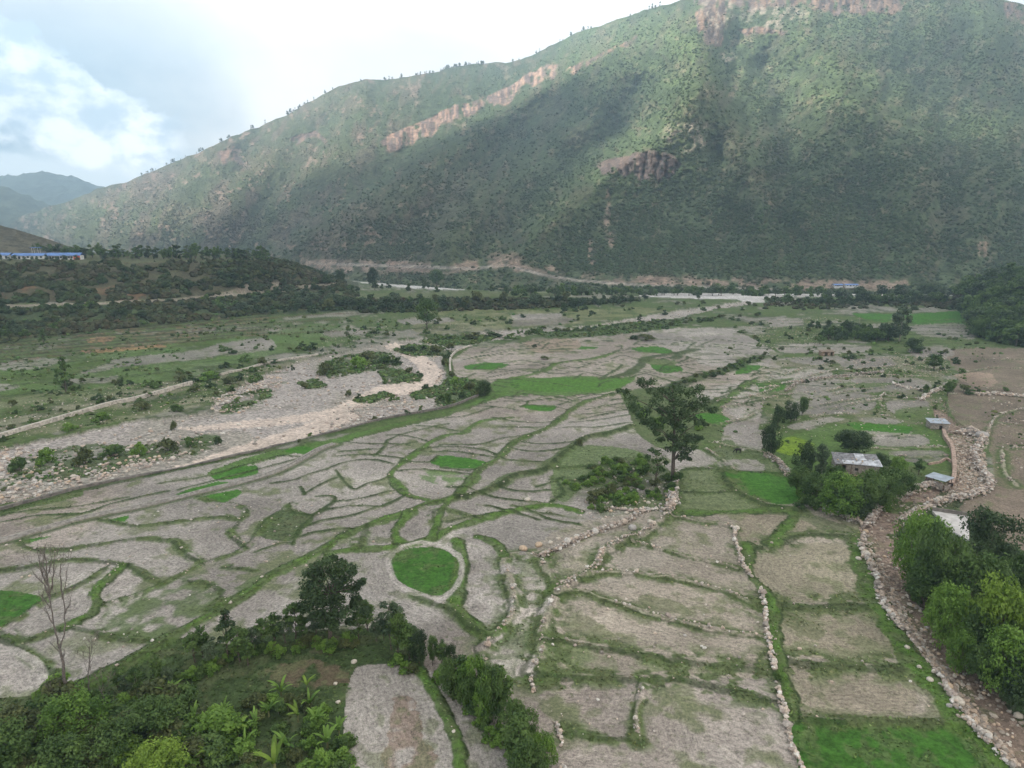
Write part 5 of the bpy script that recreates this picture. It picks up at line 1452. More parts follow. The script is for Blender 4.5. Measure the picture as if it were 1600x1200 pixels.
# ------------------------------------------------------------------ hamlet trees
HT = [('rdark0', 1203, 712, 656, 36, 'round tree standing alone left of the yellow-green plot'), ('rdark1', 1215, 667, 633, 22, 'leftmost of three dark trees in a line above the yellow-green plot'), ('rdark2', 1235, 660, 624, 26, 'middle of three dark trees in a line above the yellow-green plot'),
      ('broad0', 1253, 650, 620, 20, 'rightmost of three dark trees in a line above the yellow-green plot'), ('rdark0', 1255, 738, 690, 40, 'dark bushy tree at the upper left corner of the hamlet grove'), ('column0', 1282, 748, 692, 24, 'narrow grey-green tree left of the tin-roofed house'),
      ('rdeep0', 1332, 712, 672, 62, 'wide dark evergreen directly behind the tin-roofed house'), ('round0', 1312, 806, 740, 72, 'lightest round tree in the lower left of the hamlet grove'), ('broad1', 1350, 798, 733, 56, 'tree below the house front in the hamlet grove'),
      ('round1', 1380, 788, 728, 56, 'leafy tree at the centre right of the hamlet grove'), ('broad0', 1408, 776, 736, 44, 'low tree at the right tip of the hamlet grove'), ('broad2', 1245, 772, 726, 44, 'tree on the wall at the left side of the hamlet grove'),
      ('round1', 1275, 786, 738, 48, 'green tree between the stone wall and the lightest round tree'), ('rdark2', 1335, 806, 765, 60, 'dark low tree at the bottom of the hamlet grove'), ('broad1', 1365, 796, 755, 50, 'olive tree at the bottom right of the hamlet grove'),
      ('rdark1', 1376, 733, 708, 26, 'small dark tree at the right end of the tin-roofed house'), ('round0', 1404, 734, 714, 26, 'small tree between the house and the flat blue roof'), ('slender0', 1435, 742, 716, 22, 'small tree just left of the flat blue roof'),
      ('broad2', 1300, 772, 725, 40, 'tree below the left corner of the tin-roofed house'), ('broad0', 1300, 800, 760, 40, 'low tree beside the stone wall under the lightest round tree')]
for key, x, b_, t_, w_, lab in HT: plant(key, 'grove_tree', 'tree', x, b_, t_, w_, lab)
for i in range(20):
    x = rb.uniform(1255, 1420); y = 770 + (x - 1255) * .05 + rb.uniform(-14, 26) - max(0, x - 1360) * .4
    plant(f'bush{i % 3}', 'grove_bush', 'bush', x, y, y - rb.uniform(14, 24), rb.uniform(22, 34), 'undershrub in the hamlet grove between the stone walls', 'undershrubs of the hamlet grove')
# ------------------------------------------------------------------ mid-distance single trees
MT = [('broad2', 667, 513, 464, 42, 'large grey-green tree on the far bank above the dry river fork'), ('rdeep0', 583, 448, 417, 17, 'tall dark tree in front of the distant white river'), ('rdark1', 531, 440, 421, 16, 'dark tree at the right end of the wooded plateau'),
      ('broad0', 682, 449, 421, 26, 'spreading tree with open crown right of the distant white river'), ('column0', 663, 452, 432, 9, 'thin tree just left of the open-crowned tree at the far river'), ('conifer1', 103, 612, 552, 32, 'lone pine on the left bank pasture'),
      ('column0', 1405, 533, 477, 30, 'tall clump-like grey tree with pale stems right of the dark grove'), ('rdark0', 1429, 551, 526, 30, 'round dark tree below the tall grey tree with pale stems'), ('broad2', 1459, 578, 553, 32, 'rounded grey-green tree by the stone heaps at the right'),
      ('sc0', 1422, 462, 444, 9, 'dark narrow conifer by the far road at the right'), ('conifer0', 1000, 504, 490, 13, 'small palm-like tree on the edge of the dry river'), ('sc0', 903, 501, 491, 8, 'tiny dark tree on the brown plot beyond the river'),
      ('st0', 1091, 468, 457, 9, 'small dark tree standing before the far white river'), ('broad0', 700, 636, 614, 14, 'small leafy tree on the near river wall'), ('rdark2', 756, 618, 592, 24, 'bush-like tree at the bend of the near river wall'),
      ('conifer1', 68, 538, 512, 16, 'small pine at the left between the terraces and scrub'), ('broad1', 1480, 618, 596, 22, 'bush-like tree at the upper end of the stone lane'), ('broad2', 1446, 618, 600, 12, 'small tree left of the upper end of the stone lane'),
      ('rdark1', 725, 480, 462, 16, 'dark tree on the terrace edge right of the large grey-green tree'), ('st1', 640, 478, 462, 14, 'tree on the terrace edge left of the large grey-green tree')]
for key, x, b_, t_, w_, lab in MT: plant(key, 'valley_tree', 'tree', x, b_, t_, w_, lab)


def many(n, fx, keys, name, cat, label, group, hr, wr, seed):
    r = np.random.default_rng(seed)
    for i in range(n):
        x, y = fx(r, i / max(1, n - 1))
        h = r.uniform(*hr)
        plant(keys[r.integers(0, len(keys))], name, cat, x, y, y - h, h * r.uniform(*wr), label, group)


def along_(pts, jx, jy):
    P = np.array(pts, float)
    def f(r, t):
        return float(np.interp(t, np.linspace(0, 1, len(P)), P[:, 0]) + r.uniform(-jx, jx)), float(np.interp(t, np.linspace(0, 1, len(P)), P[:, 1]) + r.uniform(-jy, jy))
    return f


many(74, along_([(128, 403), (250, 404), (350, 404), (420, 409)], 5, 2), ['sc1', 'st1', 'sc2', 'sc0'], 'plateau_tree', 'tree', 'tree in the long row along the top of the wooded plateau at the left', 'trees along the plateau top', (10, 24), (.45, .9), 1)
many(22, along_([(62, 396), (120, 400), (128, 399)], 6, 2), ['st1', 'st0'], 'plateau_tree', 'tree', 'tree behind the blue-roofed buildings on the plateau', 'trees behind the blue-roofed buildings', (9, 17), (.8, 1.2), 2)
many(12, along_([(4, 407), (66, 408), (120, 408)], 4, 2), ['st0', 'sb2'], 'plateau_bush', 'bush', 'dark round tree in front of the blue-roofed buildings', 'round trees in front of the blue-roofed buildings', (6, 11), (.9, 1.4), 3)
many(60, along_([(800, 461), (900, 461.5), (1000, 461), (1100, 461), (1200, 461), (1290, 463)], 8, 1.2), ['st1', 'st2', 'sb1'], 'riverside_tree', 'tree', 'tree of the dark belt along the foot of the mountain beyond the river', 'trees along the foot of the mountain', (8, 19), (.8, 1.5), 4)
many(50, along_([(1205, 474), (1300, 475), (1400, 473), (1480, 473)], 6, 3), ['st0', 'st1', 'sb2', 'sb1'], 'far_bank_tree', 'tree', 'bushy tree of the belt on the near side of the far river at the right', 'bushy trees before the far river at the right', (7, 19), (.9, 1.5), 5)
many(26, along_([(1290, 468), (1400, 466), (1480, 464)], 6, 2), ['st2', 'st0'], 'far_bank_tree', 'tree', 'tree behind the far river at the right below the mountain', 'trees behind the far river at the right', (10, 22), (.8, 1.4), 15)
many(40, along_([(400, 490), (500, 484), (560, 478), (650, 480), (750, 478), (880, 477)], 10, 6), ['st0', 'st2', 'sb2', 'sb0'], 'terrace_tree', 'tree', 'tree on the scrubby bank under the far terrace', 'trees on the bank under the far terrace', (9, 22), (.9, 1.6), 6)
many(26, along_([(410, 465), (520, 455), (600, 452), (760, 454), (860, 456)], 10, 4), ['st0', 'st1', 'sb2'], 'terrace_tree', 'tree', 'small tree scattered on the far terrace before the mountain', 'small trees on the far terrace', (6, 14), (.9, 1.4), 16)
many(16, along_([(880, 484), (1000, 472)], 8, 3), ['st0', 'sb2'], 'terrace_tree', 'tree', 'dark tree on the last spur of the far terrace', 'dark trees on the terrace spur', (8, 17), (.9, 1.4), 7)
many(34, along_([(1283, 530), (1325, 524), (1368, 534)], 6, 8), ['st0', 'st1', 'sb2'], 'orchard_tree', 'tree', 'tree in the compact dark grove left of the tall tree with pale stems', 'trees of the compact dark grove', (12, 22), (.9, 1.3), 8)
many(14, along_([(1262, 512), (1300, 508), (1380, 515), (1390, 520)], 8, 3), ['st0', 'sb2'], 'orchard_tree', 'tree', 'small dark tree just behind the compact grove', 'small trees behind the compact grove', (8, 14), (.9, 1.3), 9)
many(12, along_([(1374, 530), (1390, 532)], 4, 2), ['sc2', 'st0'], 'orchard_tree', 'tree', 'dark tree crowding the foot of the tall tree with pale stems', 'trees at the foot of the tall tree', (12, 26), (.6, 1.0), 10)
def rh(r, t):
    x = 1492 + 108 * r.random() ** .7 + r.uniform(0, 40); lo = interp(x, R0); hi_ = interp(x, RT)
    return x, hi_ + (lo - hi_) * r.random() ** .8 + 2
many(150, rh, ['st1', 'st0', 'round1', 'sb1', 'st1'], 'hillside_tree', 'tree', 'tree in the dense wood on the hillside at the right edge', 'trees of the right hillside wood', (16, 34), (.9, 1.5), 11)
def lb(r, t):
    x = r.uniform(-40, 520); lo = interp(x, C0); hi_ = interp(x, C1)
    return x, hi_ + 3 + (lo - hi_ - 14) * r.random()
many(70, lb, ['sb2', 'sb0', 'st0', 'sb1', 'st2'], 'bank_tree', 'bush', 'bushy tree on the scrub belt between the left terraces and the dirt road', 'bushy trees below the dirt road', (8, 17), (1.1, 2.0), 12)
def lb2(r, t):
    x = r.uniform(-40, 520); lo = interp(x, C1); hi_ = interp(x, C2)
    return x, hi_ + 1 + (lo - hi_ - 5) * r.random() ** .8
many(60, lb2, ['sb2', 'sb0', 'sb2', 'st0'], 'slope_bush', 'bush', 'dark bush on the steep scrub slope of the plateau above the dirt road', 'bushes on the plateau slope', (6, 14), (1.2, 2.2), 13)
# skyline trees
rk = np.random.default_rng(71)
for i in range(110):
    x = rk.choice([rk.uniform(215, 560), rk.uniform(560, 1040), rk.uniform(640, 760)]); c = int((x + 300) / 2200 * (MC - 1))
    p = np.array((MX[-2, c], MY[-2, c], MZ[-2, c])); h = rk.uniform(6, 15) * (1.2 if x < 560 else 1)
    o = link('ridge_tree', PROTO[['st0', 'sc0', 'st2'][i % 3]][0], loc=p); o.rotation_euler = (0, 0, rk.uniform(0, 6)); o.scale = (h * .8, h * .8, h)
    tag(o, 'tiny tree standing against the sky on the long mountain ridge', 'tree', 'trees along the mountain skyline')
# bushes over the valley floor and the river bed
fb = [(30, 730, 24, 34), (73, 718, 26, 36), (133, 720, 28, 40), (178, 708, 20, 44), (218, 706, 22, 26), (262, 700, 20, 44), (298, 692, 16, 24), (340, 690, 12, 20), (272, 668, 16, 14), (66, 655, 0, 0), (160, 656, 16, 34), (222, 640, 18, 36), (275, 642, 16, 26), (108, 672, 16, 30), (240, 606, 14, 26), (280, 596, 12, 30), (328, 592, 16, 40), (360, 600, 16, 34), (305, 612, 12, 24), (375, 594, 14, 24), (52, 664, 14, 28), (20, 672, 12, 20), (5, 690, 12, 16),
      (508, 582, 22, 34), (515, 575, 18, 30), (560, 572, 22, 40), (575, 562, 18, 40), (600, 566, 18, 34), (620, 566, 12, 26), (496, 597, 8, 20), (475, 604, 9, 18), (640, 548, 10, 34), (660, 546, 12, 34), (680, 550, 14, 30), (630, 546, 9, 20), (600, 596, 10, 14), (640, 580, 8, 20), (655, 585, 8, 16), (485, 682, 9, 16), (586, 656, 8, 16), (636, 648, 10, 14), (658, 638, 8, 10), (468, 692, 8, 9),
      (700, 560, 14, 20), (695, 572, 16, 18), (706, 592, 14, 20), (712, 600, 16, 26), (735, 608, 16, 26), (748, 618, 14, 20), (722, 622, 14, 22), (690, 622, 10, 18), (705, 545, 12, 22), (665, 605, 8, 20), (700, 528, 8, 30), (740, 526, 9, 40), (770, 524, 9, 34), (800, 528, 10, 34), (545, 616, 9, 16), (560, 620, 7, 14), (615, 622, 8, 22),
      (1010, 532, 12, 34), (990, 530, 9, 24), (845, 515, 9, 24), (870, 518, 8, 24), (920, 515, 8, 26), (950, 520, 7, 24), (1005, 528, 8, 26), (1040, 514, 8, 20), (1060, 508, 7, 22), (1078, 503, 10, 14), (1092, 503, 10, 14), (1105, 502, 9, 12), (850, 562, 7, 22), (835, 542, 6, 14), (1160, 520, 7, 20), (1180, 530, 8, 16), (1200, 535, 6, 12),
      (1485, 608, 16, 24), (1505, 612, 14, 26), (1515, 616, 10, 20), (1570, 610, 8, 14), (1350, 580, 6, 12), (1460, 608, 10, 10), (1330, 576, 8, 14), (1300, 568, 7, 16), (1330, 560, 8, 30), (1280, 562, 8, 20), (1405, 582, 5, 10), (1392, 548, 7, 12), (1470, 552, 6, 12), (1490, 548, 5, 10), (1350, 612, 6, 12), (1448, 612, 12, 9), (1325, 620, 5, 9), (1300, 600, 4, 8)]
for i, (x, y, h, w_) in enumerate(fb):
    if h == 0: continue
    z = 'left part of the dry river bed' if x < 420 and y > 660 else 'left bank wall' if x < 420 else 'fork of the dry river bed' if x < 780 else 'far middle fields' if x < 1220 else 'stone heaps and terraces at the right'
    key = f'bush{(i * 7) % 3}' if h > 15 else f'sb{(i * 5) % 3}'
    plant(key, 'bush', 'bush', x, y, y - h * .85, w_, f'rounded green bush beside the {z}', f'bushes near the {z}')
many(46, along_([(1040, 612), (1075, 597), (1110, 588), (1145, 577), (1165, 567), (1195, 558)], 5, 3), ['sb0', 'sb1', 'sb2'], 'field_hedge_bush', 'bush', 'bush in the dark hedge crossing the far middle fields', 'bushes of the hedge across the far fields', (5, 10), (1.2, 2.0), 21)
many(60, along_([(800, 517), (900, 515), (980, 516), (1060, 505), (1150, 498)], 20, 4), ['sb0', 'sb1', 'sb2'], 'river_bush', 'bush', 'low bush on the green strip along the near side of the far dry river', 'low bushes beside the far dry river', (3, 7), (1.6, 3.0), 22)
many(70, along_([(450, 555), (520, 535), (600, 520), (700, 508), (820, 496), (1000, 484), (1180, 478)], 40, 9), ['sb0', 'sb1', 'sb2'], 'pasture_bush', 'bush', 'low bush on the rough pasture beyond the dry river', 'bushes on the pasture beyond the river', (3, 8), (1.3, 2.4), 23)
many(70, along_([(1180, 500), (1260, 540), (1340, 590), (1450, 560), (1480, 640)], 70, 22), ['sb0', 'sb1', 'sb2'], 'field_bush', 'bush', 'small bush dotting the walled fields at the right', 'small bushes among the walled fields at the right', (3, 8), (1.2, 2.2), 24)
many(60, along_([(-30, 640), (100, 620), (200, 605), (330, 585), (440, 560)], 50, 24), ['sb0', 'sb1', 'sb2'], 'bank_bush', 'bush', 'small bush on the stony pasture above the left river wall', 'small bushes above the left river wall', (5, 12), (1.2, 2.4), 25)
many(40, along_([(900, 770), (935, 740), (960, 725), (1000, 730), (960, 760), (940, 785)], 22, 12), ['bush1', 'bush1', 'bush0'], 'knoll_bush', 'bush', 'light green bush on the left side of the boulder knoll', 'light bushes on the left of the boulder knoll', (6, 12), (1.4, 2.4), 31)
many(56, along_([(935, 750), (960, 735), (990, 745), (1010, 765), (930, 790), (960, 770), (1000, 780), (1040, 760)], 24, 14), ['bush0', 'bush1', 'bush2'], 'knoll_bush', 'bush', 'leafy bush among the boulders of the green knoll below the tall pine', 'bushes of the boulder knoll', (8, 15), (1.2, 2.2), 26)
many(12, along_([(985, 640), (1005, 660), (1090, 680), (1000, 650)], 12, 8), ['bush1', 'bush0'], 'knoll_bush', 'bush', 'bright bush behind the trunk of the tall pine', 'bushes behind the tall pine', (8, 16), (1.3, 2.0), 27)

# the closed scrub of the plateau slope and bank, and of the right hillside floor: nobody could count it
rq = np.random.default_rng(9); Q = []
while sum(len(q) for q in Q) < 9500:
    x = rq.uniform(-120, 560, 4000); lo = interp(x, C0) - 9; hi_ = interp(x, C2) - 1
    y = hi_ + (lo - hi_) * rq.random(4000)
    k = (np.abs(y - interp(x, [(-240, 482), (0, 478), (100, 476), (200, 472), (300, 467), (400, 457), (450, 450), (500, 446), (530, 443)])) > 3.0) & (vn(x / 16, y / 6, 4) > .45) & (y < lo)
    Q.append(gpos(x[k], y[k]))
x = rq.uniform(560, 1000, 1500); lo = interp(x, C0) - 2; hi_ = interp(x, C1) + 4; Q.append(gpos(x, hi_ + (lo - hi_) * rq.random(1500)))
x = rq.uniform(1490, 1680, 2600); lo = interp(x, R0); hi_ = interp(x, RT); Q.append(gpos(x, hi_ + (lo - hi_) * rq.random(2600)))
x = 1485 - 290 * rq.random(900) ** 1.3; y = rq.uniform(466, 482, 900) + (vn(x / 22, x * 0, 3) - .5) * 8; k = vn(x / 9, y / 4, 2) > .35; Q.append(gpos(x[k], np.maximum(y[k], 466)))
x = rq.uniform(400, 540, 700); y = interp(x, C2) + rq.uniform(-14, 2, 700); Q.append(gpos(x, np.maximum(y, interp(x, CT) + 1)))
Q = np.concatenate(Q); n_ = len(Q)
hm_ = vn(Q[:, 0] / 40, Q[:, 1] / 30, 3)[:, None]; cc_ = (np.array((0.050, 0.074, 0.032)) * (1 - hm_) + np.array((0.082, 0.080, 0.046)) * hm_) * .85 * rq.uniform(.6, 1.5, (n_, 1)) * (1 + rq.uniform(-.15, .15, (n_, 3)))
tag(link('slope_scrub', blobs('slope_scrub', Q, .5 + 1.9 * rq.random(n_) ** 1.5, cc_, scrubm, rq, .8)), 'dark scrub closing over the plateau slope and far banks', 'scrub', kind='stuff')
# weeds and low scrub over the river bars and rough pasture
Q = [gpos(*q) for q in [(0, 0)][:0]]
for P in ISL:
    P = np.array(P, float); x = rq.uniform(P[:, 0].min(), P[:, 0].max(), 900); y = rq.uniform(P[:, 1].min(), P[:, 1].max(), 900)
    k = np.zeros(900, bool)
    for i in range(len(P)):
        x1, y1 = P[i]; x2, y2 = P[(i + 1) % len(P)]
        if y1 != y2: k ^= ((y1 > y) != (y2 > y)) & (x < (x2 - x1) * (y - y1) / (y2 - y1) + x1)
    k &= vn(x / 16, y / 7, 6) > .26
    Q.append(gpos(x[k], y[k]))
x = rq.uniform(-100, 900, 5200); y = rq.uniform(492, 690, 5200); k = (y < interp(x, [(-100, 715), (0, 690), (300, 640), (420, 580), (600, 535), (900, 505)])) & (vn(x / 40, y / 12, 8) > .5); Q.append(gpos(x[k], y[k]))
x = rq.uniform(1120, 1600, 3000); y = rq.uniform(500, 700, 3000); k = (vn(x / 30, y / 12, 18) > .66) & (rq.random(3000) < .5); Q.append(gpos(x[k], y[k]))
Q = np.concatenate(Q); n_ = len(Q)
cc_ = np.array((0.092, 0.132, 0.052)) * rq.uniform(.55, 1.5, (n_, 1)) * (1 + rq.uniform(-.15, .15, (n_, 3)))
tag(link('low_scrub', blobs('low_scrub', Q, (.22 + .85 * rq.random(n_) ** 1.6) * np.clip(Q[:, 1] / 300, .6, 1.3), cc_, scrubm, rq, .7)), 'weeds and low scrub over the river bars and rough pasture', 'scrub', kind='stuff')

for (x, y, h, w_, lab) in ((1040, 752, 16, 26, 'dark bush left of the foot of the tall ragged pine'), (1060, 756, 22, 24, 'bush at the foot of the tall ragged pine on its right'), (1048, 768, 18, 30, 'broad bush below the foot of the tall ragged pine')):
    plant('bush0', 'bush', 'bush', x, y, y - h, w_, lab)

# rough grass standing on the bunds and verges near the camera
sel = np.argwhere((TEX < .35) & (GW < 190) & (COL[..., 1] > .05) & (COL[..., 1] < COL[..., 0] * 1.8)); sel = sel[rq.integers(0, len(sel), 60000)]
dW = GW[sel[:, 0], sel[:, 1]]; sel = sel[rq.random(len(sel)) < (dW / 190) ** 1.2]
a_, b2 = sel[:, 0], sel[:, 1]
Gp = np.stack([GX[a_, b2], GY[a_, b2], GZ2[a_, b2]], 1) + rq.uniform(-.12, .12, (len(sel), 3)) * (1, 1, 0)
N_ = len(Gp); th_ = rq.uniform(0, 6.28, N_); w2 = rq.uniform(.10, .26, N_); h2 = rq.uniform(.05, .20, N_)
dx_ = np.stack([np.cos(th_) * w2, np.sin(th_) * w2, 0 * w2], 1); up_ = np.stack([rq.normal(0, .16, N_), rq.normal(0, .16, N_), h2], 1)
V = np.stack([Gp - dx_, Gp + dx_, Gp + dx_ * .5 + up_, Gp - dx_ * .7 + up_ * .9], 1).reshape(-1, 3)
gcol = COL[a_, b2] * rq.uniform(.8, 1.9, (N_, 1)) * (1 + rq.uniform(-.1, .15, (N_, 3)) * (1, .6, .3))
rg = np.ones((N_, 4, 4)); rg[..., :3] = np.clip(gcol, 0, 1)[:, None, :]
tag(link('grass', mesh_from('grass', V, np.arange(N_ * 4).reshape(-1, 4), [scrubm], attrs={'tone': ('FLOAT_COLOR', rg.reshape(-1, 4))})), 'rough grass standing on the field banks and verges', 'grass', kind='stuff')
# ------------------------------------------------------------------ stones, walls, buildings, figures
def stone_mat(t):
    geo = t.n('ShaderNodeNewGeometry').outputs['Position']
    c = t.n('ShaderNodeAttribute', attribute_name='tone').outputs['Color']
    f = t.n('ShaderNodeMapRange', ins={0: t.noise(geo, 3.5, 4, .7), 1: .3, 2: .7, 3: .7, 4: 1.25}).outputs[0]
    cc = t.vmath('MULTIPLY', c, t.n('ShaderNodeCombineXYZ', ins={0: f, 1: f, 2: f}).outputs[0])
    p = t.n('ShaderNodeBsdfPrincipled', ins={'Base Color': cc, 'Roughness': .9, 'Specular IOR Level': .2})
    t.n('ShaderNodeOutputMaterial', ins={0: p.outputs[0]})


STM = material('stone', stone_mat)
r6 = np.random.default_rng(66)
STC = np.array([(0.46, 0.41, 0.36), (0.42, 0.35, 0.29), (0.50, 0.47, 0.43), (0.36, 0.30, 0.26), (0.45, 0.36, 0.29), (0.28, 0.25, 0.22)])


def stone_cols(n, k=1.0):
    return np.clip(STC[r6.integers(0, len(STC), n)] * r6.uniform(.75, 1.2, (n, 1)) * k, 0, .7)


def inpoly(P, x, y):
    P = np.array(P, float); ins = np.zeros(np.shape(x), bool)
    for i in range(len(P)):
        x1, y1 = P[i]; x2, y2 = P[(i + 1) % len(P)]
        if y1 == y2: continue
        ins ^= ((y1 > y) != (y2 > y)) & (x < (x2 - x1) * (y - y1) / (y2 - y1) + x1)
    return ins


def scatter_poly(P, n, bias=1.0):
    """points evenly spread over the ground inside a pixel polygon"""
    P = np.array(P, float)
    xs = r6.uniform(P[:, 0].min(), P[:, 0].max(), n * 14); ys = r6.uniform(P[:, 1].min(), P[:, 1].max(), n * 14)
    k = inpoly(P, xs, ys); xs, ys = xs[k], ys[k]
    D = floor_D(xs, ys); wgt = (D / D.max()) ** (3 * bias)
    k = r6.random(len(xs)) < wgt; xs, ys = xs[k][:n], ys[k][:n]
    return gpos(xs, ys)


# loose stones: uncountable rubble of the river bed, the stream and the field edges
RP = np.concatenate([scatter_poly(RIV, 9000, .75), scatter_poly([(-240, 740), (0, 698), (200, 690), (330, 668), (300, 705), (180, 740), (0, 785), (-240, 840)], 3800, .6), scatter_poly([(330, 640), (335, 620), (400, 588), (440, 575), (440, 600), (380, 640)], 1100, .7),
                     scatter_poly([(560, 600), (690, 560), (700, 612), (600, 650), (500, 676), (430, 690)], 1500, .7)])
xp, yp = topx(RP[:, 0], RP[:, 1], RP[:, 2])
sandy = inpoly([(200, 746), (280, 722), (380, 690), (470, 660), (540, 640), (560, 648), (480, 680), (400, 702), (300, 727)], xp, yp) | inpoly([(280, 664), (400, 652), (520, 634), (575, 605), (640, 590), (655, 572), (620, 548), (600, 540), (630, 535), (690, 575), (680, 600), (600, 622), (500, 650), (420, 662), (300, 668)], xp, yp)
isl = np.zeros(len(RP), bool)
for P in ISL: isl |= inpoly(P, xp, yp)
RP = RP[(~isl | (r6.random(len(RP)) < .3)) & (~sandy | (r6.random(len(RP)) < .12)) & (vn(xp / 22, yp / 9, 5) > .22)]
sz = np.minimum(.06 + .62 * r6.random(len(RP)) ** 3.2 + .06 * r6.random(len(RP)), .75)
tag(link('river_stones', blobs('river_stones', RP, sz, stone_cols(len(RP), 1.02), STM, r6, .6)), 'pale stones and cobbles strewn over the dry river bed', 'stones', kind='stuff')
SP_ = np.concatenate([scatter_poly(STR, 2400, .5), scatter_poly([(1352, 860), (1372, 905), (1400, 965), (1450, 1035), (1500, 1100), (1580, 1195), (1600, 1195), (1520, 1095), (1470, 1030), (1425, 965), (1390, 900), (1365, 855)], 2600, .4), scatter_poly([(1480, 680), (1507, 672), (1535, 690), (1547, 755), (1520, 775), (1440, 795), (1415, 800), (1480, 770), (1500, 740)], 4200, .5)])
sz = .05 + .36 * r6.random(len(SP_)) ** 2.8
tag(link('stream_stones', blobs('stream_stones', SP_, sz, stone_cols(len(SP_), .92) * np.array((.98, .94, .88)), STM, r6, .65)), 'brownish stones filling the dry stream bed at the lower right', 'stones', kind='stuff')
FP = [scatter_poly([(1200, 560), (1480, 545), (1500, 680), (1440, 700), (1230, 680), (1120, 700), (1110, 640)], 1800, .8), scatter_poly([(1180, 498), (1300, 495), (1330, 510), (1280, 545), (1200, 545), (1160, 510)], 1500, .8),
      scatter_poly([(1330, 560), (1480, 552), (1490, 590), (1340, 590)], 1300, .8), scatter_poly([(-40, 640), (200, 600), (330, 588), (440, 570), (330, 630), (0, 690)], 1500, .8), scatter_poly([(500, 520), (700, 500), (760, 510), (600, 530), (480, 560)], 900, .8),
      scatter_poly([(900, 780), (940, 730), (1010, 740), (1050, 760), (1040, 800), (960, 815), (900, 812)], 420, .4), scatter_poly([(660, 485), (880, 484), (1000, 480), (900, 502), (700, 515)], 900, .8), scatter_poly([(830, 860), (1010, 800), (1230, 830), (1400, 900), (1460, 1120), (860, 1190)], 260, .3),
      scatter_poly([(0, 850), (400, 760), (700, 700), (880, 640), (800, 780), (500, 880), (120, 1060)], 420, .5), scatter_poly([(1540, 600), (1600, 600), (1600, 740), (1560, 740)], 300, .8)]
for kind, hw, hh, pts in B:
    if kind in 'GgS':
        L = spline(pts, 3); n = int(len(L) * .45); k = r6.integers(0, len(L), n)
        q = L[k] + r6.normal(0, 1.4, (n, 2)) * np.array((1, .5)); q = q[(q[:, 1] > 470)]
        if len(q): FP.append(gpos(q[:, 0], q[:, 1]))
FP = np.concatenate(FP); FP = FP[r6.random(len(FP)) < .62]; sz = .06 + .24 * r6.random(len(FP)) ** 2.5 + .00016 * FP[:, 1]
tag(link('field_stones', blobs('field_stones', FP, sz, stone_cols(len(FP), 1.05), STM, r6, .65)), 'small pale stones lying along the field edges and rough ground', 'stones', kind='stuff')


def wall_stones(name, label, group, pts, width, height, dens, smin, smax, tone=1.0, gap=.0):
    L = spline(pts, 8); G = gpos(L[:, 0], L[:, 1])
    seg = np.linalg.norm(np.diff(G[:, :2], axis=0), axis=1); cum = np.concatenate([[0], np.cumsum(seg)]); T = cum[-1]
    n = int(T * dens)
    s = r6.uniform(0, T, n)
    if gap: s = s[vn(s / 3.0, s * 0 + len(pts), 7) > gap]
    n = len(s)
    q = np.stack([np.interp(s, cum, G[:, k]) for k in range(3)], 1)
    tan = np.stack([np.interp(s + .5, cum, G[:, k]) - np.interp(s - .5, cum, G[:, k]) for k in range(2)], 1); tan /= np.linalg.norm(tan, axis=1)[:, None] + 1e-9
    off = r6.normal(0, .38, n) * width
    q[:, 0] += -tan[:, 1] * off; q[:, 1] += tan[:, 0] * off
    hfac = np.clip(1 - (np.abs(off) / width) ** 1.5, 0, 1)
    q[:, 2] += height * hfac * r6.random(n) ** .6 - .05
    sz = (smin * .7 + (smax * 1.25 - smin * .7) * r6.random(n) ** 1.6) * (1 + (r6.random(n) < .04) * .9)
    me = blobs(name, q - q[0], sz, stone_cols(n, tone), STM, r6, .75)
    o = link(name, me, loc=q[0])
    return tag(o, label, 'stone wall', group)


far_grp = 'low dry-stone walls among the right-hand fields'
names = {(845, 870): 'stone-edged ditch bank curling round the pale strip field', (867, 930): 'low stone edging on the left side of the four long straw fields', (867, 928): 'curving boulder-edged terrace wall below the green knoll and tall pine',
         (990, 847): 'thin stone line under the uppermost straw field', (907, 905): 'thin stone line between the second and third long straw fields', (870, 925): 'stone-dotted bank above the longest straw field', (1003, 1062): 'short upright line of stones dividing the two lowest grey fields', (1050, 807): 'short stone edging along the grass above the uppermost straw field'}
for i, (kind, hw, hh, pts) in enumerate(B):
    if kind != 's': continue
    lab = None
    for k, v in names.items():
        if pts[0] == k: lab = v; names.pop(k); break
    sx = pts[0][1] > 780
    if lab is None and sx: lab = 'stone-edged ditch bank curling round the pear-shaped pale field'
    big = pts[0] in ((867, 928),)
    wall_stones('stone_wall', lab or 'low pale dry-stone wall between small terraced fields at the right', None if lab else far_grp, pts, .55 if not big else .9, .3 if not big else .6, 3.2 if not sx else (7 if big else 2.6), .13, .26 if not sx else .24, 1.05, .38 if not big else .2)
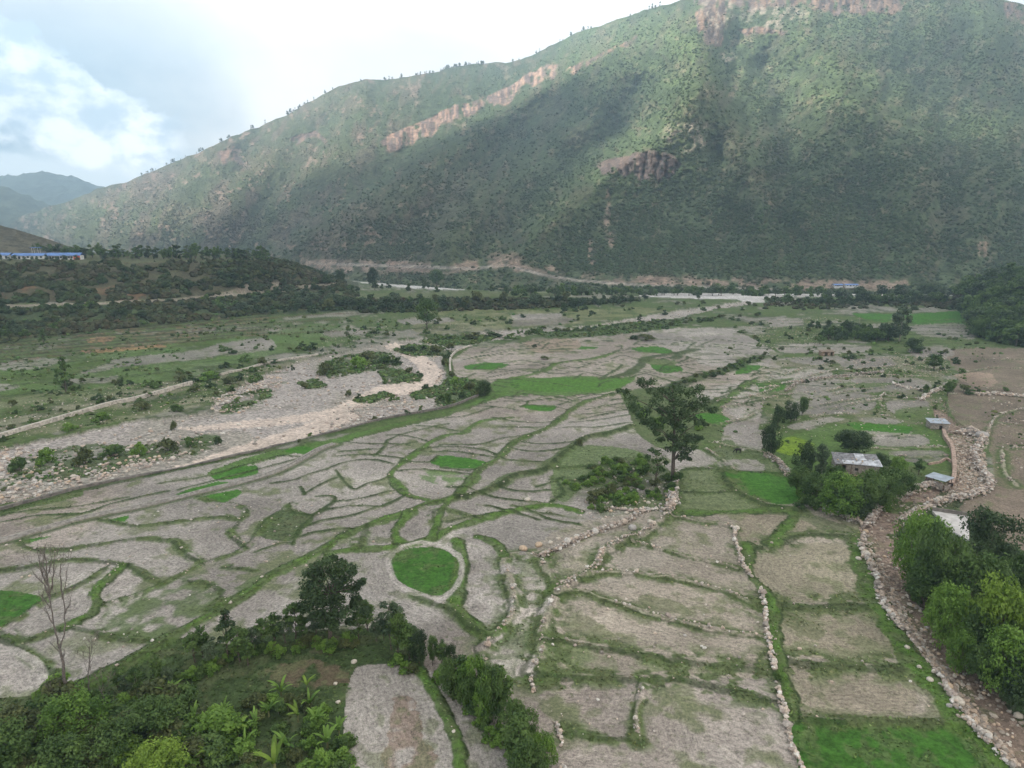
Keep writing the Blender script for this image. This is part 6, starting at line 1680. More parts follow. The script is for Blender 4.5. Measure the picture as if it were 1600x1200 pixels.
WL = [('long thin pale stone wall running down to the bottom edge between the long fields and the squarer ones', [(1150, 826), (1148, 842), (1157, 870), (1166, 893), (1183, 915), (1195, 945), (1197, 975), (1203, 1010), (1208, 1040), (1216, 1075), (1225, 1110), (1232, 1150), (1250, 1198), (1262, 1230)], .4, .6, 11, .13, .27, 1.12, .15),
      ('broken pale stone wall on the left of the lowest grey field', [(830, 1056), (834, 1080), (848, 1108), (862, 1125), (873, 1140), (877, 1160), (880, 1200), (884, 1240)], .32, .4, 7, .12, .25, 1.12, .25),
      ('small heap of pale stones at the corner above the lowest grey fields', [(834, 1038), (838, 1048)], .5, .6, 14, .15, .3, 1.15, 0),
      ('thick pinkish rubble wall along the left side of the hamlet grove', [(1195, 712), (1215, 722), (1228, 738), (1243, 754), (1256, 770), (1272, 787), (1294, 801), (1325, 812), (1352, 822)], 1.0, 1.3, 26, .14, .30, .95, 0),
      ('rubble wall between the hamlet grove and the stony stream', [(1352, 820), (1375, 792), (1407, 776), (1437, 763), (1475, 758)], 1.2, 1.3, 26, .14, .32, .98, 0),
      ('long curved rubble bank on the far side of the stony stream', [(1512, 674), (1535, 686), (1522, 706), (1535, 732), (1547, 758), (1526, 774), (1475, 785), (1437, 797), (1405, 815)], 1.5, 1.4, 24, .14, .36, 1.0, 0),
      ('pile of pale stones at the top end of the rubble bank by the small stone hut', [(1498, 675), (1515, 672), (1532, 682)], 2.0, 1.2, 60, .15, .32, 1.1, 0),
      ('low wall of boulders between the squarer fields and the stream bed', [(1352, 830), (1345, 855), (1368, 900), (1380, 945), (1412, 985)], .9, .7, 14, .14, .34, .98, .1),
      ('rubble bank lining the left side of the boulder-edged stream', [(1412, 985), (1440, 1020), (1470, 1062), (1500, 1110), (1540, 1160), (1585, 1200)], .8, .5, 9, .14, .34, 1.0, .2),
      ('straight band of piled stones across the boulder knoll toward the ditch', [(845, 872), (875, 857), (907, 842), (950, 826), (980, 816), (1000, 802), (1012, 798)], .8, .9, 20, .14, .34, .95, 0),
      ('short line of stones along the top of the boulder knoll', [(938, 798), (960, 796), (990, 799), (1036, 797)], .6, .5, 10, .13, .3, 1.05, .1),
      ('stone heap at the right corner of the boulder knoll', [(1045, 770), (1052, 782), (1048, 795), (1040, 802)], 1.2, .8, 22, .15, .34, 1.05, 0),
      ('white stone wall at the far right beyond the stone lane', [(1525, 618), (1560, 617), (1600, 620), (1680, 624)], .9, 1.0, 12, .2, .4, 1.2, 0),
      ('pale stone wall running up beside the upper stone lane', [(1440, 626), (1450, 616), (1472, 608), (1482, 600)], 1.0, 1.0, 14, .2, .4, 1.15, 0),
      ('sickle-shaped white stone wall in the middle of the right-hand terraces', [(1395, 600), (1410, 606), (1435, 610), (1452, 614), (1468, 608)], .8, .8, 10, .2, .36, 1.2, 0),
      ('dark weedy stone wall curving along the terraces above the three dark trees', [(1228, 612), (1245, 600), (1290, 592), (1340, 586), (1380, 582)], .8, 1.0, 9, .18, .36, .8, .1)]
for lab, pts, w_, h_, dn, s0, s1, tn_, gp_ in WL: wall_stones('stone_wall', lab, None, pts, w_, h_, dn, s0, s1, tn_, gp_)

# individual boulders
SB = []
for k in range(3):
    v, f = blob_proto(r6)
    V = v * (1 + r6.uniform(-.2, .2, (12, 1))); V[:, 2] *= .72
    # one level of subdivision for rounder stones
    es = {}; F2 = []; VL = list(V)
    def mid(a, b_):
        key = (min(a, b_), max(a, b_))
        if key not in es:
            m = (VL[a] + VL[b_]) / 2; m *= 1.13 + r6.uniform(-.04, .04); es[key] = len(VL); VL.append(m)
        return es[key]
    for a, b_, c in f:
        ab, bc, ca = mid(a, b_), mid(b_, c), mid(c, a); F2 += [(a, ab, ca), (b_, bc, ab), (c, ca, bc), (ab, bc, ca)]
    VV_ = np.array(VL)
    for tname, cc in (('pale', (0.50, 0.45, 0.38)), ('tan', (0.46, 0.35, 0.25)), ('grey', (0.34, 0.32, 0.30))):
        rg = np.ones((len(VV_), 4)); rg[:, :3] = cc
        SB.append(mesh_from('boulder', VV_, np.array(F2), [STM], smooth=True, attrs={'tone': ('FLOAT_COLOR', rg)}))


def boulder(x, y, wpx, label, group=None, ci=None):
    p = gpos(x, y); s = max(.12, wpx * p[1] / FOC * .52 * math.hypot(1, ray(x, y)[1]))
    o = link('boulder', SB[(r6.integers(0, 3) * 3 + (r6.integers(0, 3) if ci is None else ci))], loc=p + np.array((0, 0, s * .3)))
    o.rotation_euler = (0, 0, r6.uniform(0, 6.28)); o.scale = (s * r6.uniform(.9, 1.15), s * r6.uniform(.85, 1.1), s * r6.uniform(.85, 1.1))
    return tag(o, label, 'boulder', group)


for x, y, w_, lab, ci in ((1482, 1076, 14, 'large tan boulder at the head of the stream-edge boulders below the brown field corner', 1), (1497, 1098, 15, 'largest pale round boulder on the left edge of the stream bed', 0), (1522, 1122, 12, 'tan boulder midway down the lower left stream edge', 1), (1541, 1148, 14, 'pale round boulder beside the right end of the bright green plot', 0),
                          (1561, 1167, 8, 'small tan boulder just below the pale round one by the bright green plot', 1), (1495, 1000, 10, 'lone pale boulder on the far bank of the stream under the wood', 0), (1593, 1112, 12, 'whitish boulder at the right edge where the stream leaves the view', 0), (1563, 1078, 8, 'grey boulder at the edge of the wood above the whitish one', 2),
                          (1417, 1014, 7, 'pale boulder on the grass beside the second square field', 0), (1440, 1022, 7, 'round stone at the stream edge right of the boulder on the grass', 0), (1453, 1065, 9, 'flat pale boulder leaning on the grassy stream edge', 0), (1436, 1045, 7, 'oval pale stone on the green verge above the flat boulder', 0), (1435, 1010, 9, 'grey-pink boulder on the stream edge left side', 2),
                          (1483, 1106, 8, 'grey stone on the grass left of the largest pale round boulder', 2), (1505, 1124, 6, 'yellowish stone on the grass under the largest pale boulder', 0), (817, 858, 12, 'biggest rounded tan boulder left of the stone band over the ditch', 1), (842, 853, 11, 'second tan boulder of the row left of the stone band', 1),
                          (860, 849, 8, 'third pale boulder of the row left of the stone band', 0), (872, 843, 8, 'pale boulder nearest the stone band', 0), (986, 735, 9, 'flat whitish boulder on the upper knoll under the young tree', 0), (1016, 817, 9, 'long white stone on the grass below the boulder knoll', 0), (988, 826, 13, 'cluster-like boulder on the lower slope of the knoll', 2),
                          (1353, 825, 9, 'rounded boulder where the rubble walls meet at the stream', 1), (1352, 868, 12, 'pale boulder at the stream edge beside the curved hay-coloured field', 0), (1341, 875, 8, 'smaller pale stone left of the boulder by the curved field', 0), (553, 1035, 8, 'pale upright stone at the top corner of the grey ploughed plot', 0), (1375, 787, 11, 'big grey boulder on the rubble wall below the grove', 2),
                          (824, 783, 8, 'pale flat stone pile in the grey field left of the knoll', 0), (733, 1094, 7, 'pale stone at the foot of the green tree row', 0), (524, 1069, 6, 'white stone on the left rim of the grey ploughed plot', 0), (528, 1098, 6, 'white oval stone lower on the left rim of the grey plot', 0), (1535, 683, 20, 'broad flat boulder capping the stone pile by the hut', 2)):
    boulder(x, y, w_, lab, None, ci)


def rnd_boulders(P, n, w0, w1, lab, grp, ci=None):
    P = np.array(P, float); k = 0
    while k < n:
        x, y = r6.uniform(P[:, 0].min(), P[:, 0].max()), r6.uniform(P[:, 1].min(), P[:, 1].max())
        if not inpoly(P, np.array(x), np.array(y)): continue
        boulder(x, y, r6.uniform(w0, w1), lab, grp, ci); k += 1


rnd_boulders([(1360, 870), (1400, 850), (1440, 910), (1480, 990), (1560, 1090), (1600, 1150), (1600, 1195), (1540, 1145), (1450, 1020)], 70, 3, 7, 'stone lying in the reddish dry stream bed', 'stones in the stream bed')
rnd_boulders([(0, 735), (100, 715), (250, 700), (250, 715), (130, 755), (0, 780)], 60, 3, 6.5, 'pale boulder among the bushes in the near left river bed', 'boulders in the left river bed')
rnd_boulders([(905, 775), (925, 735), (990, 730), (1050, 745), (1045, 800), (940, 815)], 50, 3, 7, 'pale boulder scattered on the bushy knoll below the tall pine', 'boulders on the knoll')
rnd_boulders([(330, 640), (345, 615), (400, 590), (440, 580), (420, 610), (370, 645)], 16, 3, 6, 'pale boulder on the river bank above the sandy track', 'boulders above the sandy track')
rnd_boulders([(1500, 1125), (1470, 1060), (1420, 985), (1440, 990), (1490, 1065), (1570, 1165)], 22, 3, 7, 'stone of the line along the grassy left stream edge', 'stones along the stream edge')


# ---- masonry river walls and the canal
def sweep(pts, profile, close=True):
    L = spline(pts, 8); G = gpos(L[:, 0], L[:, 1])
    k = np.ones(5) / 5
    zs = np.convolve(np.pad(G[:, 2], 2, 'edge'), k, 'valid'); G[:, 2] = zs
    T = np.gradient(G[:, :2], axis=0); T /= np.linalg.norm(T, axis=1)[:, None] + 1e-9
    N = np.stack([-T[:, 1], T[:, 0]], 1)                        # left of travel
    pr = np.array(profile, float); m = len(pr)
    V = np.zeros((len(G), m, 3))
    jit = (fbm(np.arange(len(G)) / 3.0, np.zeros(len(G)), 2, 5) - .5) * .12
    for j, (o, h) in enumerate(pr):
        V[:, j, :2] = G[:, :2] + N * o; V[:, j, 2] = G[:, 2] + h + (jit if h > 0 else 0)
    idx = np.arange(len(G) * m).reshape(-1, m); nx = np.roll(idx, -1, 1)
    F = np.stack([idx[:-1], nx[:-1], nx[1:], idx[1:]], -1).reshape(-1, 4)
    o = G[0].copy()
    return V.reshape(-1, 3) - o, F, o


def masonry(name, col, sc_=1.6):
    def bld(t):
        geo = t.n('ShaderNodeNewGeometry').outputs['Position']
        v = t.n('ShaderNodeTexVoronoi', ins={'Vector': geo, 'Scale': sc_})
        vs = t.n('ShaderNodeSeparateXYZ', ins={0: v.outputs['Color']}).outputs[0]
        f = t.n('ShaderNodeMapRange', ins={0: t.math('ADD', t.math('MULTIPLY', vs, .6), t.math('MULTIPLY', t.noise(geo, 5, 3, .6), .4)), 1: .1, 2: .9, 3: .5, 4: 1.35}).outputs[0]
        cc = t.vmath('MULTIPLY', t.n('ShaderNodeCombineXYZ', ins={0: f, 1: f, 2: f}).outputs[0], col)
        p = t.n('ShaderNodeBsdfPrincipled', ins={'Base Color': cc, 'Roughness': .95, 'Specular IOR Level': .1})
        t.n('ShaderNodeOutputMaterial', ins={0: p.outputs[0]})
    return material(name, bld)


MGREY = masonry('grey_masonry', (0.17, 0.155, 0.14)); MPALE = masonry('pale_masonry', (0.46, 0.42, 0.37)); MCONC = simple('concrete', (0.36, 0.34, 0.31), .9, .25, 1.5); MPINK = masonry('pinkish_masonry', (0.36, 0.27, 0.22), 2.5)


def wall_obj(name, label, pts, prof, mat, cat='wall'):
    V, F, o = sweep(pts, prof)
    return tag(link(name, mesh_from(name, V, F, [mat]), loc=o), label, cat)


wall_obj('river_wall', 'long dark grey masonry wall along the near side of the dry river', WALLA, [(-.35, -1.0), (-.35, .65), (.35, .65), (.55, -1.8)], MGREY)
wall_obj('river_wall', 'long pale-topped masonry wall along the far left side of the dry river', [(-240, 745), (-100, 711), (10, 681), (62, 665), (125, 646), (175, 633), (237, 618), (300, 600)], [(-.7, -1.8), (-.55, 1.2), (.55, 1.2), (.6, -.8)], MPALE)
wall_obj('river_wall', 'short pale masonry wall further up the left bank, mostly hidden by bushes', [(345, 586), (362, 582), (385, 577), (420, 567), (467, 560), (497, 555)], [(-.5, -1.4), (-.38, .8), (.38, .8), (.45, -.8)], MPALE)
wall_obj('river_wall', 'short pale curved wall at the head of the grey fields beside the bushes', [(704, 583), (703, 570), (705, 558), (716, 548), (735, 541)], [(-.5, -1.4), (-.38, .9), (.38, .9), (.45, -.8)], MPALE)
wall_obj('stream_wall', 'narrow pinkish-pale channel wall beside the lane from the hut to the flat blue roof', [(1474, 672), (1477, 686), (1487, 701), (1490, 722), (1491, 742), (1486, 756)], [(-.5, -1.0), (-.45, 1.1), (.45, 1.1), (.5, -1.0)], MPINK)
wall_obj('stream_wall', 'thin branch wall leading left off the pinkish channel wall to the field', [(1487, 722), (1478, 718), (1468, 723), (1450, 727)], [(-.25, -.5), (-.2, .6), (.2, .6), (.25, -.5)], MPINK)
V1, F1, o1 = sweep(CANAL, [(-.62, -.5), (-.62, .42), (-.40, .42), (-.40, -.1), (.40, -.1), (.40, .42), (.62, .42), (.62, -.5)])
tag(link('irrigation_canal', mesh_from('irrigation_canal', V1, F1, [MCONC]), loc=o1), 'narrow concrete irrigation canal with two thin rims crossing the fields at the left', 'canal')


# ---- buildings
def box(x0, x1, y0, y1, z0, z1):
    V = np.array([(x, y, z) for z in (z0, z1) for y in (y0, y1) for x in (x0, x1)], float)
    F = np.array([(0, 2, 3, 1), (4, 5, 7, 6), (0, 1, 5, 4), (2, 6, 7, 3), (0, 4, 6, 2), (1, 3, 7, 5)])
    return V, F


def part(name, parts, mat, parent, label=None):
    V, F = merge(parts); o = link(name, mesh_from(name, V, F, [mat]), parent)
    if label: o['label'] = label
    return o


def wall_open(x0, x1, z0, z1, y, th, holes):
    """front wall slab with rectangular openings, x along"""
    xs = sorted({x0, x1, *[h[0] for h in holes], *[h[1] for h in holes]}); out = []
    for a, b_ in zip(xs[:-1], xs[1:]):
        hs = sorted([(h[2], h[3]) for h in holes if h[0] <= a + 1e-6 and h[1] >= b_ - 1e-6]); z = z0
        for c, d in hs:
            if c > z: out.append(box(a, b_, y, y + th, z, c))
            z = d
        if z < z1: out.append(box(a, b_, y, y + th, z, z1))
    return out


TIN = simple('tin_sheet', (0.42, 0.44, 0.47), .45, .35, 1.2, metal=.3); TIND = simple('old_tin', (0.20, 0.20, 0.21), .6, .4, 1.5, metal=.2); TINB = simple('pale_blue_tin', (0.31, 0.36, 0.42), .4, .2, .8, metal=.3)
STW = masonry('house_stone', (0.27, 0.24, 0.21), 3.5); DARKW = simple('dark_opening', (0.02, 0.018, 0.016), .95, .2); WOOD = simple('wood', (0.15, 0.10, 0.07), .85, .3, 4); MUD = simple('mud_plaster', (0.30, 0.22, 0.16), .95, .3, 2)
BLUE = simple('blue_roof_sheet', (0.10, 0.22, 0.52), .45, .2, .3); WHITE = simple('white_wall', (0.66, 0.66, 0.64), .9, .12, .5); REDW = simple('red_gable', (0.55, 0.12, 0.07), .8, .2, .5); LIME = simple('pale_slab', (0.50, 0.48, 0.46), .9, .14, .8)

h = empty('stone_house', gpos(1335, 736), math.radians(-14))
part('wall', wall_open(-4.9, 4.9, -1, 2.5, -2.6, .4, [(-4.1, -2.6, .3, 2.2), (-.6, .2, .9, 1.7), (2.6, 3.3, .9, 1.7)]) + [box(-4.9, -4.5, -2.2, 2.6, -1, 2.7), box(4.5, 4.9, -2.2, 2.6, -1, 2.7), box(-4.5, 4.5, 2.2, 2.6, -1, 3.3), box(-1.9, -1.5, -2.2, 2.2, -1, 2.6)], STW, h)
rf = part('roof', [box(-5.2, 5.2, -2.0, 3.0, 2.95, 3.03)], TIND, h)
me_ = rf.data
vv_ = np.zeros(len(me_.vertices) * 3); me_.vertices.foreach_get('co', vv_); vv_ = vv_.reshape(-1, 3); vv_[:, 2] += (vv_[:, 1] + 2) * .16 - .2; me_.vertices.foreach_set('co', vv_.ravel())
for x0, x1, y0, y1, m_, dz in ((-5.3, -3.4, -3.3, .6, TIND, .10), (-3.5, .8, -3.0, -.9, TIN, .14), (.6, 3.1, -3.2, -.7, TIN, .17), (2.9, 5.4, -3.3, .4, TIN, .12), (-3.3, .2, -.9, 2.6, TIND, .16), (0, 2.4, -.6, 2.9, TIN, .2), (2.2, 5.2, .3, 2.9, TIND, .18)):
    V, F = box(x0, x1, y0, y1, 0, .05); V[:, 2] += 2.72 + (V[:, 1] + 2) * .16 + dz + (V[:, 0] - x0) * r6.uniform(-.03, .03)
    o = link('roof_sheet', mesh_from('roof_sheet', V, F, [m_]), rf)
part('door', [box(-4.05, -3.4, -2.35, -2.28, -.6, 2.15)], WOOD, h)
for x0 in (-.55, 2.65): part('window', [box(x0, x0 + .6, -2.4, -2.34, .95, 1.65)], DARKW, h)
part('porch_floor', [box(-5.2, 2.0, -4.0, -2.62, -.9, .1)], MUD, h)
for x0 in (-4.9, -1.6): part('post', [box(x0, x0 + .14, -3.15, -3.0, .1, 2.62)], WOOD, h)
tag(h, 'long low stone house with patched tin roof among the hamlet trees', 'house')
for i in range(14):
    x_, y_ = r6.uniform(-4.8, 4.8), r6.uniform(-2.6, 2.4); z_ = 2.72 + (y_ + 2) * .16 + .30
    c_, s_ = math.cos(math.radians(-14)), math.sin(math.radians(-14)); hp = np.array(h.location)
    o = link('roof_stone', SB[i % 9], loc=hp + np.array((x_ * c_ - y_ * s_, x_ * s_ + y_ * c_, z_))); q = r6.uniform(.14, .28); o.scale = (q, q, q * .7)
    tag(o, 'stone weighing down the patched tin roof of the long house', 'stone', 'stones on the tin roof')

s = empty('open_shed', gpos(1466, 758), math.radians(35))
part('roof', [box(-2.3, 2.3, -2.3, 2.3, 2.0, 2.07)], TINB, s)
for a in (-2.0, 1.9):
    for b_ in (-2.0, 1.9): part('post', [box(a, a + .12, b_, b_ + .12, -.3, 2.0)], WOOD, s)
part('wall', [box(-2.1, 2.1, 2.05, 2.2, -.3, 1.5), box(-2.2, -2.05, -1.8, 2.0, -.3, 1.1), box(-1.9, 1.0, -2.25, -2.1, -.3, .7)], STW, s)
tag(s, 'open shed with one flat pale blue metal roof beside the lane', 'shed')

s = empty('stone_hut', gpos(1464, 669), math.radians(-10))
part('wall', wall_open(-2.5, 2.4, -.5, 1.9, -1.7, .35, [(-.1, .8, -.5, 1.2)]) + [box(-2.5, -2.15, -1.35, 1.8, -.5, 1.9), box(2.05, 2.4, -1.35, 1.8, -.5, 1.9), box(-2.15, 2.05, 1.45, 1.8, -.5, 2.3)], STW, s)
V, F = box(-2.8, 2.7, -2.1, 2.1, 1.95, 2.02); V[:, 2] += (V[:, 1] + 2) * .10
part('roof', [(V, F)], TINB, s); part('door', [box(-.1, .8, -1.5, -1.44, -.5, 1.2)], DARKW, s)
tag(s, 'small stone hut with a stone-weighted metal roof at the head of the channel wall', 'hut')
for i in range(9):
    x_, y_ = r6.uniform(-2.5, 2.4), r6.uniform(-1.8, 1.9); c_, s_ = math.cos(math.radians(-10)), math.sin(math.radians(-10)); hp = np.array(s.location)
    o = link('roof_stone', SB[i % 9], loc=hp + np.array((x_ * c_ - y_ * s_, x_ * s_ + y_ * c_, 2.1 + (y_ + 2) * .1))); q = r6.uniform(.13, .24); o.scale = (q, q, q * .7)
    tag(o, 'stone weighing down the metal roof of the small stone hut', 'stone', 'stones on the hut roof')

s = empty('field_shelter', gpos(1291, 555), math.radians(4))
V, F = box(-3.4, 3.4, -1.8, 1.8, 1.9, 2.0); V[:, 2] += (V[:, 1] + 1.8) * .12
part('roof', [(V, F)], simple('thatch', (0.22, 0.17, 0.13), .95, .3, 3), s)
part('wall', [box(-3.0, -1.6, -1.4, -1.1, -.4, 1.9), box(-.2, 1.2, -1.4, -1.1, -.4, 1.9), box(2.4, 3.0, -1.4, -1.1, -.4, 1.9), box(-3.0, 3.0, 1.2, 1.5, -.4, 2.1), box(-3.0, -2.7, -1.1, 1.2, -.4, 1.9), box(2.7, 3.0, -1.1, 1.2, -.4, 1.9)], MUD, s)
tag(s, 'tiny isolated field shelter with dark openings above the stone heaps', 'shelter')

# pale slab yard with a dark back wall near the stream wood
C4 = gpos(np.array([1456, 1513, 1514, 1486]), np.array([801, 810, 848, 832])); cz = C4[:, 2].mean() + .5
n = 4; V = np.concatenate([np.column_stack([C4[:, :2], np.full(4, cz)]), np.column_stack([C4[:, :2], np.full(4, cz - 1.4)])]); cen = V.mean(0); V -= cen
F = np.array([(0, 1, 2, 3), (7, 6, 5, 4), (0, 4, 5, 1), (1, 5, 6, 2), (2, 6, 7, 3), (3, 7, 4, 0)])
y_ = empty('concrete_yard', cen)
part('slab', [(V, F)], LIME, y_)
a0, a1 = V[0], V[1]; d_ = (a1 - a0) / np.linalg.norm(a1 - a0); nn = np.array((-d_[1], d_[0], 0))
q0, q1 = a0 + nn * .05, a1 + nn * .05
V = np.array([q0, q1, q1 + nn * .4, q0 + nn * .4]); V = np.concatenate([V + (0, 0, -1.0), V + (0, 0, .7)])
part('back_wall', [(V, np.array([(3, 2, 1, 0), (4, 5, 6, 7), (0, 1, 5, 4), (1, 2, 6, 5), (2, 3, 7, 6), (3, 0, 4, 7)]))], MGREY, y_)
tag(y_, 'bright pale slab yard with a dark back wall between two big trees', 'yard')


def long_building(px0, px1, pyb, hpx, label, red=False, name='school_building', zat=None, nwin=10):
    A_ = gpos(px0, pyb) if zat is None else zat[0]; B_ = gpos(px1, pyb) if zat is None else zat[1]
    L = np.linalg.norm(B_[:2] - A_[:2]); m = A_[1] / FOC
    hh_ = hpx * m; wall_h = hh_ * .62
    o = empty(name, A_, math.atan2(B_[1] - A_[1], B_[0] - A_[0])); W_ = 7.0
    part('wall', [box(0, L, 0, W_, -3, wall_h)], WHITE, o)
    e = .7
    V = np.array([(-e, -e, wall_h), (L + e, -e, wall_h), (L + e, W_ / 2, hh_), (-e, W_ / 2, hh_), (L + e, W_ + e, wall_h), (-e, W_ + e, wall_h)], float)
    V2 = V.copy(); V2[:, 2] -= .15
    VV_ = np.concatenate([V, V2]); F = np.array([(0, 1, 2, 3), (3, 2, 4, 5), (7, 6, 9, 8), (8, 9, 11, 10), (0, 6, 7, 1), (4, 10, 11, 5)])
    part('roof', [(VV_, F)], BLUE, o)
    gx = [0, L]
    for g in gx:
        V = np.array([(g, 0, wall_h - .02), (g, W_, wall_h - .02), (g, W_ / 2, hh_ - .1)]); th_ = .2 if g else -.2
        VV_ = np.concatenate([V, V + (th_, 0, 0)]); F = np.array([(0, 1, 2, 2), (3, 5, 4, 4), (0, 3, 4, 1), (1, 4, 5, 2), (2, 5, 3, 0)])
        part('gable', [(VV_, F)], REDW if (red and g) else WHITE, o)
    if red: part('end_panel', [box(L - 4.5, L + .3, -.25, -.05, -1, wall_h)], REDW, o)
    for i in range(nwin):
        x = (i + .5) * (L - (5 if red else 0)) / nwin
        w_ = part('door' if i % 3 == 1 else 'window', [box(x - .8, x + .8, -.08, -.02, .1 if i % 3 == 1 else wall_h * .35, wall_h * .8)], DARKW, o)
    return tag(o, label, 'building')


long_building(73, 125, 406, 10, 'white school-like building with blue roof and red right end on the plateau', True)
long_building(20, 68, 405, 9, 'white building with blue roof left of the one with the red end', False, nwin=7)
long_building(-50, 14, 405, 9, 'blue-roofed building cut by the left edge of the view on the plateau', False, nwin=8)
s = empty('water_tank_stand', gpos(58, 402.5)); hh_ = 9.5
for a in (-2.6, 2.4):
    for b_ in (-1.5, 1.3): part('post', [box(a, a + .2, b_, b_ + .2, -1, hh_ - 1.4)], WHITE, s)
part('platform', [box(-2.8, 2.8, -1.7, 1.7, hh_ - 3.4, hh_ - 3.2)], MCONC, s); part('roof', [box(-3.6, 3.6, -2.2, 2.2, hh_ - 1.4, hh_ - 1.0)], BLUE, s)
tag(s, 'raised stand with small blue roof above the blue-roofed buildings', 'stand')
def mpos(px, py):
    c = int((px + 300) / 2200 * (MC - 1)); rr_ = int(np.argmin(np.abs(MPY[:, c] - py))); return np.array((MX[rr_, c], MY[rr_, c] - 2, MZ[rr_, c]))
for a, b_, lab in ((1303, 1316, 'left of two tiny blue-roofed sheds by the far road under the mountain'), (1322, 1340, 'right of two tiny blue-roofed sheds by the far road under the mountain')):
    P0, P1 = mpos(a, 449), mpos(b_, 449); P1[1:] = P0[1:]; P0[2] += 1; P1[2] += 1
    long_building(0, 0, 0, 3.6, lab, name='roadside_shed', zat=(P0, P1), nwin=4)
for x, yb, yt in ((644, 465, 450), (1341, 520, 495)):
    hp_, p = height_for(x, yb, yt); o = empty('utility_pole', p)
    part('pole', [tube([(-.9, 0, -.5), (-.9, 0, hp_)], [.16, .12], 6), tube([(.9, 0, -.5), (.9, 0, hp_)], [.16, .12], 6)] if x < 700 else [tube([(0, 0, -.5), (0, 0, hp_)], [.18, .12], 6)], PBARK, o)
    part('crossarm', [box(-1.4, 1.4, -.08, .08, hp_ - 1.0, hp_ - .8)], PBARK, o)
    tag(o, 'twin-post pale power pole on the far terrace' if x < 700 else 'single pale pole rising from the compact dark grove', 'pole')


# ---- figures: one continuous skinned body each
def skinned(name, verts, edges, radii, mat, parent, root=0, sub=1):
    me = bpy.data.meshes.new(name); me.from_pydata(verts, edges, [])
    o = link(name, me, parent)
    sk = o.modifiers.new('skin', 'SKIN')
    if not me.skin_vertices: me.skin_vertices.new(name='')
    for i, r_ in enumerate(radii): me.skin_vertices[0].data[i].radius = r_ if hasattr(r_, '__len__') else (r_, r_)
    me.skin_vertices[0].data[root].use_root = True
    sb = o.modifiers.new('sub', 'SUBSURF'); sb.levels = sb.render_levels = sub
    me.materials.append(mat)
    return o


CLO = simple('dark_green_cloth', (0.05, 0.08, 0.06), .9, .2); SKN = simple('skin', (0.28, 0.16, 0.10), .7, .1); HAIRM = simple('black_hair', (0.02, 0.018, 0.016), .8, .1); COWM = simple('black_hide', (0.022, 0.018, 0.016), .7, .3)
pr = empty('person', gpos(1515, 731), .6)
vs = [(0, 0, .92), (0, 0, 1.15), (0, 0, 1.38), (0, 0, 1.48), (0, 0, 1.58), (0, -.02, 1.66), (.19, 0, 1.36), (.24, -.02, 1.10), (.22, -.12, .86), (.22, -.15, .78), (-.19, 0, 1.36), (-.25, .03, 1.10), (-.24, -.02, .84), (-.24, -.04, .76), (.10, 0, .88), (.11, -.06, .48), (.11, .02, .08), (.11, -.12, .03), (-.10, 0, .88), (-.11, .05, .48), (-.11, .14, .08), (-.11, .02, .03)]
es_ = [(0, 1), (1, 2), (2, 3), (3, 4), (4, 5), (2, 6), (6, 7), (7, 8), (8, 9), (2, 10), (10, 11), (11, 12), (12, 13), (0, 14), (14, 15), (15, 16), (16, 17), (0, 18), (18, 19), (19, 20), (20, 21)]
ra = [(.15, .11), (.14, .10), (.16, .10), .06, .10, .09, .06, .045, .035, .03, .06, .045, .035, .03, .085, .06, .045, .04, .085, .06, .045, .04]
skinned('body', vs, es_, ra, SKN, pr)
skinned('clothes', [(0, 0, .55), (0, 0, .80), (0, 0, 1.05), (0, 0, 1.30), (0, 0, 1.40), (.2, 0, 1.33), (.26, -.02, 1.10), (-.2, 0, 1.33), (-.27, .03, 1.10)], [(0, 1), (1, 2), (2, 3), (3, 4), (3, 5), (5, 6), (3, 7), (7, 8)], [(.21, .17), (.20, .16), (.17, .13), (.18, .13), .09, .085, .065, .085, .065], CLO, pr, 1)
skinned('hair', [(0, .03, 1.60), (0, .01, 1.72)], [(0, 1)], [.10, .085], HAIRM, pr)
tag(pr, 'tiny person in dark clothes walking in the stony stream bed', 'person')
cw = empty('cow', gpos(1153, 708), math.radians(185))
vs = [(0, 0, 1.05), (.45, 0, 1.08), (.72, 0, 1.12), (.98, 0, .92), (1.20, 0, .55), (1.36, 0, .25), (-.45, 0, 1.05), (-.72, 0, 1.10), (.50, .22, .80), (.52, .24, .42), (.50, .24, .03), (.50, -.22, .80), (.46, -.24, .42), (.50, -.24, .03), (-.60, .22, .80), (-.70, .24, .45), (-.62, .24, .03), (-.60, -.22, .80), (-.64, -.24, .45), (-.54, -.24, .03), (-.86, 0, .95), (-.90, 0, .45), (1.14, .16, .66), (1.14, -.16, .66)]
es_ = [(0, 1), (1, 2), (2, 3), (3, 4), (4, 5), (0, 6), (6, 7), (1, 8), (8, 9), (9, 10), (1, 11), (11, 12), (12, 13), (6, 14), (14, 15), (15, 16), (6, 17), (17, 18), (18, 19), (7, 20), (20, 21), (4, 22), (4, 23)]
ra = [(.36, .30), (.36, .28), (.26, .20), (.19, .14), (.14, .12), (.09, .08), (.36, .30), (.24, .22), .13, .075, .06, .13, .075, .06, .15, .085, .06, .15, .085, .06, .05, .03, .04, .04]
skinned('body', vs, es_, ra, COWM, cw)
tag(cw, 'black cow grazing on the grass between the tall pine and the bright green plot', 'cow')
# ------------------------------------------------------------------ air and the unseen shading cloud
def hazem(t):
    v = t.n('ShaderNodeVolumePrincipled')
    v.inputs['Color'].default_value = (0.54, 0.78, 1.0, 1)
    v.inputs['Density'].default_value = HAZE
    v.inputs['Anisotropy'].default_value = 0.2
    t.n('ShaderNodeOutputMaterial', ins={'Volume': v.outputs[0]})


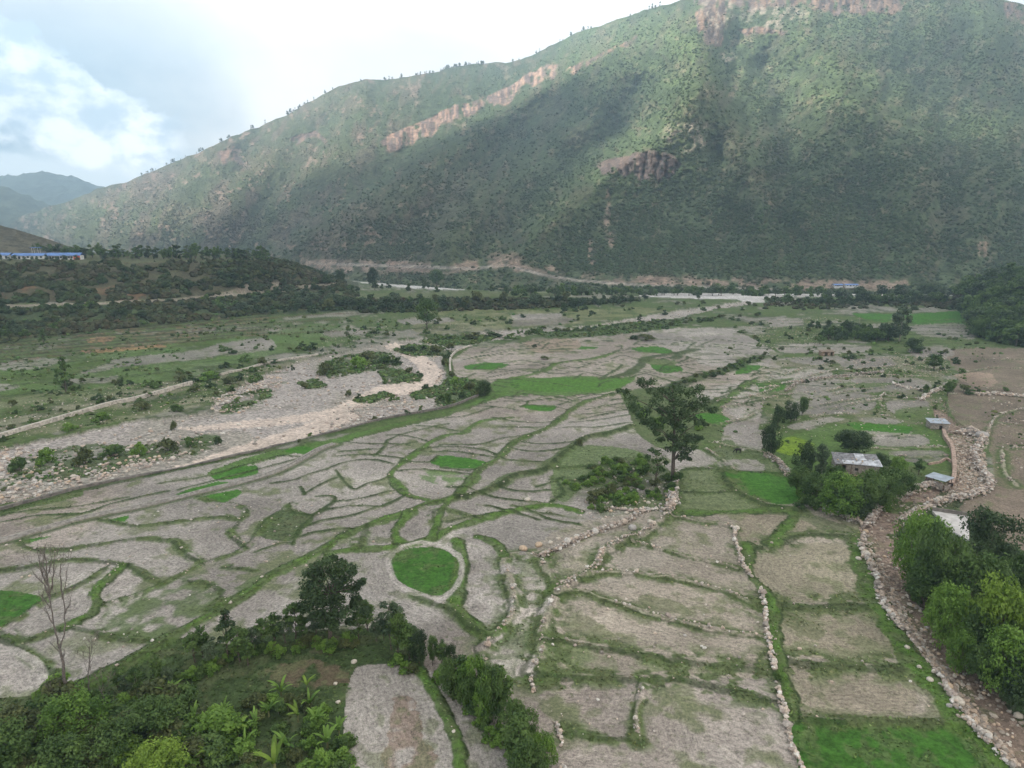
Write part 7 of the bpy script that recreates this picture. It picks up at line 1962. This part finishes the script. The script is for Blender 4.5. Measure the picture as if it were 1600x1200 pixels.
HAZE = 0.00027
hz = material('haze', hazem)
x0, x1, y0_, y1_, z0_, z1_ = -3600, 3200, -300, 4800, -18, 1150
V = np.array([(x, y, z) for z in (z0_, z1_) for y in (y0_, y1_) for x in (x0, x1)], float)
F = np.array([(0, 2, 3, 1), (4, 5, 7, 6), (0, 1, 5, 4), (2, 6, 7, 3), (0, 4, 6, 2), (1, 3, 7, 5)])
tag(link('haze', mesh_from('haze', V, F, [hz])), kind='stuff')

# unseen cloud layer added to shade the valley, its gaps cut for the sun patches
CH = 1900.0
def lit(px, py):
    def el(x, y, a, b, rot=0):
        c, s_ = math.cos(rot), math.sin(rot)
        u = (px - x) * c + (py - y) * s_; v = -(px - x) * s_ + (py - y) * c
        return 1.2 - np.sqrt((u / a) ** 2 + (v / b) ** 2)
    L = np.maximum.reduce([el(330, 270, 300, 60, -.42), el(1120, 60, 250, 55, .05), el(985, 235, 160, 34, -.62), el(1085, 200, 85, 60), el(1010, 70, 150, 60, -.2), el(1150, 80, 90, 50), el(1290, 150, 150, 38, .18), el(1480, 190, 130, 30, .1),
                           el(760, 130, 200, 45, -.4), el(560, 190, 120, 60, -.3), el(330, 270, 150, 40, -.45), el(1560, 20, 60, 40), el(1250, 20, 200, 20), el(150, 330, 130, 30), el(880, 360, 60, 22, -.8)])
    return L


def qxy(x, y, z):
    k = (CH - z) / SUN_DIR.z
    return x + SUN_DIR.x * k, y + SUN_DIR.y * k


CELL = 45.0
qx0, qy0, qn, qm = -5200.0, -1700.0, 126, 100
acc = np.zeros((qm, qn)); cnt = np.zeros((qm, qn))
for (x, y, z, L, wt) in ((MX, MY, MZ, np.clip(lit(MPX, MPY) * 3, -1, 1), 1.0), (GX[::3, ::3], GY[::3, ::3], GZ[::3, ::3], np.full(GX[::3, ::3].shape, -1.0), 3.0)):
    a, b_ = qxy(x, y, z)
    i = ((a - qx0) / CELL).astype(int).ravel(); j = ((b_ - qy0) / CELL).astype(int).ravel()
    ok = (i >= 0) & (i < qn) & (j >= 0) & (j < qm)
    np.add.at(acc, (j[ok], i[ok]), L.ravel()[ok] * wt); np.add.at(cnt, (j[ok], i[ok]), wt)
val = np.where(cnt > 0, acc / np.maximum(cnt, 1), 0)
known = cnt > 0
for _ in range(25):                                   # let the cloud spread into cells nothing projects to
    s_ = np.zeros_like(val); c_ = np.zeros_like(val)
    for dy in (-1, 0, 1):
        for dx in (-1, 0, 1):
            s_ += np.roll(np.roll(val * known, dy, 0), dx, 1); c_ += np.roll(np.roll(known, dy, 0), dx, 1)
    new = (~known) & (c_ > 0)
    val = np.where(new, s_ / np.maximum(c_, 1), val); known = known | new
yy, xx = np.mgrid[0:qm, 0:qn]
dens = .04 - val + (fbm(xx / 5.0, yy / 5.0, 4, 3) - .5) * .6
edge_ = np.minimum.reduce([xx, qn - 1 - xx, yy, qm - 1 - yy]) / 10.0
dens = np.where(known, dens, -.6) - np.clip(1 - edge_, 0, 1) * 1.5
cl = dens > -.05
th = np.clip(dens + .05, 0.02, 1.2)
X_ = qx0 + (xx + .5) * CELL; Y_ = qy0 + (yy + .5) * CELL
nz_ = fbm(xx / 2.3, yy / 2.3, 3, 8)
topz = CH + th * 160 * (.4 + nz_); botz = CH - th * 45 * (.4 + nz_)
idx = np.arange(qm * qn).reshape(qm, qn)
cellok = cl[:-1, :-1] & cl[1:, :-1] & cl[:-1, 1:] & cl[1:, 1:]
Ft = np.stack([idx[:-1, :-1], idx[:-1, 1:], idx[1:, 1:], idx[1:, :-1]], -1)[cellok]
Fb = Ft[:, ::-1] + qm * qn
V = np.concatenate([np.stack([X_, Y_, topz], -1).reshape(-1, 3), np.stack([X_, Y_, botz], -1).reshape(-1, 3)])


def cloudm(t):
    d = t.n('ShaderNodeBsdfDiffuse', ins={0: (.9, .9, .9, 1)}); tr = t.n('ShaderNodeBsdfTranslucent', ins={0: (.80, .83, .88, 1)})
    mx = t.n('ShaderNodeMixShader', ins={0: .62, 1: d.outputs[0], 2: tr.outputs[0]})
    t.n('ShaderNodeOutputMaterial', ins={0: mx.outputs[0]})


used = np.unique(np.concatenate([Ft.ravel(), Fb.ravel()])); rem = np.full(len(V), -1); rem[used] = np.arange(len(used))
tag(link('shade_clouds', mesh_from('shade_clouds', V[used], rem[np.concatenate([Ft, Fb])], [material('cloud', cloudm)], smooth=True)), kind='stuff')
